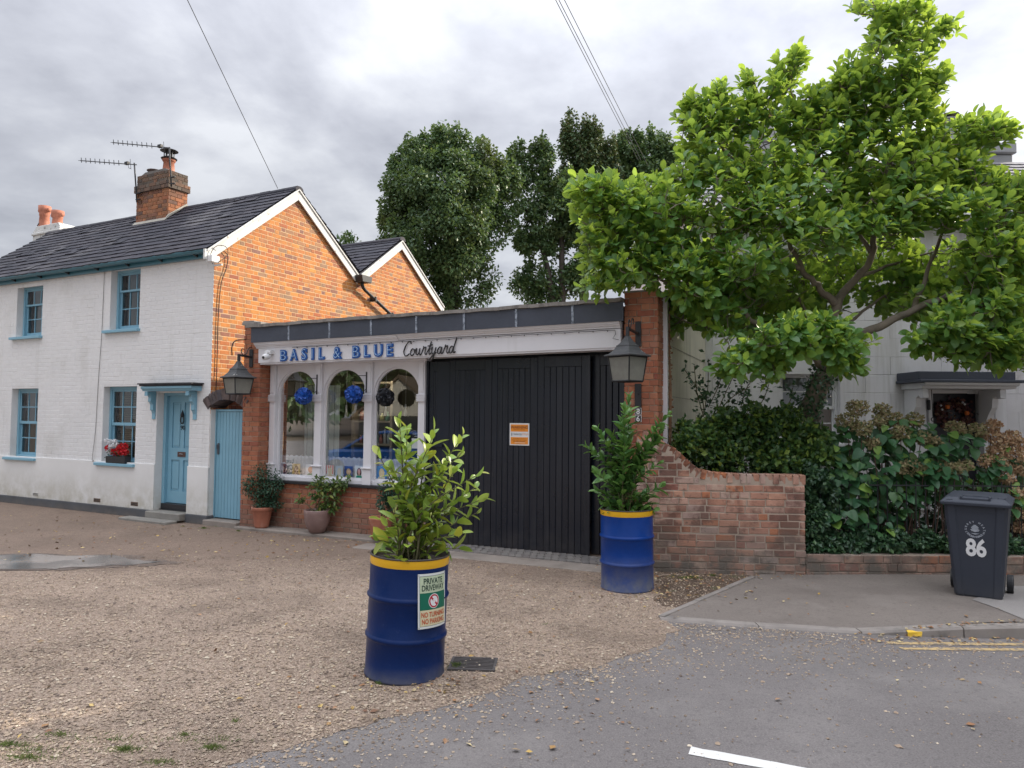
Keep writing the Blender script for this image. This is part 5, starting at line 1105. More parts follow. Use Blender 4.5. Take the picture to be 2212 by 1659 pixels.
wsx('WARNING', .056, .245, M_brn, sx=1.0, off=.0012); wsx('DNA PROTECTED', .022, .315, M_brn); wsx('Selecta', .046, .535, M_gr, x=a + .125, off=.0008); wsx('DNA', .046, .535, M_or, x=a + .245, off=-.0004, sx=1.05)
flat(ws, 'fingerprint_mark', oval(a + .034, z1 - H_ * .50, .013, .026), y - .0012, mk('sign_midgrey', (.35, .35, .37), .5, .03))
wsx('ALL PROPERTY WITHIN IS', .017, .715, M_brn); wsx('SECURELY MARKED WITH FORENSIC', .0145, .775, M_brn); wsx('DNA AND IS TRACEABLE', .017, .835, M_brn, off=.0004); band(a + .08, b - .06, .86, .90, mk('sign_peach', (.8, .5, .3), .5, .02), 'pale_strip', .0013); wsx('selectadna.co.uk', .014, .94, M_brn)
# iron straps, lanterns ------------------------------------------------
def lantern(name, label, upl, plate_z, apex_px, z_eave, z_bot, rot, lz_arm):
    t = thing('wall_lantern', label, 'wall lantern', S, group='old square wall lanterns on the brick piers')
    yl, _ = S.side(apex_px[0], apex_px[1], upl)
    mb = MB(); mb.box(upl - .037, upl + .037, -.022, -.002, *plate_z); mb.build('back_plate', M_black, t, bevel=.003)
    mb = MB(); mb.tube([(upl, -.02, lz_arm), (upl, yl - .0, lz_arm + .012)], .019, 8); mb.tube([(upl, yl, lz_arm + .03), (upl, yl, lz_arm - .12)], .024, 8); mb.build('arm', M_black, t, smooth=False)
    sc_ = []
    for k in range(9): tt = 3.9 - k * .55; rr = .018 + .0035 * k; sc_.append((upl, yl + .09 + rr * math.cos(tt), lz_arm + .075 + rr * math.sin(tt)))
    L_ = -yl
    P = catmull([(upl, yl + .12, lz_arm + .10), (upl, yl + .095, lz_arm + .125), (upl, yl + .06, lz_arm + .115), (upl, yl + .05, lz_arm + .07), (upl, yl + .09, lz_arm + .025), (upl, yl + .16, lz_arm + .05), (upl, yl + .20, lz_arm + .12), (upl, yl + .24, lz_arm + .16), (upl, yl + .29, lz_arm + .16), (upl, yl + .31, lz_arm + .12), (upl, yl + .28, lz_arm + .10)], 5)
    mb = MB(); mb.tube(P, .0075, 6); mb.build('scroll', M_black, t, smooth=True)
    R_ = Matrix.Translation((upl, yl, 0)) @ Matrix.Rotation(math.radians(rot), 4, 'Z')
    def sq(prof, mbx): # square lathe
        V = []; F = []
        for (h, z) in prof: V += [(-h, -h, z), (h, -h, z), (h, h, z), (-h, h, z)]
        for i in range(len(prof) - 1):
            for k in range(4): q = (k + 1) % 4; F.append((i * 4 + k, i * 4 + q, i * 4 + 4 + q, i * 4 + 4 + k))
        mbx.add(V, F, T=R_)
    za = lz_arm - .09; mb = MB(); hh = za - z_eave
    sq([(.19, z_eave - .006), (.205, z_eave - .008), (.208, z_eave + .008), (.165, z_eave + hh * .11), (.122, z_eave + hh * .30), (.100, z_eave + hh * .47), (.100, z_eave + hh * .54), (.088, z_eave + hh * .55), (.055, z_eave + hh * .74), (.032, z_eave + hh * .93), (.028, za), (.0, za)], mb); sq([(.19, z_eave - .006), (0, z_eave - .006)], mb); mb.build('lantern_roof', M_iron_old, t, bevel=.003)
    body = MB(); ht, hb = .168, .132; zt, zb = z_eave - .008, z_bot
    for sx, sy in ((-1, -1), (1, -1), (1, 1), (-1, 1)): body.tube([(sx * ht, sy * ht, zt), (sx * hb, sy * hb, zb)], .009, 4, T=R_)
    for k in range(4):
        c4 = [(-1, -1), (1, -1), (1, 1), (-1, 1)]; p, q = c4[k], c4[(k + 1) % 4]; body.tube([(p[0] * hb, p[1] * hb, zb), (q[0] * hb, q[1] * hb, zb)], .011, 4, T=R_); body.tube([(p[0] * ht, p[1] * ht, zt - .005), (q[0] * ht, q[1] * ht, zt - .005)], .008, 4, T=R_)
    body.build('lantern_frame', M_black, t)
    for k in range(4):
        c4 = [(-1, -1), (1, -1), (1, 1), (-1, 1)]; p, q = c4[k], c4[(k + 1) % 4]; mb = MB(); e_ = .985; mb.add([(p[0] * ht * e_, p[1] * ht * e_, zt), (q[0] * ht * e_, q[1] * ht * e_, zt), (q[0] * hb * e_, q[1] * hb * e_, zb), (p[0] * hb * e_, p[1] * hb * e_, zb)], [(0, 1, 2, 3)], T=R_); mb.build('lantern_pane', M_frost, t)
    return t, yl
lantern('l', 'weathered lantern on the left pier beside the white security camera', .155, (2.69, 2.99), (515.6, 786), 2.50, 2.235, -13, 2.86)
lantern('r', 'weathered lantern on the right pier above the number 86', 6.71, (2.835, 3.165), (1355.6, 734), 2.665, 2.355, -25.5, 3.00)
mb = MB(); mb.tube(catmull([(.02, -.30, 2.87), (.015, -.30, 3.02), (.01, -.22, 3.12), (.02, -.01, 3.16)], 5), .010, 6); c_ = mb.build('lantern_cable', M_cable, None, smooth=True); c_.location = S.o; c_.rotation_euler = (0, 0, S.ang); tag(c_, 'dark cable looping down from the left pier to its lantern', 'cable')
ist = thing('iron_strap', 'black iron strap on the right pier below the lantern', 'iron strap', S)
mb = MB(); mb.box(6.667, 6.752, -.026, -.002, 2.04, 2.35); mb.build('strap', M_black, ist, bevel=.003); mb = MB(); mb.lathe([(0, 0), (.012, 0), (.010, .008), (0, .01)], 8, T=Matrix.Translation((6.71, -.027, 2.22)) @ Matrix.Rotation(PI / 2, 4, 'X')); mb.build('bolt', M_black, ist)
for i, dg_ in enumerate('86'):
    z_ = 2.035 - i * .094; t = thing('number_tile', ['upper square house number tile, a white eight, just below the iron strap', 'lower square house number tile, a white six, just above the laurel leaves'][i], 'house number', S, group='house number tiles on the right pier')
    mb = MB(); mb.box(6.668, 6.753, -.018, -.004, z_ - .088, z_); mb.build('tile', M_sw, t, bevel=.002); mb = MB(); mb.box(6.673, 6.748, -.0205, -.0185, z_ - .083, z_ - .005); mb.build('tile_face', M_black, t)
    me = text_mesh(dg_, .098, .001, offset=.002, align='CENTER'); me.materials.clear(); me.materials.append(M_sw); o = obj('figure', me, t); o.matrix_local = Matrix.Translation((6.711, -.0222, z_ - .079)) @ Matrix.Rotation(PI / 2, 4, 'X')
# security camera
sc = thing('security_camera', 'white ball security camera at the left end of the fascia', 'security camera', S)
cu_, cz_ = S.at(577, 771, -.14)
M_plas = mk('white_plastic', (.7, .7, .7), .4, .03)
mb = MB(); mb.lathe([(.0, -.045), (.048, -.04), (.052, 0), (.045, .04), (.0, .045)], 14, T=Matrix.Translation((cu_, -.14, cz_ + .075)) @ Matrix.Rotation(PI / 2, 4, 'X') @ Matrix.Scale(.7, 4)); mb.box(cu_ - .01, cu_ + .06, -.14, -.045, cz_ + .05, cz_ + .11); mb.build('mount', M_plas, sc, smooth=False)
D_ = Matrix.Translation((cu_ - .02, -.17, cz_)) @ Matrix.Rotation(math.radians(-62), 4, 'Z') @ Matrix.Rotation(PI / 2, 4, 'Y')
prf = [(0, -.07), (.035, -.068), (.048, -.05), (.052, -.02), (.052, .05), (.045, .065), (0, .068)]
D_ = Matrix.Translation((cu_, -.17, cz_)) @ Matrix.Rotation(math.radians(8), 4, 'Z') @ Matrix.Rotation(PI / 2 + .25, 4, 'X')
mb = MB(); mb.lathe([(r_, -z_) for r_, z_ in prf], 18, T=D_); mb.build('camera_body', M_plas, sc, smooth=True)
mb = MB(); mb.lathe([(0, .0705), (.024, .0702), (.024, .066)], 14, T=D_); mb.build('lens', M_black, sc)
# cream side wall of the outbuilding
SW = thing('outbuilding_side_wall', 'cream limewashed side wall of the outbuilding behind the right pier', 'wall', S)
mb = MB(); mb.box(6.55, 6.985, .40, 4.2, 0, 3.50); mb.build('limewashed_face', M_cream, SW, bevel=.01)
mb = MB(); mb.box(6.93, 7.02, .332, .40, 0, 3.52); mb.build('corner_board', M_whitewood, SW, bevel=.004)
mb = MB(); mb.box(6.5, 7.06, .33, 4.2, 3.53, 3.58); mb.build('wall_coping', M_black, SW)
mb = MB()
for zz_ in (1.5, 2.2, 2.9): mb.box(6.986, 6.990, .405, 4.19, zz_, zz_ + .006)
mb.build('board_joint', M_coping, SW)
mb = MB(); mb.tube(catmull([(7.03, .44, 3.4), (7.02, .46, 2.9), (7.04, .43, 2.3), (7.03, .45, 1.6), (7.02, .42, 1.1)], 6), [.012] * 12 + [.022] * 13, 6); mb.build('creeper_stem', mk('dead_creeper_bark', (.20, .12, .07), .9, .3, 20), SW)
n = 260; P = np.stack([7.03 + RNG.normal(0, .012, n), .44 + RNG.normal(0, .03, n), RNG.uniform(1.1, 3.1, n)], 1); M = leaf_mats(P, rand_dirs(n), rand_dirs(n), RNG.uniform(.025, .05, n)); V, F = small_leaf(.8); Vh = np.hstack([V, np.ones((5, 1))])
o = obj('dry_creeper_leaves', raw_mesh('dry_creeper_leaves', np.einsum('nij,vj->nvi', M, Vh)[:, :, :3].reshape(-1, 3), (F[None] + (np.arange(n) * 5)[:, None, None]).reshape(-1, 3), mk('dry_brown_leaf', (.22, .11, .05), .8, .2, 9)), SW); o['kind'] = 'stuff'
# apron of block pavers and concrete strip
ap = bpy.data.objects.new('paver_apron', None); COL.objects.link(ap); ap['kind'] = 'structure'; ap.location = S.o; ap.rotation_euler = (0, 0, S.ang)
mb = MB(); mb.box(3.0, 6.95, -.45, .30, -.05, .004); mb.build('bedding', M_conc, ap)
Mv, Wv = [], []
for r_ in range(3):
    for k in range(34):
        u_ = 3.52 + k * .105 + (r_ % 2) * .05 - r_ * .10
        if u_ > 6.45: continue
        m = np.array(Matrix.Translation((u_, -.12 + r_ * -.0 + .17 * r_ - .02, .013 + RNG.normal(0, .0012))) @ Matrix.Rotation(math.radians(-62), 4, 'Z') @ Matrix.Rotation(PI / 2, 4, 'X') @ Matrix.Diagonal((.178, .09, .016, 1)))
        # unit brick front (y=0) must look up
        m = np.array(Matrix.Translation((u_, -.14 + .165 * r_, .022 + RNG.normal(0, .0015))) @ Matrix.Rotation(math.radians(-62 + RNG.normal(0, 1)), 4, 'Z') @ Matrix.Rotation(-PI / 2, 4, 'X') @ Matrix.Diagonal((.172, .02, .086, 1)))
        Mv.append(m); Wv.append(int(RNG.integers(0, 5)))
pieces(ap, 'paver', BRICKS, Mv, Wv, M_paver, 290)
mb = MB(); mb.box(2.7, 6.9, -.62, -.235, -.05, .016); mb.build('concrete_strip', M_conc, ap, bevel=.01)
mb = MB(); mb.box(-.05, 3.2, -.10, .24, -.05, .048); mb.build('concrete_step', M_conc, ap, bevel=.015)
# ---------------------------------------------------------------- garden wall with swept top
GW = Frame((1.785, 8.889), math.degrees(math.atan2(8.690 - 8.889, 3.582 - 1.785)))
gw = thing('garden_wall', 'weathered red brick garden wall sweeping down from the right pier', 'brick wall', GW)
top_px = [(1385, 930), (1412, 938), (1437, 956.7), (1455, 966), (1473, 981), (1492, 1000), (1512, 1014), (1537, 1020), (1565, 1023), (1600, 1025), (1670, 1026), (1739, 1027.5)]
tp = [GW.at(*q) for q in top_px]; tx = [t_[0] for t_ in tp]; tz = [t_[1] for t_ in tp]
GU0, GU1 = -.22, GW.at(1741, 1150)[0]
wtop = lambda u_: float(np.interp(u_, tx, tz))
mb = MB(); us = list(np.linspace(GU0 + .01, GU1 - .012, 40)); prof = [(u_, wtop(u_) - .022) for u_ in us]
mb.prism([(us[0], -.05)] + prof + [(us[-1], -.05)], .007, .21); mb.build('wall_core', M_wallmortar, gw)
Ms, Wsx = [], []
CR = .0865; nrow = 20
for r_ in range(nrow):
    z0_ = -.03 + r_ * CR; zc = z0_ + CR / 2
    def sp_(z, z0_=z0_):
        ok = [u_ for u_ in np.linspace(GU0, GU1, 400) if wtop(u_) - .105 > z0_ + CR * .9]
        return [(min(ok), max(ok))] if ok else []
    a_, b_ = lay_bricks(sp_, z0_, z0_ + CR, CR, .232, joint=.015, depth=.02, bond='rand', jit=.005)
    for m in a_: m[0, 3] += (r_ % 2) * 0.0
    # clip half bond by shifting rows
    Ms += a_; Wsx += b_
rcap = list(xf([], np.eye(4)))
# brick-on-edge coping along the sweep
s_ = GU0; cap, capw = [], []
while s_ < GU1 - .03:
    du = .078; z_a, z_b = wtop(s_), wtop(s_ + .02); sl = math.atan2(z_b - z_a, .02); step = du * math.cos(sl); c_ = s_ + step / 2; zc = wtop(c_)
    m = np.array(Matrix.Translation((c_ - math.sin(-sl) * -.0, RNG.normal(0, .0022), zc)) @ Matrix.Rotation(-sl, 4, 'Y') @ Matrix.Translation((0, 0, -.056)) @ Matrix.Diagonal((du - .011, .22, .118, 1))); cap.append(m); capw.append(int(RNG.integers(0, 5))); s_ += step
pieces(gw, 'brick', BRICKS, Ms + cap, Wsx + capw, M_wallbrick, 300, 'more_bricks')
# bricks returning forward at the left end (proud buttress)
bt = []; bw = []
for r_ in range(12):
    z_ = -.03 + (r_ + .5) * CR; w_ = .42 - .02 * r_ + (.05 if r_ % 2 else 0)
    if z_ > 1.42: break
# low wall with railings
LW = Frame((GW.w(GU1, 0)[0] + .005, GW.w(GU1, 0)[1]), 0.0)
lw = thing('low_wall', 'low red brick footing wall under the ivy hedge', 'brick wall', LW)
mb = MB(); mb.box(0, 5.6, .012, .22, -.05, .262); mb.build('wall_core', M_wallmortar, lw)
a_, b_ = lay_bricks(full(5.6), -.04, .272, .104, .232, joint=.013, depth=.02, bond='rand', jit=.005); pieces(lw, 'brick', BRICKS, a_, b_, M_wallbrick, 200)
rl = thing('railings', 'dark iron railings half buried in the ivy above the low brick wall', 'railings', LW)
mb = MB(); mb.box(0, 5.6, .28, .30, 1.08, 1.095); mb.box(0, 5.6, .28, .30, .42, .435); mb.build('rail', M_black, rl)
for k in range(46): mb = MB(); mb.tube([(.06 + k * .12, .29, .26), (.06 + k * .12, .29, 1.14)], .007, 5); mb.build('bar', M_black, rl)
# ---------------------------------------------------------------- house number 86
HY = 12.8
HF = Frame((3.15, HY), 0.0)
h86 = thing('white_house', 'white stuccoed house with porch behind the magnolia tree', 'house', HF)
WX0, WX1 = HF.at(1686, 870)[0], HF.at(1815, 870)[0]; WZ1, WZ0 = HF.at(1750, 805)[1], HF.at(1750, 945)[1] - .1
DX0, DX1, DZ1 = HF.at(2012, 900)[0], HF.at(2120, 900)[0], HF.at(2065, 843)[1]
UWX0, UWX1 = WX0 + .05, WX1 - .05
wins86 = [(WX0, WX1, WZ0, WZ1), (UWX0, UWX1, 3.75, 5.0), (DX0 + 0.0, DX1, 3.75, 5.0), (6.6, 7.7, WZ0, WZ1)]
dr86 = (DX0 - .01, DX1 + .01, .35, DZ1)
mb = MB(); wall_holes(mb, 0, 11, 0, 5.65, .012, .3, wins86 + [dr86]); mb.box(0, .3, .301, 6.3, 0, 5.65); mb.box(10.7, 11, .301, 6.3, 0, 5.65); mb.box(.301, 10.69, 6.0, 6.3, 0, 5.65); mb.box(.31, 10.6, 1.6, 1.7, 0, 5.5); mb.build('house_wall', M_stucco, h86)
a_, b_ = lay_bricks(span_holes(0, 11, wins86 + [dr86]), .1, 5.65, .335, .92, joint=.004, depth=.014, bond='stretcher', jit=.001)
FLATB = [brick_proto(s, ch=.012, wob=.002) for s in range(3)]
pieces(h86, 'stucco_block', FLATB, a_, [x % 3 for x in b_], M_stucco, 240)
M_w86 = mk('white_gloss_sash', (.7, .7, .72), .35, .03)
M_net86 = mk('grey_net', (.42, .43, .47), .9, .05, 5, trans=.2)
for i, w_ in enumerate(wins86):
    sw = sash(h86, *w_, .10, M_w86, 2, 2, 2, .5, curtain=False, fw=.05)
    mb = MB(); n = 40; V = []; F = []
    for k in range(n + 1): x_ = w_[0] + (w_[1] - w_[0]) * k / n; V += [(x_, .30 + .012 * math.sin(k * 1.3), w_[2]), (x_, .30 + .012 * math.sin(k * 1.3), w_[3])]
    for k in range(n): F.append((2 * k, 2 * k + 2, 2 * k + 3, 2 * k + 1))
    mb.add(V, F); mb.build('net_curtain', M_net86, sw)
mb = MB(); mb.box(DX0, DX1, .16, .20, .35, DZ1 - .02); d86 = mb.build('front_door', mk('very_dark_door_paint', (.012, .012, .02), .4, .1), h86)
mb = MB(); mb.box(DX0 - .08, DX0 - .001, -.06, .2, .3, DZ1 + .09); mb.box(DX1 + .001, DX1 + .08, -.06, .2, .3, DZ1 + .09); mb.box(DX0, DX1, -.06, .2, DZ1, DZ1 + .09); mb.build('door_frame', M_w86, h86, bevel=.005)
mb = MB(); mb.box(DX1 + .12, DX1 + .42, -.05, -.001, .3, DZ1 + .09); mb.box(DX1 + .2, DX1 + .36, -.08, -.051, .3, DZ1); mb.box(DX0 - .40, DX0 - .12, -.05, -.001, .3, DZ1 + .09); mb.build('door_pilaster', M_w86, h86, bevel=.006)
# porch canopy
px0, px1 = HF.at(1975, 815, -.6)[0], HF.at(2203, 815, -.6)[0]; pz = HF.at(2060, 826, -.75)[1]
po = thing('porch_canopy', 'lead-covered flat porch canopy on white brackets over the dark front door', 'porch', HF)
mb = MB(); mb.box(px0, px1, -.78, -.001, pz, pz + .05); mb.box(px0 + .02, px1 - .14, -.70, -.002, pz + .052, pz + .19); mb.build('canopy_lead', M_lead, po, bevel=.008)
mb = MB(); mb.prism([(-.001, pz - .002), (-.76, pz - .002), (-.74, pz - .04), (-.66, pz - .06), (-.64, pz - .10), (-.001, pz - .10)], px0 + .10, px1 - .10, axis='x'); mb.build('canopy_moulding', M_w86, po, bevel=.003)
mb = MB(); mb.box(DX0 - .02, DX1 + .1, -.10, -.062, DZ1 + .03, DZ1 + .135); nb_ = mb.build('name_board', M_w86, po)
text_obj('lettering', 'Saddlers Hall', .115, M_ink, po, (DX0 + DX1) / 2 + .04, -.104, DZ1 + .048, align='CENTER', shear=.35, offset=.001, depth=.002)
for bx in (px0 + .20, px1 - .28):
    br = [(-.001, pz - .10), (-.58, pz - .10), (-.59, pz - .26), (-.50, pz - .27), (-.46, pz - .22), (-.38, pz - .26), (-.36, pz - .42), (-.26, pz - .55), (-.18, pz - .72), (-.14, pz - .74), (-.13, pz - .84), (-.06, pz - .88), (-.001, pz - .90)]
    mb = MB(); mb.prism(br, bx - .05, bx + .05, axis='x'); mb.build('bracket', M_w86, po, bevel=.004)
bp = thing('bell_pull', 'black iron bell pull rod hanging left of the dark front door', 'bell pull', HF)
mb = MB(); mb.tube([(DX0 - .06, -.12, DZ1 + .02), (DX0 - .045, -.12, DZ1 - .50)], .008, 5); ringp = [(DX0 - .045 + .03 * math.cos(t), -.12, DZ1 - .53 + .03 * math.sin(t)) for t in np.linspace(0, 2 * PI, 13)]; mb.tube(ringp, .008, 5); mb.build('pull_rod', M_black, bp)
mb = MB(); mb.box(DX0 - .115, DX0 - .065, -.10, -.061, DZ1 - .36, DZ1 - .18); mb.build('letter_bell', M_black, bp, bevel=.01)
# autumn wreath on the door
wr = thing('door_wreath', 'autumn wreath of dark red leaves with small orange pumpkins on the dark front door', 'wreath', HF)
n = 420; th = RNG.uniform(0, 2 * PI, n); cxw, czw = (DX0 + DX1) / 2 + .02, DZ1 - .43; rr_ = .22 + RNG.normal(0, .055, n)
P = np.stack([cxw + rr_ * 1.1 * np.cos(th), .10 + RNG.normal(0, .02, n), czw + rr_ * np.sin(th)], 1); M = leaf_mats(P, rand_dirs(n), rand_dirs(n) + np.array([0, -1.2, 0]), RNG.uniform(.05, .10, n)); V, F = small_leaf(.7); Vh = np.hstack([V, np.ones((5, 1))])
M_wrl = mk('autumn_leaf', (.1, .03, .02), .7, .2, 9, palette=[(.09, .025, .02), (.05, .015, .02), (.14, .05, .03), (.07, .03, .05), (.16, .09, .05)])
o = obj('wreath_leaves', raw_mesh('wreath_leaves', np.einsum('nij,vj->nvi', M, Vh)[:, :, :3].reshape(-1, 3), (F[None] + (np.arange(n) * 5)[:, None, None]).reshape(-1, 3), M_wrl), wr); o['kind'] = 'stuff'
mb = MB(); mb.tube([(cxw + .22 * math.cos(t), .12, czw + .2 * math.sin(t)) for t in np.linspace(0, 2 * PI, 19)], .025, 6); mb.build('wreath_ring', M_wood, wr)
for (dx, dz) in ((-.16, .13), (.19, .02)):
    mb = MB(); mb.lathe([(0.001, -.04), (.03, -.035), (.042, 0), (.03, .035), (0.001, .03)], 12, T=Matrix.Translation((cxw + dx, .03, czw + dz))); mb.build('small_pumpkin', mk('orange_pumpkin', (.55, .13, .02), .5, .1), wr, smooth=True)
for (dx, dz) in ((-.27, .15), (-.25, .08), (.12, .21), (.16, .18), (.02, -.15), (-.1, -.18), (.23, -.2)):
    mb = MB(); mb.lathe([(0.001, -.02), (.018, -.01), (.02, .01), (0.001, .025)], 7, T=Matrix.Translation((cxw + dx, .04, czw + dz))); mb.build('white_berry', mk('chalk_white_berry', (.6, .6, .62), .5, .1), wr)
# roof and chimneys of 86
rf = MB(); ex0, ex1, ey0, ey1 = -.2, 11.2, -.25, 6.5; rz0 = 5.60; rx0, ry_, rz1 = 2.2, 2.9, HF.at(2200, 352, 2.9)[1]
rf.add([(ex0, ey0, rz0), (ex1, ey0, rz0), (ex1, ry_, rz1), (rx0, ry_, rz1), (ex0, ey1, rz0), (ex1, ey1, rz0)], [(0, 1, 2, 3), (0, 3, 4), (4, 3, 2, 5), (1, 5, 2)]); roof = rf.build('roof', M_tile86, h86)
Mt, Wt = [], []
L_ = math.hypot(ry_ - ey0, rz1 - rz0); dy, dz = (ry_ - ey0) / L_, (rz1 - rz0) / L_; gg = .24; rows = int(L_ / gg)
for r_ in range(rows):
    s0 = r_ * L_ / rows; xs = ex0 + (rx0 - ex0) * (s0 / L_); x = xs - (r_ % 2) * .15
    while x < ex1:
        a, b = max(x, xs), min(x + .30, ex1); x += .30
        if b - a < .06: continue
        m = np.eye(4); m[:3, 0] = (b - a, 0, 0); m[:3, 1] = (0, dy * gg * 1.1, dz * gg * 1.1); m[:3, 2] = (0, -dz, dy); m[:3, 3] = ((a + b) / 2, ey0 + dy * s0, rz0 + dz * s0 + .004 + abs(RNG.normal(0, .002))); Mt.append(m); Wt.append(int(RNG.integers(0, 6)))
joined('roof_slates', h86, Mt, Wt, M_tile86, TILES)
mb = MB(); mb.box(ex0, ex1, ey0 + .06, .01, rz0 - .14, rz0 - .02); mb.box(ex0 + .02, ex1, ey0 - .07, ey0 + .055, rz0 - .10, rz0 - .005); mb.build('eaves_gutter', M_w86, h86, bevel=.01)
M_graystack = mk('grey_rendered_stack', (.42, .42, .43), .85, .12, 3, bump=.2, bscale=20)
for (xa, xb, zb, pots) in ((1570, 1680, 292, ((1607, 254), (1657, 254))), (2040, 2174, 318, ((2049, 247), (2142, 247)))):
    d_ = 3.3; (u0, zt), (u1, _) = HF.at(xa, zb, d_), HF.at(xb, zb, d_)
    mb = MB(); mb.box(u0 + .06, u1 - .06, d_ - .3, d_ + .35, 6.3, zt - .26); mb.box(u0, u1, d_ - .36, d_ + .41, zt - .26, zt); c_ = mb.build('chimney', M_graystack, h86, bevel=.03)
    for (qx, qz) in pots:
        uu, z2 = HF.at(qx, qz, d_); h = z2 - zt
        mb = MB(); mb.lathe([(.15, zt), (.12, zt + h * .75), (.15, zt + h * .78), (.15, zt + h * .86), (.12, zt + h * .88), (.10, zt + h * .9)], 14, c=(uu, d_)); pt_ = mb.build('chimney_pot', M_graystack, c_, smooth=True)
        mb = MB()
        if xa < 1700: mb.lathe([(.14, zt + h * .9), (.17, zt + h * .97), (.17, zt + h), (.0, zt + h)], 12, c=(uu, d_)); mb.build('pot_cap', M_terra, pt_)
        else: mb.lathe([(.22, zt + h * .96), (.18, zt + h * .98), (0, zt + h)], 14, c=(uu, d_)); mb.lathe([(.22, zt + h * .96), (0, zt + h * .965)], 14, c=(uu, d_)); mb.lathe([(.18, zt + h * .80), (.0, zt + h * .82)], 14, c=(uu, d_)); mb.tube([(uu, d_, zt + h * .8), (uu, d_, zt + h * .97)], .05, 6); mb.build('cowl', M_black, pt_)
# ---------------------------------------------------------------- drums
M_drum = mk('royal_blue_drum_enamel', (.002, .017, .088), .32, .12, 3, bump=.3, bscale=2.2, bdist=.03, spec=.22, patches=[((.22, .08, .03), 11, .73, .76, .9), ((.03, .05, .13), 30, .62, .72, .35)], dirt=((.10, .095, .09), 0, .12, .7), coords='world')
M_drum2 = mk('faded_blue_drum_enamel', (.003, .036, .20), .32, .14, 3, bump=.3, bscale=2.2, bdist=.03, spec=.25, patches=[((.20, .08, .04), 14, .74, .79, .9)], dirt=((.12, .125, .14), .05, .40, .9))
M_band = mk('yellow_drum_band', (.78, .43, .012), .35, .05, 4)
M_soil = mk('dark_potting_soil', (.03, .022, .016), .95, .2, 20, bump=.6)
def drum(label, x, y, tilt, mat, H_=.885, R_=.292):
    t = thing('planter_drum', label, 'oil drum', loc=(x, y, 0)); t.rotation_euler = (0, math.radians(tilt), 0)
    pr = [(R_ - .01, .0), (R_ + .006, .004), (R_ + .006, .018), (R_, .024)]
    for zc in (.295, .585): pr += [(R_, zc - .026), (R_ + .006, zc - .016), (R_ + .013, zc - .006), (R_ + .013, zc + .006), (R_ + .006, zc + .016), (R_, zc + .026)]
    pr += [(R_, H_ - .07)]; mb = MB(); mb.lathe(pr, 64); mb.build('drum_body', mat, t, smooth=True)
    mb = MB(); mb.lathe([(R_, H_ - .0702), (R_ + .002, H_ - .066), (R_ + .002, H_ - .012)], 64); mb.build('yellow_band', M_band, t, smooth=True)
    mb = MB(); mb.lathe([(R_ + .002, H_ - .0118), (R_ + .007, H_ - .008), (R_ + .006, H_ + .002), (R_ - .003, H_ + .002), (R_ - .006, H_ - .01), (R_ - .008, H_ - .30)], 64); mb.build('rim', mk('dark_drum_rim', (.05, .04, .035), .6, .3, 9), t, smooth=True)
    mb = MB(); mb.lathe([(R_ - .006, H_ - .06), (.15, H_ - .05), (0, H_ - .045)], 24); mb.build('soil', M_soil, t, smooth=True)
    return t
dx1, dy1 = ground(873, 1482); dd = math.hypot(dx1, dy1); D1X, D1Y = dx1 * (1 + .292 / dd), dy1 * (1 + .292 / dd)
dx2, dy2 = ground(1355, 1283); dd = math.hypot(dx2, dy2); D2X, D2Y = dx2 * (1 + .292 / dd), dy2 * (1 + .292 / dd)
dr1 = drum('tilted dark blue oil drum planter with the green private driveway sign', D1X, D1Y, 2.0, M_drum)
dr2 = drum('faded blue oil drum planter with a rusty grey base by the brick wall', D2X, D2Y, -.6, M_drum2, .89)
# sign plate bent round the drum
M_sgn = mk('sign_cream_green', (.50, .58, .40), .35, .04, 3); M_sgn2 = mk('sign_cream', (.62, .56, .36), .35, .04, 3); M_sg = mk('sign_green', (.0, .13, .075), .35, .04); M_sgd = mk('sign_dark_green', (.02, .05, .035), .4, .03); M_sred = mk('sign_red', (.45, .012, .03), .4, .03); M_sor = mk('sign_orange_red', (.5, .09, .03), .4, .03)
SGW, SGH, SGZ = .285, .385, .785   # width, height, top
az0 = math.atan2(-D1Y, -D1X)       # towards the camera
azc = az0 + math.radians(37); 
def sg_pt(s, h, off=0.0):
    """s along the plate (0..SGW), h down from its top; the plate is bent round the drum and stands off at its lower left"""
    r_ = .292 + .006 + .020 * (h / SGH) * (1 - s / SGW) + .012 * (s / SGW) * (h / SGH) + off
    a_ = azc + (s - SGW / 2) / .335 * 1.0 + .05 * (h / SGH - .5); return (r_ * math.cos(a_), r_ * math.sin(a_), SGZ - h)
def sg_sheet(name, s0, s1, h0, h1, mat, off, parent, n=14):
    V = []; F = []
    for i in range(n + 1):
        for j in range(7): V.append(sg_pt(s0 + (s1 - s0) * i / n, h0 + (h1 - h0) * j / 6, off))
    for i in range(n):
        for j in range(6): a = i * 7 + j; F.append((a, a + 1, a + 8, a + 7))
    return obj(name, raw_mesh(name, V, F, mat, True), parent)
def sg_flat(name, me_pts, faces, mat, off, parent):
    V = [sg_pt(p[0], p[1], off) for p in me_pts]; return obj(name, raw_mesh(name, V, faces, mat), parent)
def sg_text(body, size, cx, h, mat, parent, sx=1.0):
    me = text_mesh(body, size, 0, align='CENTER', offset=.0012, res=3); bm_ = [tuple(v.co) for v in me.vertices]; fs = [tuple(p.vertices) for p in me.polygons]
    return sg_flat('lettering', [(cx + x * sx, h - y) for x, y, z in bm_], fs, mat, .0042, parent)
pl = sg_sheet('sign_plate', 0, SGW, 0, SGH, mk('sign_white_edge', (.66, .68, .66), .35, .04, 5, patches=[((.3, .22, .15), 30, .68, .74, .7)]), 0.0, dr1)
sg_sheet('plate_back', 0, SGW, 0, SGH, M_gr, -.002, pl)
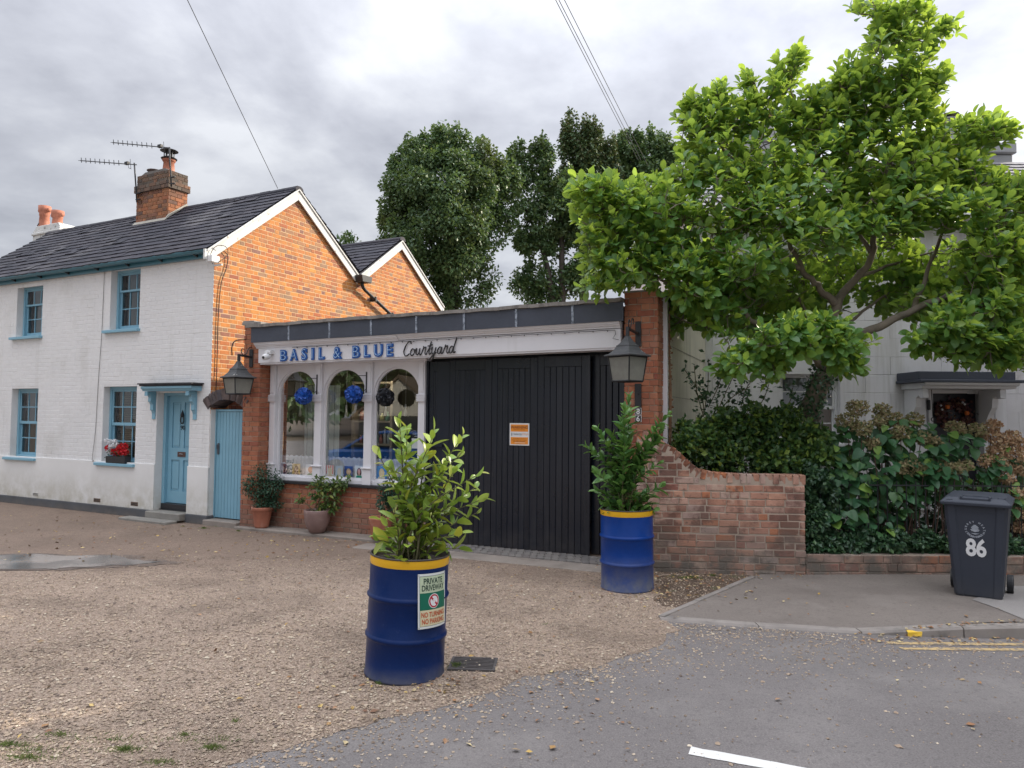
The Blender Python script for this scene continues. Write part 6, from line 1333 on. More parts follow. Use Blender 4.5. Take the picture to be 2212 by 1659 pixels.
sg_sheet('dark_border', .014, SGW - .014, .016, SGH - .016, M_sgd, .0012, pl)
sg_sheet('upper_field', .0165, SGW - .0165, .0185, .135, M_sgn, .0024, pl); sg_sheet('green_field', .0165, SGW - .0165, .136, .255, M_sg, .0024, pl); sg_sheet('lower_field', .0165, SGW - .0165, .256, SGH - .0185, M_sgn2, .0024, pl)
cxs = SGW * .49
sg_text('PRIVATE', .058, cxs, .072, M_sgd, pl, .88); sg_text('DRIVEWAY', .058, cxs, .120, M_sgd, pl, .76); sg_text('NO TURNING', .050, cxs, .305, M_sor, pl, .73); sg_text('NO PARKING', .050, cxs, .352, M_sor, pl, .73)
def disc(r_, mat, off, nm): P = [(cxs, .196)] + [(cxs + r_ * math.cos(t), .196 + r_ * math.sin(t)) for t in np.linspace(0, 2 * PI, 29)[:-1]]; sg_flat(nm, P, [(0, 1 + i, 1 + (i + 1) % 28) for i in range(28)], mat, off, pl)
disc(.052, M_sw, .0034, 'white_disc'); disc(.047, M_sred, .0044, 'red_ring'); disc(.036, M_sw, .0054, 'inner_disc')
q = .036; sg_flat('red_bar', [(cxs - q * .75 - .005, .196 - q * .75 + .005), (cxs - q * .75 + .005, .196 - q * .75 - .005), (cxs + q * .75 + .005, .196 + q * .75 - .005), (cxs + q * .75 - .005, .196 + q * .75 + .005)], [(0, 1, 2, 3)], M_sred, .0064, pl)
for s_, h_ in ((.008, .01), (SGW - .008, .01), (.008, SGH - .01), (SGW - .008, SGH - .01)): p = sg_pt(s_, h_, .002); mb = MB(); mb.lathe([(0, .003), (.004, .002), (.004, 0)], 6, T=Matrix.Translation(p) @ Matrix.Rotation(azc, 4, 'Z') @ Matrix.Rotation(PI / 2, 4, 'Y')); mb.build('screw', M_gr, pl)
# ---------------------------------------------------------------- wheelie bin
bz = .075
bfl = np.array([*ground(2061, 1287, bz), 0.0]); bfr = np.array([*ground(2134, 1297, bz), 0.0]); bv = (bfr - bfl); bang = math.atan2(bv[1], bv[0])
M_bin = mk('dark_grey_bin_plastic', (.030, .036, .052), .6, .08, 5, bump=.08, bscale=200, bdist=.002, dirt=((.08, .075, .07), .05, .3, .5))
bn = thing('wheelie_bin', 'dark grey wheelie bin numbered 86 standing on the pavement by the hedge', 'wheelie bin', loc=(bfl[0], bfl[1], bz), rotz=bang)
bw0 = .42; bd0 = .46; bw1 = .56; bd1 = .66; bh = .96
V = []; F = []
def ringb(w, d, z, c=.03, ox=0): x0, x1, y0, y1 = bw0 / 2 - w / 2, bw0 / 2 + w / 2, -(d - bd0) * .45, bd0 + (d - bd0) * .55; return [(x0 + c, y0, z), (x0 + w * .17, y0, z), (x0 + w * .20, y0 + .012, z), (x1 - w * .20, y0 + .012, z), (x1 - w * .17, y0, z), (x1 - c, y0, z), (x1, y0 + c, z), (x1, y1 - c, z), (x1 - c, y1, z), (x0 + c, y1, z), (x0, y1 - c, z), (x0, y0 + c, z)]
lv = [(bw0 - .04, bd0 - .04, 0.0), (bw0, bd0, .03), (bw0 + (bw1 - bw0) * .93, bd0 + (bd1 - bd0) * .93, bh * .93), (bw1 - .01, bd1 - .01, bh * .93 + .002), (bw1, bd1, bh)]
for w_, d_, z_ in lv: V += ringb(w_, d_, z_)
for i in range(len(lv) - 1):
    for k in range(12): q = (k + 1) % 12; F.append((i * 12 + k, i * 12 + q, i * 12 + 12 + q, i * 12 + 12 + k))
F.append(tuple(range(11, -1, -1))); F.append(tuple(range(len(lv) * 12 - 12, len(lv) * 12)))
mb = MB(); mb.add(V, F); mb.build('bin_body', M_bin, bn, bevel=.006)
lx0, lx1, ly0, ly1 = bw0 / 2 - bw1 / 2 - .025, bw0 / 2 + bw1 / 2 + .025, -(bd1 - bd0) * .45 - .05, bd0 + (bd1 - bd0) * .55 + .01
mb = MB(); V = []
for z_, e_ in ((bh + .002, 0), (bh + .035, -.004), (bh + .045, .012), (bh + .078, .05), (bh + .088, .12)): V += [(lx0 + e_, ly0 + e_ * 1.1, z_), (lx1 - e_, ly0 + e_ * 1.1, z_), (lx1 - e_, ly1 - e_ * .5, z_ + .012), (lx0 + e_, ly1 - e_ * .5, z_ + .012)]
F = [(i * 4 + k, i * 4 + (k + 1) % 4, i * 4 + 4 + (k + 1) % 4, i * 4 + 4 + k) for i in range(4) for k in range(4)] + [(16, 17, 18, 19), (3, 2, 1, 0)]
mb.add(V, F); lid = mb.build('bin_lid', M_bin, bn, bevel=.006)
mb = MB(); mb.box(lx0 + .19, lx1 - .19, ly0 + .03, ly0 + .05, bh + .045, bh + .082); mb.box(lx0 + .19, lx1 - .19, ly0 + .14, ly0 + .155, bh + .078, bh + .098); mb.box(lx0 + .17, lx0 + .189, ly0 + .03, ly0 + .16, bh + .045, bh + .095); mb.box(lx1 - .189, lx1 - .17, ly0 + .03, ly0 + .16, bh + .045, bh + .095); mb.build('lid_handle', M_bin, lid, bevel=.004)
mb = MB(); mb.box(lx0 + .05, lx0 + .11, ly0 + .02, ly0 + .07, bh + .046, bh + .062); mb.box(lx1 - .12, lx1 - .05, ly0 + .10, ly0 + .18, bh + .07, bh + .092); mb.build('lid_lug', M_bin, lid, bevel=.004)
mb = MB(); mb.tube([(lx0 + .05, ly1 + .03, bh - .02), (lx1 - .05, ly1 + .03, bh - .02)], .016, 8); mb.build('rear_handle', M_bin, bn)
for sx_ in (0, 1):
    wx = bw0 + .045 if sx_ else -.045
    mb = MB(); prf = [(.0, -.022), (.055, -.022), (.06, -.028), (.098, -.028), (.1, -.02), (.1, .02), (.098, .028), (.06, .028), (.055, .022), (0, .022)]; mb.lathe(prf, 24, T=Matrix.Translation((wx, bd0 + .045, .10)) @ Matrix.Rotation(PI / 2, 4, 'Y')); mb.build('wheel', M_black, bn)
for k in range(3): mb = MB(); x_ = bw0 / 2 + bw1 / 2 - .028; mb.box(x_ - .01, x_ + .016, .05 + k * .12, .062 + k * .12, bh - .15, bh - .005); mb.build('side_rib', M_bin, bn)
slope_f = math.atan2((bd1 - bd0) * .45 * .93, bh * .93)
def onbin(me, name, mat, cx, z, parent=bn, off=-.003, yin=.012, sx=1, sy=1): me.materials.clear(); me.materials.append(mat); o = obj(name, me, parent); o.matrix_local = Matrix.Translation((cx, 0 + yin + off - z * math.tan(slope_f) * 1.0, z)) @ Matrix.Rotation(PI / 2 + slope_f, 4, 'X') @ Matrix.Diagonal((sx, sy, 1, 1)); return o
onbin(text_mesh('86', .215, .001, offset=.0065, align='CENTER', spacing=.95), 'bin_number', M_sw, bw0 / 2 - .005, .445, sx=.86, sy=1.14)
# council crest: ring of small letters round a tree mark
M_print = mk('pale_bin_print', (.38, .41, .46), .5, .03)
cr = onbin(raw_mesh('crest', [(0, 0, 0), (.03 * .9, -.012, 0), (0.0, -.022, 0), (-.027, -.012, 0), (-.036, -.034, 0), (0, -.045, 0), (.036, -.034, 0)], [(0, 3, 2, 1), (4, 5, 6)], M_print), 'crest', M_print, bw0 / 2 - .01, .715, off=-.004, sx=1.12, sy=1.12)
for i, (w_, y_) in enumerate(((.012, .040), (.022, .030), (.030, .020), (.026, .009), (.036, -.001), (.030, -.011))):
    me = raw_mesh('crest_bar', [(-w_, y_ - .004, .0005), (w_, y_ - .004, .0005), (w_ * .9, y_ + .004, .0005), (-w_ * .9, y_ + .004, .0005)], [(0, 1, 2, 3)], M_print); obj('crest_bar', me, cr)
for s_, a0, a1, inward in (('SURREY HEATH', 200, -20, False), ('BOROUGH COUNCIL', 215, 325, True)):
    for i, ch_ in enumerate(s_):
        if ch_ == ' ': continue
        a_ = math.radians(a0 + (a1 - a0) * i / (len(s_) - 1)); me = text_mesh(ch_, .024, 0, align='CENTER', offset=.0006); me.materials.clear(); me.materials.append(M_print); o = obj('crest_letter', me, cr)
        rr = .064 if not inward else .075; o.matrix_local = Matrix.Translation((rr * math.cos(a_), rr * math.sin(a_), .001)) @ Matrix.Rotation(a_ - PI / 2 if not inward else a_ + PI / 2, 4, 'Z')
# ---------------------------------------------------------------- small things on the ground
gx, gy = ground(1022, 1437)
dg_ = thing('drain_grate', 'slatted iron drain grate in the gravel edge beside the tilted drum', 'drain', loc=(gx, gy, .012), rotz=math.radians(-4))
mb = MB(); mb.box(-.17, .17, -.13, .13, -.05, -.028); mb.build('drain_pit', M_black, dg_)
mb = MB(); mb.box(-.18, .18, -.14, -.12, -.03, .004); mb.box(-.18, .18, .12, .14, -.03, .004); mb.box(-.18, -.16, -.119, .119, -.03, .004); mb.box(.16, .18, -.119, .119, -.03, .004); mb.build('grate_frame', mk('rusty_cast_iron', (.06, .052, .05), .7, .3, 20, bump=.3), dg_)
for k in range(8): mb = MB(); mb.box(-.159, .159, -.115 + k * .03, -.100 + k * .03, -.02, .003); mb.build('grate_bar', MATS['rusty_cast_iron'], dg_)
# opposite side of the road, seen only mirrored in the shop windows: white gabled house and blue car
def mirror_xy(P):
    q = S.w(0, WY + .105); k = (np.array(P) - q) @ S.n; return np.array(P) - 2 * k * S.n
def mirror_dir(v): v = np.array(v, float); return v - 2 * (v @ S.n) * S.n
_hp = mirror_xy(atdepth(862, 905, 52)); _hd = mirror_dir((.12, 1, 0)); _cp = mirror_xy(atdepth(842, 985, 21.0)); _cd = mirror_dir((-1, .25, 0))
oh = thing('opposite_house', 'white gabled cottage across the road with a dark boarded lower half', 'house', loc=(_hp[0], _hp[1], 0), rotz=math.atan2(_hd[1], _hd[0]) - PI / 2)
mb = MB(); mb.prism([(-3.1, 1.82), (3.1, 1.82), (3.1, 1.9), (0, 4.58), (-3.1, 1.9)], 0, 7); mb.build('gable_front', mk('cream_white_render', (.62, .60, .52), .8, .05), oh)
mb = MB(); mb.box(-3.05, 3.05, .05, 6.9, 0, 1.815); mb.build('boarded_base', mk('dark_board', (.04, .045, .05), .7, .1), oh)
for sg_ in (-1, 1): mb = MB(); mb.add([(sg_ * 3.6, -.3, 1.72), (sg_ * 3.6, 7.3, 1.72), (0, 7.3, 4.85), (0, -.3, 4.85), (sg_ * 3.6, -.3, 1.5), (sg_ * 3.6, 7.3, 1.5), (0, 7.3, 4.62), (0, -.3, 4.62)], [(0, 1, 2, 3), (4, 7, 6, 5), (0, 3, 7, 4), (1, 5, 6, 2), (0, 4, 5, 1)]); mb.build('roof', mk('brown_old_tiles', (.12, .085, .06), .9, .3, 12, bump=.8, bscale=20, bdist=.03), oh)
mb = MB(); mb.box(-.35, -.05, -.05, -.001, 2.8, 3.6); mb.build('window', M_graystack, oh)
car = thing('parked_car', 'blue hatchback parked at the left of the gravel driveway', 'car', loc=(_cp[0], _cp[1], 0), rotz=math.atan2(_cd[1], _cd[0]))
M_car = mk('metallic_blue_car_paint', (.01, .08, .32), .25, .03, coat=.6); M_cglass = mk('dark_car_glass', (.02, .025, .03), .08, .02)
bp_ = [(-2.0, .30), (2.0, .30), (2.08, .55), (2.0, .80), (1.3, .92), (-1.75, .98), (-2.02, .85), (-2.08, .5)]
mb = MB(); mb.prism(bp_, -.84, .84); mb.build('car_body', M_car, car, bevel=.08)
mb = MB(); cab = [(1.15, .93), (.45, 1.38), (-.1, 1.46), (-1.1, 1.44), (-1.75, .98)]; V = [(x, -.80 + (z - .93) * .28, z) for x, z in cab] + [(x, .80 - (z - .93) * .28, z) for x, z in cab]; n = 5; mb.add(V, [(0, 1, 2, 3, 4), (9, 8, 7, 6, 5)] + [(i, n + i, n + (i + 1) % n, (i + 1) % n) for i in range(n)]); mb.build('car_cabin', M_car, car, bevel=.04)
for sg_ in (-1, 1): mb = MB(); P = [(.95, .97), (.42, 1.31), (-.1, 1.385), (-1.05, 1.37), (-1.5, 1.02)]; mb.add([(x, sg_ * (.812 - (z - .93) * .28), z) for x, z in P], [(0, 1, 2, 3, 4)]); mb.build('side_window', M_cglass, car)
for xa, za, xb, zb in ((1.13, .96, .48, 1.37), (-1.73, 1.02, -1.14, 1.42)):
    mb = MB(); o_ = .012 * (1 if xa > 0 else -1); mb.add([(xa + o_, -.7, za), (xa + o_, .7, za), (xb + o_, .62, zb), (xb + o_, -.62, zb)], [(0, 1, 2, 3)]); mb.build('windscreen' if xa > 0 else 'rear_window', M_cglass, car)
for sx_ in (-1.3, 1.3):
    for sy_ in (-.78, .78): mb = MB(); mb.lathe([(0, -.09), (.2, -.09), (.31, -.08), (.32, 0), (.31, .08), (.2, .09), (0, .09)], 20, T=Matrix.Translation((sx_, sy_, .32)) @ Matrix.Rotation(PI / 2, 4, 'X')); mb.build('wheel', M_black, car)
for sy_ in (-.6, .6): mb = MB(); mb.box(1.98, 2.07, sy_ - .16, sy_ + .16, .62, .76); mb.build('headlight', M_silver, car, bevel=.02)
# overhead wires
def wire(label, p0, p1, d0, d1, r=.008, sag=.5):
    a, b = atdepth(*p0, d0), atdepth(*p1, d1); pts = []
    a = a + (a - b) * 1.0
    for k in range(25): t = k / 24; p = a + (b - a) * t; p = p - np.array([0, 0, sag * 4 * t * (1 - t) * .3]); pts.append(tuple(p))
    mb = MB(); mb.tube(pts, r, 5); o = mb.build('overhead_wire', M_black, None, smooth=True); tag(o, label, 'wire', 'overhead telephone wires'); return o
wire('single overhead wire slanting to the brick gable bargeboard', (405, 0), (600, 407), 9.5, A.w(0, 1.3)[1], .0055, 0.0)
wire('left wire of the close overhead pair above the tall trees', (1203, 0), (1378, 345), 18, 34, .011, 0.2)
wire('middle wire of the three overhead wires above the tall trees', (1210, 0), (1384, 345), 18, 34, .011, 0.2)
wire('right thin overhead wire above the tall trees', (1222, 0), (1400, 358), 18, 34, .011, 0.2)
# ---------------------------------------------------------------- foliage
M_magn = mk('magnolia_leaf', (.07, .16, .035), .36, .16, 1.2, trans=.46, tcol=(.72, .90, .08), spec=.5,
            palette=[(.075, .19, .065), (.10, .24, .07), (.14, .29, .08), (.08, .20, .07), (.20, .33, .07), (.085, .205, .07), (.125, .265, .07), (.06, .16, .06), (.28, .37, .065)])
M_laur1 = mk('pale_laurel_leaf', (.12, .22, .03), .33, .1, 5, trans=.28, tcol=(.35, .42, .04), palette=[(.24, .37, .06), (.17, .30, .055), (.31, .43, .07), (.20, .33, .06), (.37, .46, .08), (.14, .26, .055), (.50, .48, .06)])
M_laur2 = mk('green_laurel_leaf', (.05, .14, .03), .33, .1, 5, trans=.22, tcol=(.2, .35, .04), palette=[(.07, .18, .05), (.10, .23, .06), (.06, .15, .045), (.13, .27, .065), (.17, .31, .075), (.085, .20, .05)])
M_syc = mk('dark_sycamore_leaf', (.03, .06, .02), .5, .2, .4, trans=.25, tcol=(.20, .28, .05), palette=[(.06, .125, .05), (.08, .15, .055), (.05, .10, .048), (.11, .18, .06), (.065, .13, .05), (.15, .19, .06)],
           patches=[((.16, .12, .045), .35, .60, .74, .45)])
M_priv = mk('privet_leaf', (.05, .11, .03), .4, .15, 3, trans=.2, tcol=(.2, .3, .03), palette=[(.035, .09, .035), (.055, .125, .035), (.03, .075, .034), (.10, .19, .04), (.045, .105, .036), (.20, .28, .04), (.06, .13, .035)])
M_ivy = mk('dark_ivy_leaf', (.02, .05, .025), .38, .15, 3, trans=.1, palette=[(.026, .068, .036), (.036, .09, .042), (.055, .12, .05), (.03, .075, .038), (.08, .15, .05), (.04, .09, .042)])
M_hyd = mk('hydrangea_leaf', (.03, .09, .035), .45, .12, 4, trans=.2, tcol=(.15, .28, .03), palette=[(.035, .115, .05), (.05, .145, .055), (.03, .10, .045), (.07, .17, .055), (.042, .125, .05), (.20, .33, .055)])
M_hydf = mk('faded_hydrangea_flower', (.3, .24, .12), .85, .15, 8, trans=.15, palette=[(.27, .24, .11), (.34, .27, .14), (.20, .22, .09), (.42, .36, .2), (.28, .19, .11), (.22, .27, .11)])
M_hydf2 = mk('dry_tan_hydrangea_flower', (.5, .33, .18), .85, .15, 8, trans=.15, palette=[(.50, .34, .19), (.58, .42, .26), (.42, .26, .14), (.36, .20, .12), (.62, .48, .30)])
M_bark = mk('magnolia_bark', (.20, .165, .13), .9, .25, 6, bump=.5, bscale=30, bdist=.01, patches=[((.09, .085, .06), 4, .5, .65, .7)])
M_barkd = mk('dark_bark', (.07, .06, .05), .9, .25, 2, bump=.5, bscale=10, bdist=.03)
M_twig = mk('green_brown_stem', (.10, .09, .04), .7, .2, 8)
BIGLEAF = [leaf_proto(.56, (0, .15, .4, .65, .85, 1), (.05, .45, .9, 1.0, .72, .08), .14, d, .05) for d in (.12, .22, .32)]
LAUR = [leaf_proto(.46, (0, .15, .4, .65, .85, 1), (.08, .62, 1.0, .92, .60, .04), .20, d, .05) for d in (.06, .16, .26)]
HEART = [leaf_proto(.82, (0, .1, .35, .65, .88, 1), (.35, .9, 1.0, .75, .36, .03), .13, d, .04) for d in (.15, .28)]
OVAL = [small_leaf(.58, .18), small_leaf(.7, .1)]
def mesh_leaves(name, protos, M, mat, parent, kind='stuff', smooth=False):
    which = RNG.integers(0, len(protos), len(M)); return joined(name, parent, M, which, mat, protos, kind)

def magnolia():
    t = thing('magnolia_tree', 'large spreading magnolia with big glossy green leaves in front of the white house', 'tree')
    def P(x, y, d): return atdepth(x, y, d)
    limbs = [([(1738, 1010, 9.95), (1748, 905, 9.9), (1764, 855, 9.8), (1784, 805, 9.7)], .155, .125),
             ([(1784, 805, 9.7), (1825, 745, 9.6), (1900, 705, 9.5), (1975, 668, 9.4), (2050, 638, 9.4), (2130, 570, 9.4), (2175, 500, 9.4)], .085, .02),
             ([(1784, 805, 9.7), (1796, 730, 9.75), (1806, 660, 9.8), (1850, 600, 9.85), (1884, 550, 9.8), (1892, 470, 9.8), (1915, 360, 9.7), (1938, 220, 9.6), (1950, 90, 9.6), (1930, 10, 9.6)], .085, .012),
             ([(1784, 805, 9.7), (1752, 765, 9.6), (1690, 735, 9.5), (1630, 698, 9.4), (1588, 657, 9.3), (1500, 640, 9.2), (1420, 600, 9.15), (1345, 545, 9.1)], .06, .012),
             ([(1806, 660, 9.8), (1775, 625, 9.7), (1735, 585, 9.6), (1690, 500, 9.6), (1640, 410, 9.6), (1570, 330, 9.7), (1520, 260, 9.7)], .055, .012),
             ([(1735, 585, 9.6), (1650, 545, 9.4), (1540, 500, 9.3), (1430, 460, 9.2), (1310, 450, 9.1)], .035, .010),
             ([(1884, 550, 9.8), (1820, 440, 9.9), (1765, 330, 9.9), (1705, 190, 9.8)], .035, .009), ([(1975, 668, 9.4), (2010, 570, 9.7), (2060, 440, 9.8), (2125, 300, 9.7)], .04, .010),
             ([(1850, 600, 9.85), (1960, 560, 10.4), (2080, 520, 10.5)], .03, .01), ([(1825, 745, 9.6), (1790, 735, 9.2), (1720, 725, 8.9), (1640, 750, 8.7)], .035, .01), ([(2050, 638, 9.4), (2100, 660, 9.1), (2150, 690, 9.0)], .03, .01),
             ([(1796, 730, 9.75), (1880, 660, 10.2), (1960, 610, 10.7)], .035, .01), ([(1690, 500, 9.6), (1700, 420, 9.7), (1660, 330, 9.8)], .025, .01), ([(1784, 805, 9.7), (1770, 740, 9.8), (1735, 660, 10.0), (1690, 600, 10.3)], .05, .012)]
    nodes = []
    for k, (pts, r0, r1) in enumerate(limbs):
        W3 = catmull([P(*p) for p in pts], 5); n = len(W3); W3 = [p + RNG.normal(0, .012, 3) * (0 if i in (0, n - 1) else 1) for i, p in enumerate(W3)]
        rs = [r0 + (r1 - r0) * (i / (n - 1)) ** .7 for i in range(n)]
        mb = MB(); mb.tube(W3, rs, 10 if r0 > .05 else 7); mb.build('trunk' if k == 0 else 'branch', M_bark, t, smooth=True)
        if k: nodes += [(p, r) for p, r in zip(W3, rs)][2:]
    npos = np.array([n[0] for n in nodes])
    blobs = [(1325, 470, 85, 90, 9.1, .5), (1330, 575, 80, 55, 9.05, .45), (1290, 425, 55, 50, 9.1, .4), (1420, 440, 90, 70, 9.3, .6), (1440, 560, 90, 70, 9.3, .6), (1550, 330, 75, 75, 9.7, .6), (1520, 260, 55, 45, 9.7, .4),
             (1560, 430, 110, 80, 9.5, .7), (1655, 345, 80, 75, 9.8, .6), (1705, 255, 60, 55, 9.8, .45), (1700, 170, 38, 48, 9.8, .3), (1600, 240, 50, 40, 9.8, .4), (1800, 290, 85, 75, 9.8, .6), (1770, 400, 100, 85, 9.6, .7), (1865, 215, 70, 70, 9.7, .5),
             (1935, 130, 85, 90, 9.6, .5), (1955, 40, 70, 50, 9.6, .4), (1880, 15, 40, 18, 9.6, .3), (1930, 250, 90, 60, 9.6, .5), (1910, 350, 110, 80, 9.6, .7), (1960, 430, 110, 65, 9.4, .7), (2020, 365, 80, 60, 9.5, .5), (2115, 290, 50, 48, 9.6, .3), (2165, 280, 38, 26, 9.6, .25), (2090, 375, 55, 45, 9.6, .4),
             (2100, 455, 100, 65, 9.3, .6), (2160, 540, 80, 85, 9.2, .6), (2100, 600, 50, 40, 9.3, .4), (2185, 640, 60, 60, 9.0, .5), (2070, 695, 80, 50, 8.9, .45), (2130, 700, 85, 60, 8.9, .45), (2010, 735, 55, 30, 8.9, .35), (2200, 740, 40, 55, 9.0, .4),
             (1590, 560, 110, 55, 9.2, .6), (1500, 630, 60, 40, 9.2, .4), (1680, 460, 90, 70, 9.3, .6), (1790, 500, 90, 55, 9.2, .6), (1560, 690, 60, 45, 9.4, .5), (1620, 790, 75, 38, 8.7, .3), (1680, 745, 80, 45, 8.7, .35), (1760, 715, 80, 45, 8.7, .35), (1820, 740, 55, 35, 8.7, .3), (1830, 785, 35, 38, 8.7, .25),
             (1480, 550, 70, 50, 9.6, .5), (1900, 560, 130, 60, 10.9, .7), (1780, 610, 90, 60, 11.0, .6), (1990, 620, 90, 50, 10.9, .6), (1650, 640, 80, 60, 10.6, .7), (1860, 470, 90, 50, 10.4, .6), (1920, 470, 80, 40, 9.2, .4), (2195, 430, 45, 50, 9.3, .4), (2150, 400, 45, 35, 9.4, .4), (2205, 560, 35, 80, 9.2, .4), (1500, 370, 60, 50, 9.5, .5), (1380, 520, 80, 80, 9.2, .5), (1600, 620, 90, 50, 9.6, .5), (2040, 300, 50, 50, 9.7, .4), (1990, 200, 40, 60, 9.6, .4), (1480, 250, 22, 22, 9.7, .2), (1610, 180, 26, 24, 9.8, .2), (2000, 660, 60, 40, 9.8, .4), (1560, 650, 90, 50, 10.3, .5), (1650, 690, 90, 40, 10.4, .5), (1480, 670, 50, 45, 9.8, .4), (1760, 655, 80, 45, 10.7, .5), (2080, 560, 70, 50, 10.4, .5), (2160, 760, 40, 30, 9.1, .3), (2090, 760, 50, 25, 8.9, .3), (2170, 640, 60, 50, 9.6, .5), (2110, 640, 60, 45, 9.7, .5), (2040, 620, 50, 40, 10.2, .4), (1900, 640, 50, 35, 10.6, .4), (1560, 600, 80, 50, 9.9, .5), (1700, 590, 70, 50, 10.1, .5), (1960, 600, 70, 50, 10.6, .5), (1790, 215, 45, 42, 9.8, .35), (1840, 165, 38, 42, 9.7, .3), (1755, 260, 50, 40, 9.8, .4), (1560, 210, 28, 24, 9.7, .25), (1505, 222, 32, 24, 9.7, .25), (1640, 230, 40, 34, 9.8, .3), (1720, 125, 20, 24, 9.8, .2), (2180, 715, 45, 45, 9.0, .35), (2150, 770, 40, 24, 9.0, .3), (2030, 170, 26, 22, 9.6, .2), (2050, 60, 20, 18, 9.6, .2)]
    tips = []
    for (x, y, rx, ry, d, rd) in blobs:
        n = int(rx * ry * PI / 430 * (1.9 if d < 10.3 else 1.6)) + 5
        for _ in range(n):
            v = RNG.normal(size=3); v /= np.linalg.norm(v); v *= RNG.uniform(.15, 1) ** .5 * (1.28 if RNG.random() < .14 else 1.04); tips.append(P(x + rx * v[0], y + ry * v[2], d + rd * v[1]))
    tips = np.array(tips); order = np.argsort(-np.array([np.min(np.linalg.norm(npos - p, axis=1)) for p in tips]))[::-1]
    tw = MB(); LM = []; LS = []; ctr = np.array([4.2, 9.9, 4.0]); extra = list(npos); up = np.array([0, 0, 1.0])
    for i in order:
        p = tips[i]; E_ = np.array(extra[-500:] + list(npos) if len(extra) > len(npos) + 500 else extra); d = np.linalg.norm(E_ - p, axis=1); q = E_[np.argmin(d + .3 * np.maximum(0, E_[:, 2] - p[2]))]
        L_ = np.linalg.norm(p - q); mid = (p + q) / 2 + np.array([0, 0, -.12 * L_]) + RNG.normal(0, .05 * L_, 3)
        r_ = .004 + .007 * min(1, L_ / 1.2); tw.tube([q, mid, p], [r_ * 1.5, r_ * 1.1, .004], 5, caps=False)
        if L_ > .25: extra += [mid, mid * .5 + p * .5]
        ax = (p - q) / max(L_, .01) * .5 + (p - ctr) / np.linalg.norm(p - ctr) * .45 + up * .55 + RNG.normal(0, .22, 3); ax /= np.linalg.norm(ax)
        a1 = np.cross(ax, RNG.normal(size=3)); a1 /= np.linalg.norm(a1); a2 = np.cross(ax, a1); n = RNG.integers(6, 10); ph = RNG.uniform(0, 6)
        for k in range(n):
            th = ph + k * 2.4; el = math.radians(RNG.uniform(18, 78) if k > 1 else RNG.uniform(5, 30)); rad = a1 * math.cos(th) + a2 * math.sin(th)
            dr = rad * math.sin(el) + ax * math.cos(el); dr = dr - up * .22; dr /= np.linalg.norm(dr); nn = ax * math.sin(el) - rad * math.cos(el) * .6 + up * .5 + RNG.normal(0, .22, 3)
            LM.append((p - ax * (.016 * k) + dr * .02, dr, nn, RNG.uniform(.085, .175)))
    o = tw.build('twigs', M_bark, t, smooth=True); o['kind'] = 'stuff'
    M = leaf_mats(np.array([l[0] for l in LM]), np.array([l[1] for l in LM]), np.array([l[2] for l in LM]), np.array([l[3] for l in LM]))
    pieces(t, 'leaf', BIGLEAF, M, RNG.integers(0, 3, len(M)), M_magn, 290, 'crown_leaves', smooth=True)
    print('magnolia leaves', len(M))
    # ivy on the trunk
    n = 1500; W3 = np.array(catmull([P(*p) for p in [(1738, 1010, 9.95), (1748, 905, 9.9), (1764, 855, 9.8), (1784, 805, 9.7), (1800, 760, 9.75)]], 40)); idx = RNG.integers(0, len(W3), n); th = RNG.uniform(0, 2 * PI, n)
    frac = idx / len(W3); keep = (np.cos(th - 3.5) > -.15 + 1.2 * (frac - .5) * 0) | (RNG.uniform(0, 1, n) < .2)
    idx, th = idx[keep], th[keep]; n = len(idx); off = np.stack([np.cos(th), np.sin(th), np.zeros(n)], 1); Pp = W3[idx] + off * (.15 + RNG.uniform(0, .05, n))[:, None]
    M = leaf_mats(Pp, rand_dirs(n) + np.array([0, 0, -.5]), off + rand_dirs(n) * .5, RNG.uniform(.035, .07, n)); mesh_leaves('trunk_ivy', OVAL, M, M_ivy, t)
magnolia()

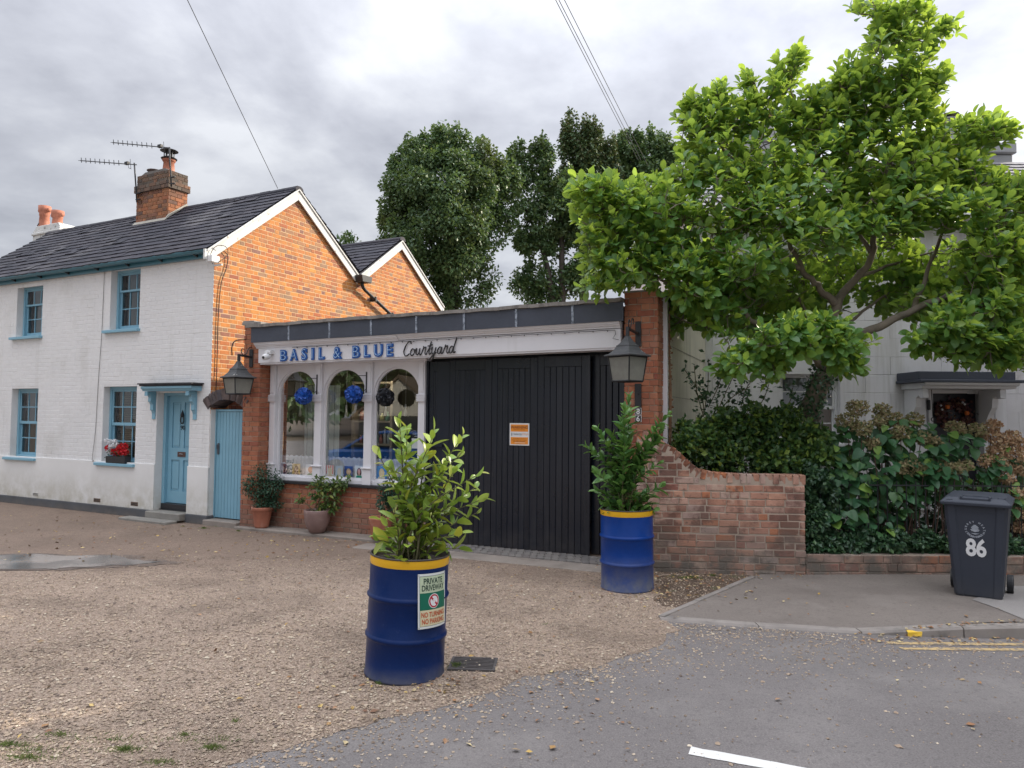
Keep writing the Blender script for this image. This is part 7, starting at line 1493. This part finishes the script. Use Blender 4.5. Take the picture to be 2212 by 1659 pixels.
def laurel(label, dx, dy, z0, tips, depth, mat, leafL, per, spread, seed, group=None, frame_r=.2, low=40):
    r = np.random.default_rng(seed); t = thing('laurel_bush', label, 'laurel', loc=(dx, dy, z0)); o3 = np.array([dx, dy, z0]); LM = []; st = MB()
    for i, (x, y) in enumerate(tips):
        d = depth + r.uniform(-spread, spread); tip = atdepth(x, y, d); base = o3 + np.array([r.uniform(-.10, .10), r.uniform(-.10, .10), -.02])
        L_ = np.linalg.norm(tip - base); out = tip - base; mid = base + out * .5 + np.array([-(out[0]) * .18, -(out[1]) * .18, .06 * L_]); C3 = catmull([base, mid, tip], 12); C3 = [np.array(c) for c in C3]
        st.tube([tuple(c - o3) for c in C3], [.009 * (1 - .7 * k / len(C3)) for k in range(len(C3))], 6)
        n = int(per * L_ / 1.0) + 4; ph = r.uniform(0, 6); start = .22 if L_ > .5 else .1
        for k in range(n):
            f = start + (1 - start) * ((k + .3) / n) ** .9; j = min(int(f * (len(C3) - 1)), len(C3) - 2); p = C3[j] + (C3[j + 1] - C3[j]) * (f * (len(C3) - 1) - j); ax = C3[j + 1] - C3[j]; ax /= np.linalg.norm(ax)
            a1 = np.cross(ax, [.3, .1, .2]); a1 /= np.linalg.norm(a1); a2 = np.cross(ax, a1); th = ph + k * 2.4; rad = a1 * math.cos(th) + a2 * math.sin(th); el = math.radians(r.uniform(38, 68)) if f < .9 else math.radians(r.uniform(8, 38))
            dr = rad * math.sin(el) + ax * math.cos(el); nn = ax * math.sin(el) - rad * math.cos(el) + r.normal(0, .25, 3) + np.array([0, 0, .25]); LM.append((p - o3, dr, nn, leafL * r.uniform(.62, 1.12) * (1 if f < .88 else .72)))
    for k in range(low):
        a = r.uniform(0, 2 * PI); rr = r.uniform(.05, .25); p = np.array([math.cos(a) * rr, math.sin(a) * rr, r.uniform(.0, .20)]); dr = np.array([math.cos(a), math.sin(a), r.uniform(.1, 1.0)]); LM.append((p, dr, np.array([0, 0, 1.0]) + r.normal(0, .3, 3), leafL * r.uniform(.7, 1.1)))
    o = st.build('stems', M_twig, t, smooth=True); o['kind'] = 'stuff'
    M = leaf_mats(np.array([l[0] for l in LM]), np.array([l[1] for l in LM]), np.array([l[2] for l in LM]), np.array([l[3] for l in LM])); print('laurel', len(M))
    pieces(t, 'leaf', LAUR, M, r.integers(0, 3, len(M)), mat, 298, 'inner_leaves', smooth=True); return t
laurel('pale yellow-green laurel growing in the tilted drum with the driveway sign', D1X + .03, D1Y, .83,
       [(862, 900), (880, 925), (938, 925), (925, 965), (1003, 935), (1000, 975), (985, 1010), (817, 978), (845, 1010), (1043, 1018), (1030, 1050), (1048, 1075), (1035, 1105), (960, 1000), (905, 1005), (1000, 1150), (870, 1060), (820, 1120), (812, 1165), (930, 1060), (975, 1090), (850, 1095), (1000, 1185), (900, 1120), (985, 1130)], D1Y, M_laur1, .150, 15, .18, 3, low=26)
laurel('dense mid-green laurel growing in the faded drum below the number 86', D2X, D2Y, .84,
       [(1265, 962), (1290, 925), (1340, 905), (1359, 858), (1350, 882), (1445, 892), (1432, 925), (1418, 955), (1300, 985), (1285, 1020), (1292, 1060), (1300, 1090), (1425, 1000), (1430, 1050), (1350, 950), (1380, 980), (1320, 1030), (1360, 1040), (1400, 1080), (1340, 1080), (1320, 940), (1400, 965), (1310, 1105), (1415, 1100), (1370, 1105)], D2Y - .02, M_laur2, .160, 30, .20, 5, low=50)

def tree_far(label, blobs, trunks, n, lsz, seed, name='tree', group='tall trees behind the courtyard roof', mat=None, spikes=0):
    r = np.random.default_rng(seed); t = thing(name, label, 'tree', group=group); Pc, Rc = [], []
    for (x, y, rx, ry, d) in blobs:
        c = atdepth(x, y, d); k = d / FOC; R_ = np.array([rx * k, min(rx, ry) * k * .9, ry * k]); m = max(6, int(rx * ry / 190))
        for _ in range(m):
            v = r.normal(size=3); v /= np.linalg.norm(v); v *= r.uniform(.35, 1.0) ** .4; Pc.append(c + v * R_ * .92); Rc.append(r.uniform(.28, .72))
    for _ in range(spikes):
        x, y, rx, ry, d = blobs[r.integers(0, len(blobs))]; u_ = r.uniform(-.9, .9); k = d / FOC; b_ = atdepth(x + u_ * rx, y - ry * math.sqrt(1 - u_ * u_) * .93, d + r.uniform(-1, 1))
        b_ = b_ - np.array([0, 0, .5]); k_n = r.integers(4, 8)
        for j in range(k_n): Pc.append(b_ + np.array([r.normal(0, .04), 0, .24 * j])); Rc.append(.24 - .022 * j)
    Pc, Rc = np.array(Pc), np.array(Rc); w = Rc ** 1.7; w /= w.sum(); idx = r.choice(len(Pc), n, p=w); dv = r.normal(size=(n, 3)); dv /= np.linalg.norm(dv, axis=1, keepdims=True)
    Pp = Pc[idx] + dv * (Rc[idx] * r.uniform(.45, 1.1, n))[:, None]; dr = dv * .7 + r.normal(0, .6, (n, 3)) + np.array([0, 0, -.35]); up = dv * .6 + np.array([0, 0, .6]) + r.normal(0, .5, (n, 3))
    M = leaf_mats(Pp, dr, up, r.uniform(.7, 1.25, n) * lsz); mesh_leaves('crown', OVAL, M, mat or M_syc, t)
    for tr in trunks:
        W3 = [atdepth(*p[:3]) for p in tr]; mb = MB(); mb.tube(catmull(W3, 3), [tr[0][3] + (tr[-1][3] - tr[0][3]) * k / ((len(W3) - 1) * 3) for k in range((len(W3) - 1) * 3 + 1)], 8); mb.build('trunk', M_barkd, t, smooth=True)
    return t
tree_far('broad dark sycamore with a rounded crown right of the brick gable', [(960, 470, 128, 165, 38), (960, 470, 120, 160, 37), (868, 400, 45, 62, 38), (905, 350, 45, 40, 38), (1000, 335, 62, 42, 38), (1055, 420, 42, 70, 38), (1088, 440, 34, 85, 38.5), (905, 600, 55, 55, 38), (1010, 610, 62, 50, 38), (850, 500, 35, 55, 38), (960, 660, 50, 22, 38), (940, 320, 40, 30, 38)],
         [[(980, 760, 38, .4), (975, 600, 38, .3), (960, 450, 38, .12)], [(978, 640, 38, .22), (1010, 520, 38, .15), (1020, 400, 38, .06)], [(975, 600, 38, .2), (920, 500, 38, .12), (890, 400, 38, .05)]], 64000, .21, 1, spikes=80)
tree_far('loose dark tree with thin twin trunks against the bright sky', [(1122, 370, 26, 50, 40), (1165, 355, 28, 42, 40), (1205, 470, 62, 52, 40), (1150, 430, 40, 34, 40), (1240, 500, 55, 42, 40), (1205, 525, 60, 22, 40), (1145, 605, 30, 30, 40), (1165, 640, 38, 26, 40), (1225, 615, 40, 32, 40), (1265, 600, 40, 50, 40), (1130, 520, 14, 12, 40), (1230, 440, 55, 50, 40.5), (1180, 400, 45, 40, 40.5)],
         [[(1198, 760, 40, .26), (1190, 620, 40, .2), (1165, 520, 40, .14), (1120, 420, 40, .05)], [(1215, 760, 40, .26), (1214, 620, 40, .22), (1212, 480, 40, .12), (1200, 390, 40, .05)], [(1190, 620, 40, .1), (1160, 610, 40, .07), (1130, 600, 40, .03)], [(1214, 640, 40, .1), (1250, 600, 40, .04)]], 30000, .21, 2, spikes=44)
M_rus = mk('rusty_sycamore_leaf', (.05, .06, .02), .5, .2, .4, trans=.18, tcol=(.16, .14, .03), palette=[(.06, .125, .05), (.08, .14, .05), (.05, .11, .045), (.13, .125, .05), (.065, .13, .05), (.10, .15, .05)])
tree_far('tall bushy tree with brownish upper leaves under the overhead wires', [(1255, 345, 46, 52, 42), (1288, 370, 44, 60, 42.6), (1240, 440, 50, 60, 42.6), (1262, 410, 58, 60, 42), (1236, 300, 24, 32, 42), (1275, 305, 26, 34, 42), (1270, 480, 55, 50, 42), (1300, 420, 45, 70, 42.5), (1310, 510, 45, 50, 42.5), (1310, 370, 26, 50, 43)],
         [[(1262, 700, 42, .3), (1258, 500, 42, .18), (1255, 300, 42, .05)]], 30000, .21, 3, mat=M_rus, spikes=64)
tree_far('tall narrow dark tree partly hidden by the magnolia', [(1350, 345, 34, 40, 44), (1400, 335, 34, 36, 44), (1435, 350, 24, 32, 44), (1385, 400, 70, 60, 44), (1340, 410, 28, 55, 44), (1400, 480, 65, 55, 44)],
         [[(1390, 700, 44, .3), (1388, 500, 44, .18), (1385, 330, 44, .05)]], 32000, .21, 4, spikes=80)
tree_far('small distant tree top between the two brick gables', [(747, 530, 10, 8, 36), (742, 548, 14, 12, 36)], [[(745, 640, 36, .1), (745, 530, 36, .03)]], 700, .22, 6, spikes=3)
# unseen trees: right-hand ones added to shade the ground, opposite ones mirrored in windows
def off_tree(label, x, y, h, r_, n, seed, lsz=.45):
    r = np.random.default_rng(seed); t = thing('shade_or_mirror_tree', label, 'tree', loc=(x, y, 0), group='roadside trees beyond the picture'); c = []; 
    for _ in range(40): v = r.normal(size=3); v /= np.linalg.norm(v); c.append(np.array([0, 0, h - r_ * .9]) + v * np.array([r_, r_, r_ * .95]) * r.uniform(.3, .85))
    c = np.array(c); idx = r.integers(0, 40, n); dv = r.normal(size=(n, 3)); dv /= np.linalg.norm(dv, axis=1, keepdims=True); Pp = c[idx] + dv * (r_ * .38 * r.uniform(.4, 1, n))[:, None]
    mesh_leaves('crown', OVAL, leaf_mats(Pp, dv + r.normal(0, .6, (n, 3)), dv + np.array([0, 0, .6]), r.uniform(.7, 1.3, n) * lsz), M_syc, t)
    mb = MB(); mb.tube([(0, 0, 0), (.1, .05, h * .4), (0, 0, h * .75)], [.3, .22, .08], 9); mb.build('trunk', M_barkd, t, smooth=True)
for i, a_ in enumerate([(13.5, 9.0, 11, 3.6, 8000, 21), (12.5, 3.8, 10, 3.8, 8000, 22), (17.5, 14.5, 12, 4.0, 7000, 23), (18, 6.5, 13, 4.2, 7000, 24), (13.5, -1.5, 10, 3.6, 6000, 25), (*mirror_xy(atdepth(560, 900, 60))[:2], 13, 6.5, 6000, 26, .8), (*mirror_xy(atdepth(830, 900, 66))[:2], 16, 7.5, 7000, 27, .9), (*mirror_xy(atdepth(700, 900, 62))[:2], 14, 7, 6000, 28, .8), (*mirror_xy(atdepth(990, 900, 64))[:2], 14, 7, 6000, 29, .8)]): off_tree(['dense added shade tree just beyond the right edge', 'added shade tree to the right of the camera', 'tall added shade tree behind the white house', 'tall added shade tree further along the road', 'added shade tree behind the camera on the right', 'tree left of the opposite white cottage', 'tallest tree directly behind the opposite white cottage', 'tree behind the parked blue car', 'tree right of the opposite white cottage'][i], *a_)

# shrubs: box / ellipsoid masses of small leaves ------------------------
def mass(parent, name, specs, protos, mat, size, seed, droop=0.0):
    """specs: (centre, radii, count); leaves gather on lumpy clumps in the ellipsoid"""
    r = np.random.default_rng(seed); MM = []
    for c, R_, n in specs:
        c = np.array(c); R_ = np.array(R_); m = max(6, n // 55); v = r.normal(size=(m, 3)); v /= np.linalg.norm(v, axis=1, keepdims=True); cc = c + v * R_ * (r.uniform(.25, 1, (m, 1)) ** .45) * .9; cr = r.uniform(.05, .14, m) * (R_.mean() / .5) ** .5
        idx = r.integers(0, m, n); d = r.normal(size=(n, 3)); d /= np.linalg.norm(d, axis=1, keepdims=True); P_ = cc[idx] + d * (cr[idx] * r.uniform(.5, 1.15, n))[:, None]
        dr = d * .7 + r.normal(0, .6, (n, 3)) + np.array([0, 0, -droop]); up = d * .5 + np.array([0, -.25, .6]) + r.normal(0, .4, (n, 3)); MM.append(leaf_mats(P_, dr, up, r.uniform(.65, 1.3, n) * size))
    return mesh_leaves(name, protos, np.vstack(MM), mat, parent)
def AT(x, y, d): return tuple(atdepth(x, y, d))
pr_ = thing('privet_bush', 'rounded privet bush with small yellow-green leaves behind the garden wall', 'bush')
sp_ = [(AT(1500, 945, 9.4), (.26, .3, .26), 1500), (AT(1560, 940, 9.4), (.36, .35, .34), 2200), (AT(1620, 925, 9.5), (.40, .35, .33), 2400), (AT(1690, 935, 9.5), (.40, .35, .34), 2400), (AT(1745, 965, 9.3), (.30, .4, .34), 2000), (AT(1600, 995, 9.3), (.80, .3, .20), 2800), (AT(1700, 1005, 9.25), (.5, .3, .18), 1500), (AT(1480, 970, 9.4), (.2, .25, .2), 700)]
mass(pr_, 'privet_leaves', sp_, OVAL, M_priv, .078, 31)
mb = MB()
for k in range(26): b_ = np.array([3.0 + RNG.uniform(-.9, .9), 9.5 + RNG.uniform(-.2, .2), 0.0]); e_ = np.array(sp_[k % 6][0]) + RNG.normal(0, .15, 3); mb.tube([b_, (b_ + e_) / 2 + RNG.normal(0, .06, 3), e_], [.018, .012, .004], 5)
mb.build('stems', M_barkd, pr_)['kind'] = 'stuff'
# dark sprays of a tall shrub above the privet
dsp = thing('dark_shrub', 'tall thin shrub with dark oval leaves rising above the privet bush', 'shrub'); LM = []; mb = MB()
for (x0, y0, x1, y1) in [(1520, 900, 1500, 790), (1520, 900, 1530, 775), (1530, 880, 1560, 810), (1545, 900, 1590, 800), (1600, 880, 1640, 800), (1640, 880, 1665, 815), (1600, 880, 1600, 830), (1530, 870, 1480, 800), (1690, 890, 1712, 838), (1560, 880, 1620, 835), (1510, 920, 1515, 850)]:
    P3 = catmull([AT(x0, y0, 9.9), AT((x0 + x1) / 2 + RNG.uniform(-8, 8), (y0 + y1) / 2, 9.85), AT(x1, y1, 9.8)], 6); mb.tube([tuple(p) for p in P3], .006, 5)
    for k in range(34):
        p = np.array(P3[RNG.integers(2, len(P3))]) + RNG.normal(0, .05, 3); LM.append((p, RNG.normal(0, 1, 3), np.array([0, -.6, .8]) + RNG.normal(0, .4, 3), RNG.uniform(.05, .09)))
mb.build('stems', M_twig, dsp)['kind'] = 'stuff'
mesh_leaves('dark_leaves', OVAL, leaf_mats(*[np.array([l[i] for l in LM]) for i in range(4)]), M_ivy, dsp)
# ivy hedge over the railings
ih = thing('ivy_hedge', 'dark ivy climbing over the railings and spilling along the low brick wall', 'ivy', LW)
sp2 = [((.12, .30, .55), (.22, .22, .55), 3500), ((.35, .42, .95), (.30, .3, .35), 2600), ((.15, .28, 1.15), (.22, .22, .2), 1300)]
for k in range(13): sp2.append(((.35 + k * .42, .24, .36 + .03 * math.sin(k)), (.28, .17, .15), 1300))
for k in range(4): sp2.append(((3.3 + k * .6, .34, .55), (.35, .2, .3), 1500))
mass(ih, 'ivy_leaves', sp2, OVAL, M_ivy, .060, 33, .3)
# hydrangeas
def hydrangea(label, leaves, heads, seed, fm, nleaf, stems=40):
    r = np.random.default_rng(seed); t = thing('hydrangea_bush', label, 'hydrangea'); LM = []; tot = sum(a[2] * a[3] for a in leaves)
    for (x, y, rx, ry, d) in leaves:
        for _ in range(int(nleaf * rx * ry / tot)):
            v = r.normal(size=3); v /= np.linalg.norm(v); v *= r.uniform(.2, 1) ** .5; p = atdepth(x + rx * v[0], y + ry * v[2], d + .35 * v[1]); out = np.array([v[0], -abs(v[1]) - .35, v[2] * .3]); dr = out + r.normal(0, .5, 3) + np.array([0, 0, -.5]); LM.append((p, dr, np.array([0, -.75, .8]) + r.normal(0, .32, 3), r.uniform(.09, .17)))
    M = leaf_mats(*[np.array([l[i] for l in LM]) for i in range(4)]); pieces(t, 'leaf', HEART, M, r.integers(0, 2, len(M)), M_hyd, 290, 'inner_leaves', smooth=True)
    mb = MB()
    for (x, y, rr_, d) in heads:
        c = atdepth(x, y, d); R_ = .86 * rr_ * d / FOC; n = int(300 * max(.6, rr_ / 25)); dv = r.normal(size=(n, 3)); dv /= np.linalg.norm(dv, axis=1, keepdims=True); dv[:, 2] *= .75
        Mh = leaf_mats(dv * (R_ * r.uniform(.72, 1.08, n))[:, None], dv * .4 + r.normal(0, .8, (n, 3)), dv + r.normal(0, .3, (n, 3)), r.uniform(.035, .055, n)); h = joined('flower_head', t, Mh, r.integers(0, 2, n), fm, OVAL, None); h.location = tuple(c)
        b_ = c + np.array([r.uniform(-.15, .15), .1, -c[2] + .1]); mb.tube([b_, (b_ + c) / 2 + r.normal(0, .05, 3), c], [.008, .007, .005], 5)
    for _ in range(stems):
        x, y, rx, ry, d = leaves[r.integers(0, len(leaves))]; c = atdepth(x + r.uniform(-.8, .8) * rx, y + r.uniform(-.5, .5) * ry, d); b_ = np.array([c[0] + r.uniform(-.2, .2), c[1] + .05, .1]); mb.tube([b_, (b_ + c) / 2 + r.normal(0, .06, 3), c], [.008, .007, .004], 5)
    mb.build('stems', mk('brown_cane', (.12, .07, .05), .8, .2, 9), t)['kind'] = 'stuff'; return t
hydrangea('broad green hydrangea with fading brown-green flower heads left of the porch', [(1850, 960, 85, 60, 9.5), (1960, 960, 90, 60, 9.4), (1900, 1010, 110, 60, 9.3), (2030, 1010, 60, 60, 9.3), (1850, 1050, 80, 60, 9.2), (1930, 1070, 60, 60, 9.2), (1990, 1040, 60, 50, 9.3), (1830, 1110, 50, 50, 9.1), (2060, 960, 50, 40, 9.5), (1790, 1010, 40, 70, 9.3), (1900, 1130, 40, 40, 9.15)],
          [(1852, 882, 26, 9.4), (1830, 908, 24, 9.3), (1863, 925, 22, 9.2), (1905, 885, 18, 9.5), (1900, 910, 18, 9.3), (1930, 905, 20, 9.4), (1975, 906, 20, 9.4), (1945, 935, 22, 9.2), (1885, 957, 17, 9.2), (1962, 1010, 24, 9.1), (1990, 945, 18, 9.3), (2015, 955, 16, 9.3), (2065, 925, 20, 9.5), (2110, 930, 20, 9.5), (2035, 1010, 20, 9.1), (2065, 1012, 15, 9.1), (2085, 1005, 16, 9.2), (1995, 1015, 14, 9.1)], 41, M_hydf, 900)
hydrangea('sparse hydrangea full of dry tan flower heads beside the bin', [(2160, 1010, 50, 50, 9.5), (2190, 1080, 40, 60, 9.3), (2120, 1060, 30, 40, 9.4)],
          [(2145, 918, 16, 9.5), (2140, 940, 20, 9.5), (2165, 955, 20, 9.4), (2150, 975, 18, 9.4), (2185, 945, 20, 9.4), (2205, 960, 20, 9.4), (2195, 985, 20, 9.3), (2130, 995, 17, 9.3), (2158, 1000, 18, 9.3), (2185, 1012, 18, 9.3), (2208, 1015, 18, 9.3), (2200, 1066, 17, 9.0), (2175, 1035, 14, 9.2), (2198, 1110, 14, 9.1), (2203, 1140, 12, 9.1)], 43, M_hydf2, 170, 50)
# hedge behind to close the gap under the windows of the white house
bk = thing('back_shrubs', 'dark low shrubs in the front garden bed behind the hydrangeas', 'shrub')
mass(bk, 'shrub_leaves', [((4.0 + k * .7, 10.3, .6), (.5, .4, .6), 1600) for k in range(7)], OVAL, M_ivy, .08, 37)

# potted plants ---------------------------------------------------------
def potplant(label, px, pot_prof, potmat, blobs, depth, leafmat, size, nleaf, seed, protos=None, sprays=None):
    u_, d_ = px; w = S.w(u_, d_); t = thing('potted_plant', label, 'potted plant', loc=(w[0], w[1], .05)); r = np.random.default_rng(seed); o3 = np.array([w[0], w[1], .05]); h = pot_prof[-1][1]
    mb = MB(); r_top = pot_prof[-1][0]; mb.lathe(pot_prof + [(r_top - .022, h), (r_top - .028, h - .05), (0, h - .05)], 32); mb.build('pot', potmat, t, smooth=True)
    LM = []; st = MB(); nb_ = len(blobs)
    for (x, y, rx, ry, wt) in blobs:
        c = atdepth(x, y, w[1]) - o3; R_ = np.array([rx, min(rx, ry), ry]) * w[1] / FOC; st.tube([(0, 0, h - .06), tuple(c * .5 + np.array([0, 0, h * .4]) + r.normal(0, .02, 3)), tuple(c)], [.010, .008, .004], 5)
        for _ in range(int(nleaf * wt)):
            v = r.normal(size=3); v /= np.linalg.norm(v); v *= r.uniform(.1, 1) ** .5; p = c + v * R_; LM.append((p, v + r.normal(0, .5, 3) + np.array([0, 0, -.25]), np.array([0, -.2, .9]) + r.normal(0, .4, 3), size * r.uniform(.6, 1.3)))
    st.build('stems', M_twig, t)['kind'] = 'stuff'; mesh_leaves('foliage', protos or LAUR[:2], leaf_mats(*[np.array([l[i] for l in LM]) for i in range(4)]), leafmat, t); return t
M_pp1 = mk('blue_green_shrub_leaf', (.03, .09, .04), .5, .15, 5, trans=.15, palette=[(.02, .065, .035), (.03, .09, .045), (.018, .055, .03), (.045, .11, .05)])
M_pp2 = mk('yellowing_shrub_leaf', (.09, .16, .03), .5, .15, 5, trans=.2, palette=[(.06, .13, .03), (.09, .16, .03), (.05, .11, .03), (.26, .28, .05), (.07, .14, .035), (.14, .2, .04)])
potplant('bushy dark green shrub in a plain terracotta pot beside the left pier', S_ := (.44, .02), [(0, 0), (.105, 0), (.115, .03), (.155, .27), (.16, .275), (.17, .28), (.172, .325), (.172, .335)], M_terra,
         [(565, 1020, 22, 22, .13), (550, 1055, 26, 22, .17), (585, 1050, 25, 28, .2), (570, 1080, 26, 20, .2), (540, 1045, 18, 16, .07), (600, 1040, 14, 26, .1), (590, 1085, 22, 18, .13)], 0, M_pp1, .042, 1900, 51)
potplant('drooping yellow-green shrub in a rounded brown glazed pot', (1.58, .0), [(0, 0), (.10, 0), (.12, .015), (.165, .10), (.195, .20), (.205, .30), (.21, .35), (.205, .36)], M_potbrown,
         [(700, 1045, 22, 18, .14), (728, 1050, 22, 16, .14), (745, 1040, 12, 14, .05), (680, 1060, 14, 16, .07), (650, 1077, 7, 10, .05), (695, 1080, 18, 18, .12), (720, 1085, 16, 14, .1), (705, 1100, 22, 10, .1), (690, 1040, 8, 8, .04), (672, 1115, 6, 9, .03), (712, 1062, 22, 18, .12)], 0, M_pp2, .075, 620, 53)
potplant('dark leafy pot shrub mostly hidden behind the pale laurel', (2.78, -.02), [(0, 0), (.12, 0), (.14, .03), (.17, .28), (.18, .30), (.18, .33)], M_terra,
         [(835, 1060, 18, 22, .2), (850, 1075, 24, 22, .2), (828, 1085, 14, 16, .12), (870, 1060, 26, 26, .2), (860, 1095, 28, 20, .2), (900, 1070, 20, 26, .12)], 0, M_pp1, .06, 800, 55)
# window-sill trough with red and white flowers
wt = thing('flower_trough', 'black trough of red and white flowers on the blue window sill', 'flower trough', A)
f0, f1 = A.at(232, 990, -.03)[0], A.at(274, 990, -.03)[0]
mb = MB(); mb.prism([(f0 + .01, .962), (f1 - .01, .962), (f1, 1.09), (f0, 1.09)], -.07, .06); mb.build('trough', M_black, wt, bevel=.004)
M_fr = mk('red_petal', (.55, .005, .012), .6, .1, 5); M_fw = mk('white_petal', (.75, .75, .76), .6, .05, 5)
for (x, y, rr_, c_) in [(236, 968, 8, 'r'), (247, 976, 9, 'r'), (258, 968, 9, 'r'), (268, 965, 8, 'r'), (270, 977, 8, 'r'), (262, 978, 7, 'r'), (240, 955, 6, 'w'), (252, 953, 5, 'w'), (235, 951, 5, 'w'), (255, 961, 6, 'w'), (243, 965, 5, 'w'), (249, 961, 5, 'w'), (238, 974, 5, 'w'), (241, 978, 4, 'w')]:
    uu, zz = A.at(x, y, -.03); R_ = rr_ * 13 / FOC; n = 120; dv = rand_dirs(n); yy = -.03 + (-.035 if c_ == 'w' else 0) + RNG.uniform(-.02, .02)
    o = joined('flower', wt, leaf_mats(dv * R_ * .7, dv * .4 + rand_dirs(n), dv, np.full(n, R_ * .6)), RNG.integers(0, 2, n), M_fr if c_ == 'r' else M_fw, OVAL, None); o.location = (uu, yy, zz)
n = 120; P_ = np.stack([RNG.uniform(f0, f1, n), RNG.uniform(-.08, .04, n), RNG.uniform(1.06, 1.2, n)], 1); mesh_leaves('trough_leaves', OVAL, leaf_mats(P_, rand_dirs(n), rand_dirs(n) + np.array([0, -.5, .5]), RNG.uniform(.03, .05, n)), M_ivy, wt)

# tufts of grass and moss, fallen leaves ---------------------------------
M_grass = mk('short_grass', (.06, .11, .03), .7, .2, 6, trans=.2, palette=[(.10, .17, .04), (.15, .21, .05), (.20, .22, .07), (.08, .13, .04)])
def tufts(name, label, spots, seed, h=.03):
    r = np.random.default_rng(seed); V = []; F = []
    for (x, y, rx, ry, n) in spots:
        for _ in range(n):
            a, q = r.uniform(0, 2 * PI), abs(r.normal(0, .75)); px, py = x + rx * q * math.cos(a), y + ry * q * math.sin(a); hh = h * r.uniform(.3, 1.3) * max(.3, 1 - q * .6); t = r.uniform(0, 2 * PI); w = .0014 + .0012 * r.random(); b = len(V); lx, ly = r.normal(0, hh * .6, 2)
            V += [(px - w * math.cos(t), py - w * math.sin(t), .004), (px + w * math.cos(t), py + w * math.sin(t), .004), (px + lx * .4, py + ly * .4, hh * .7), (px + lx, py + ly, hh)]; F += [(b, b + 1, b + 2), (b + 1, b + 3, b + 2)]
    o = obj(name, raw_mesh(name, V, F, M_grass)); tag(o, label, 'grass', kind='stuff')
gp = lambda x, y: ground(x, y)
tufts('grass', 'thin grass and moss tufts in the gravel and at the drum and wall feet', [(*gp(985, 1440), .10, .12, 420), (*gp(822, 1478), .06, .03, 200), (*gp(835, 1462), .04, .04, 60), (*gp(795, 1440), .03, .08, 120), (*gp(250, 1600), .9, .12, 260), (*gp(60, 1625), .6, .08, 260), (*gp(480, 1600), .4, .08, 120), (*gp(20, 1612), .22, .04, 380), (*gp(130, 1590), .15, .04, 160), (*gp(270, 1622), .13, .05, 480), (*gp(460, 1618), .09, .04, 420), (*gp(400, 1590), .08, .03, 120), (*gp(510, 1560), .05, .03, 60), (*gp(60, 1640), .3, .05, 400), (*gp(350, 1650), .2, .04, 200),
      (*gp(1490, 1250), .22, .09, 900), (*gp(1540, 1245), .10, .05, 200), (*gp(440, 1142), .12, .05, 240), (*gp(515, 1148), .08, .04, 120), (*gp(395, 1138), .06, .03, 60), (*gp(470, 1138), .12, .04, 120), (*gp(1180, 1350), .05, .02, 30)], 61)
M_fall = mk('fallen_leaf', (.3, .17, .06), .7, .2, 9, palette=[(.32, .17, .07), (.22, .10, .05), (.45, .30, .08), (.55, .45, .25), (.16, .08, .045), (.38, .22, .12)])
def litter():
    r = np.random.default_rng(71); P_ = []
    def add(n, x0, x1, y0, y1, s=.04):
        for _ in range(n): g = ground(r.uniform(x0, x1), r.uniform(y0, y1)); P_.append((g[0], g[1], s))
    add(60, 0, 2200, 1300, 1640, .05); add(420, 0, 900, 1112, 1215, .05); add(200, 500, 1300, 1150, 1300, .035); add(110, 1380, 1640, 1235, 1300, .05); add(160, 1850, 2212, 1368, 1392, .035); add(50, 1400, 2212, 1250, 1345, .035); add(60, 530, 830, 1150, 1180, .04); add(90, 1000, 1450, 1200, 1330, .035); add(60, 600, 1300, 1440, 1560, .04); add(70, 760, 1010, 1455, 1500, .03); add(60, 1280, 1440, 1265, 1295, .03); add(120, 1400, 1745, 1236, 1256, .03)
    n = len(P_); z = np.array([(.03 if (p[0] > 1.5 and p[1] > 6.8) else .012) for p in P_]); z = np.array([max(z_, kerb_z(p[0]) * max(0, 1 - (p[1] - kerb_y(p[0])) / 2.2) + .02) if (p[1] > kerb_y(p[0]) + .02 and p[0] > 1.44 and p[1] < 8.7 and p[1] < 6.8 + (p[0] - 1.457) * 1.222) else z_ for z_, p in zip(z, P_)])
    P3 = np.stack([[p[0] for p in P_], [p[1] for p in P_], z], 1); d = r.normal(size=(n, 3)); d[:, 2] *= .15; up = np.array([0, 0, 1.0]) + r.normal(0, .3, (n, 3)); M = leaf_mats(P3, d, up, r.uniform(.5, 1.3, n) * np.array([p[2] for p in P_]))
    o = joined('fallen_leaves', None, M, r.integers(0, 2, n), M_fall, OVAL); tag(o, 'dry brown and yellow fallen leaves scattered on the gravel, road and pavement', 'leaves', kind='stuff')
litter()
pl_ = thing('paper_scrap', 'flattened pale paper scrap on the pavement left of the bin', 'litter', loc=(*ground(2040, 1282, .06), .062)); mb = MB(); mb.add([(-.10, -.03, 0), (.02, -.05, .004), (.12, .01, 0), (.0, .05, .006)], [(0, 1, 2, 3)]); mb.build('scrap', M_sw, pl_)
st_ = thing('loose_stick', 'short bare stick lying on the leaf litter beside the faded drum', 'stick', loc=(*ground(1432, 1248), .02)); mb = MB(); mb.tube([(-.09, -.03, 0), (0, 0, .012), (.10, .03, .006)], .008, 6); mb.build('stick', mk('pale_dry_wood', (.35, .27, .2), .8, .2, 9), st_)
try: cam.data.dof.use_dof = False
except Exception: pass
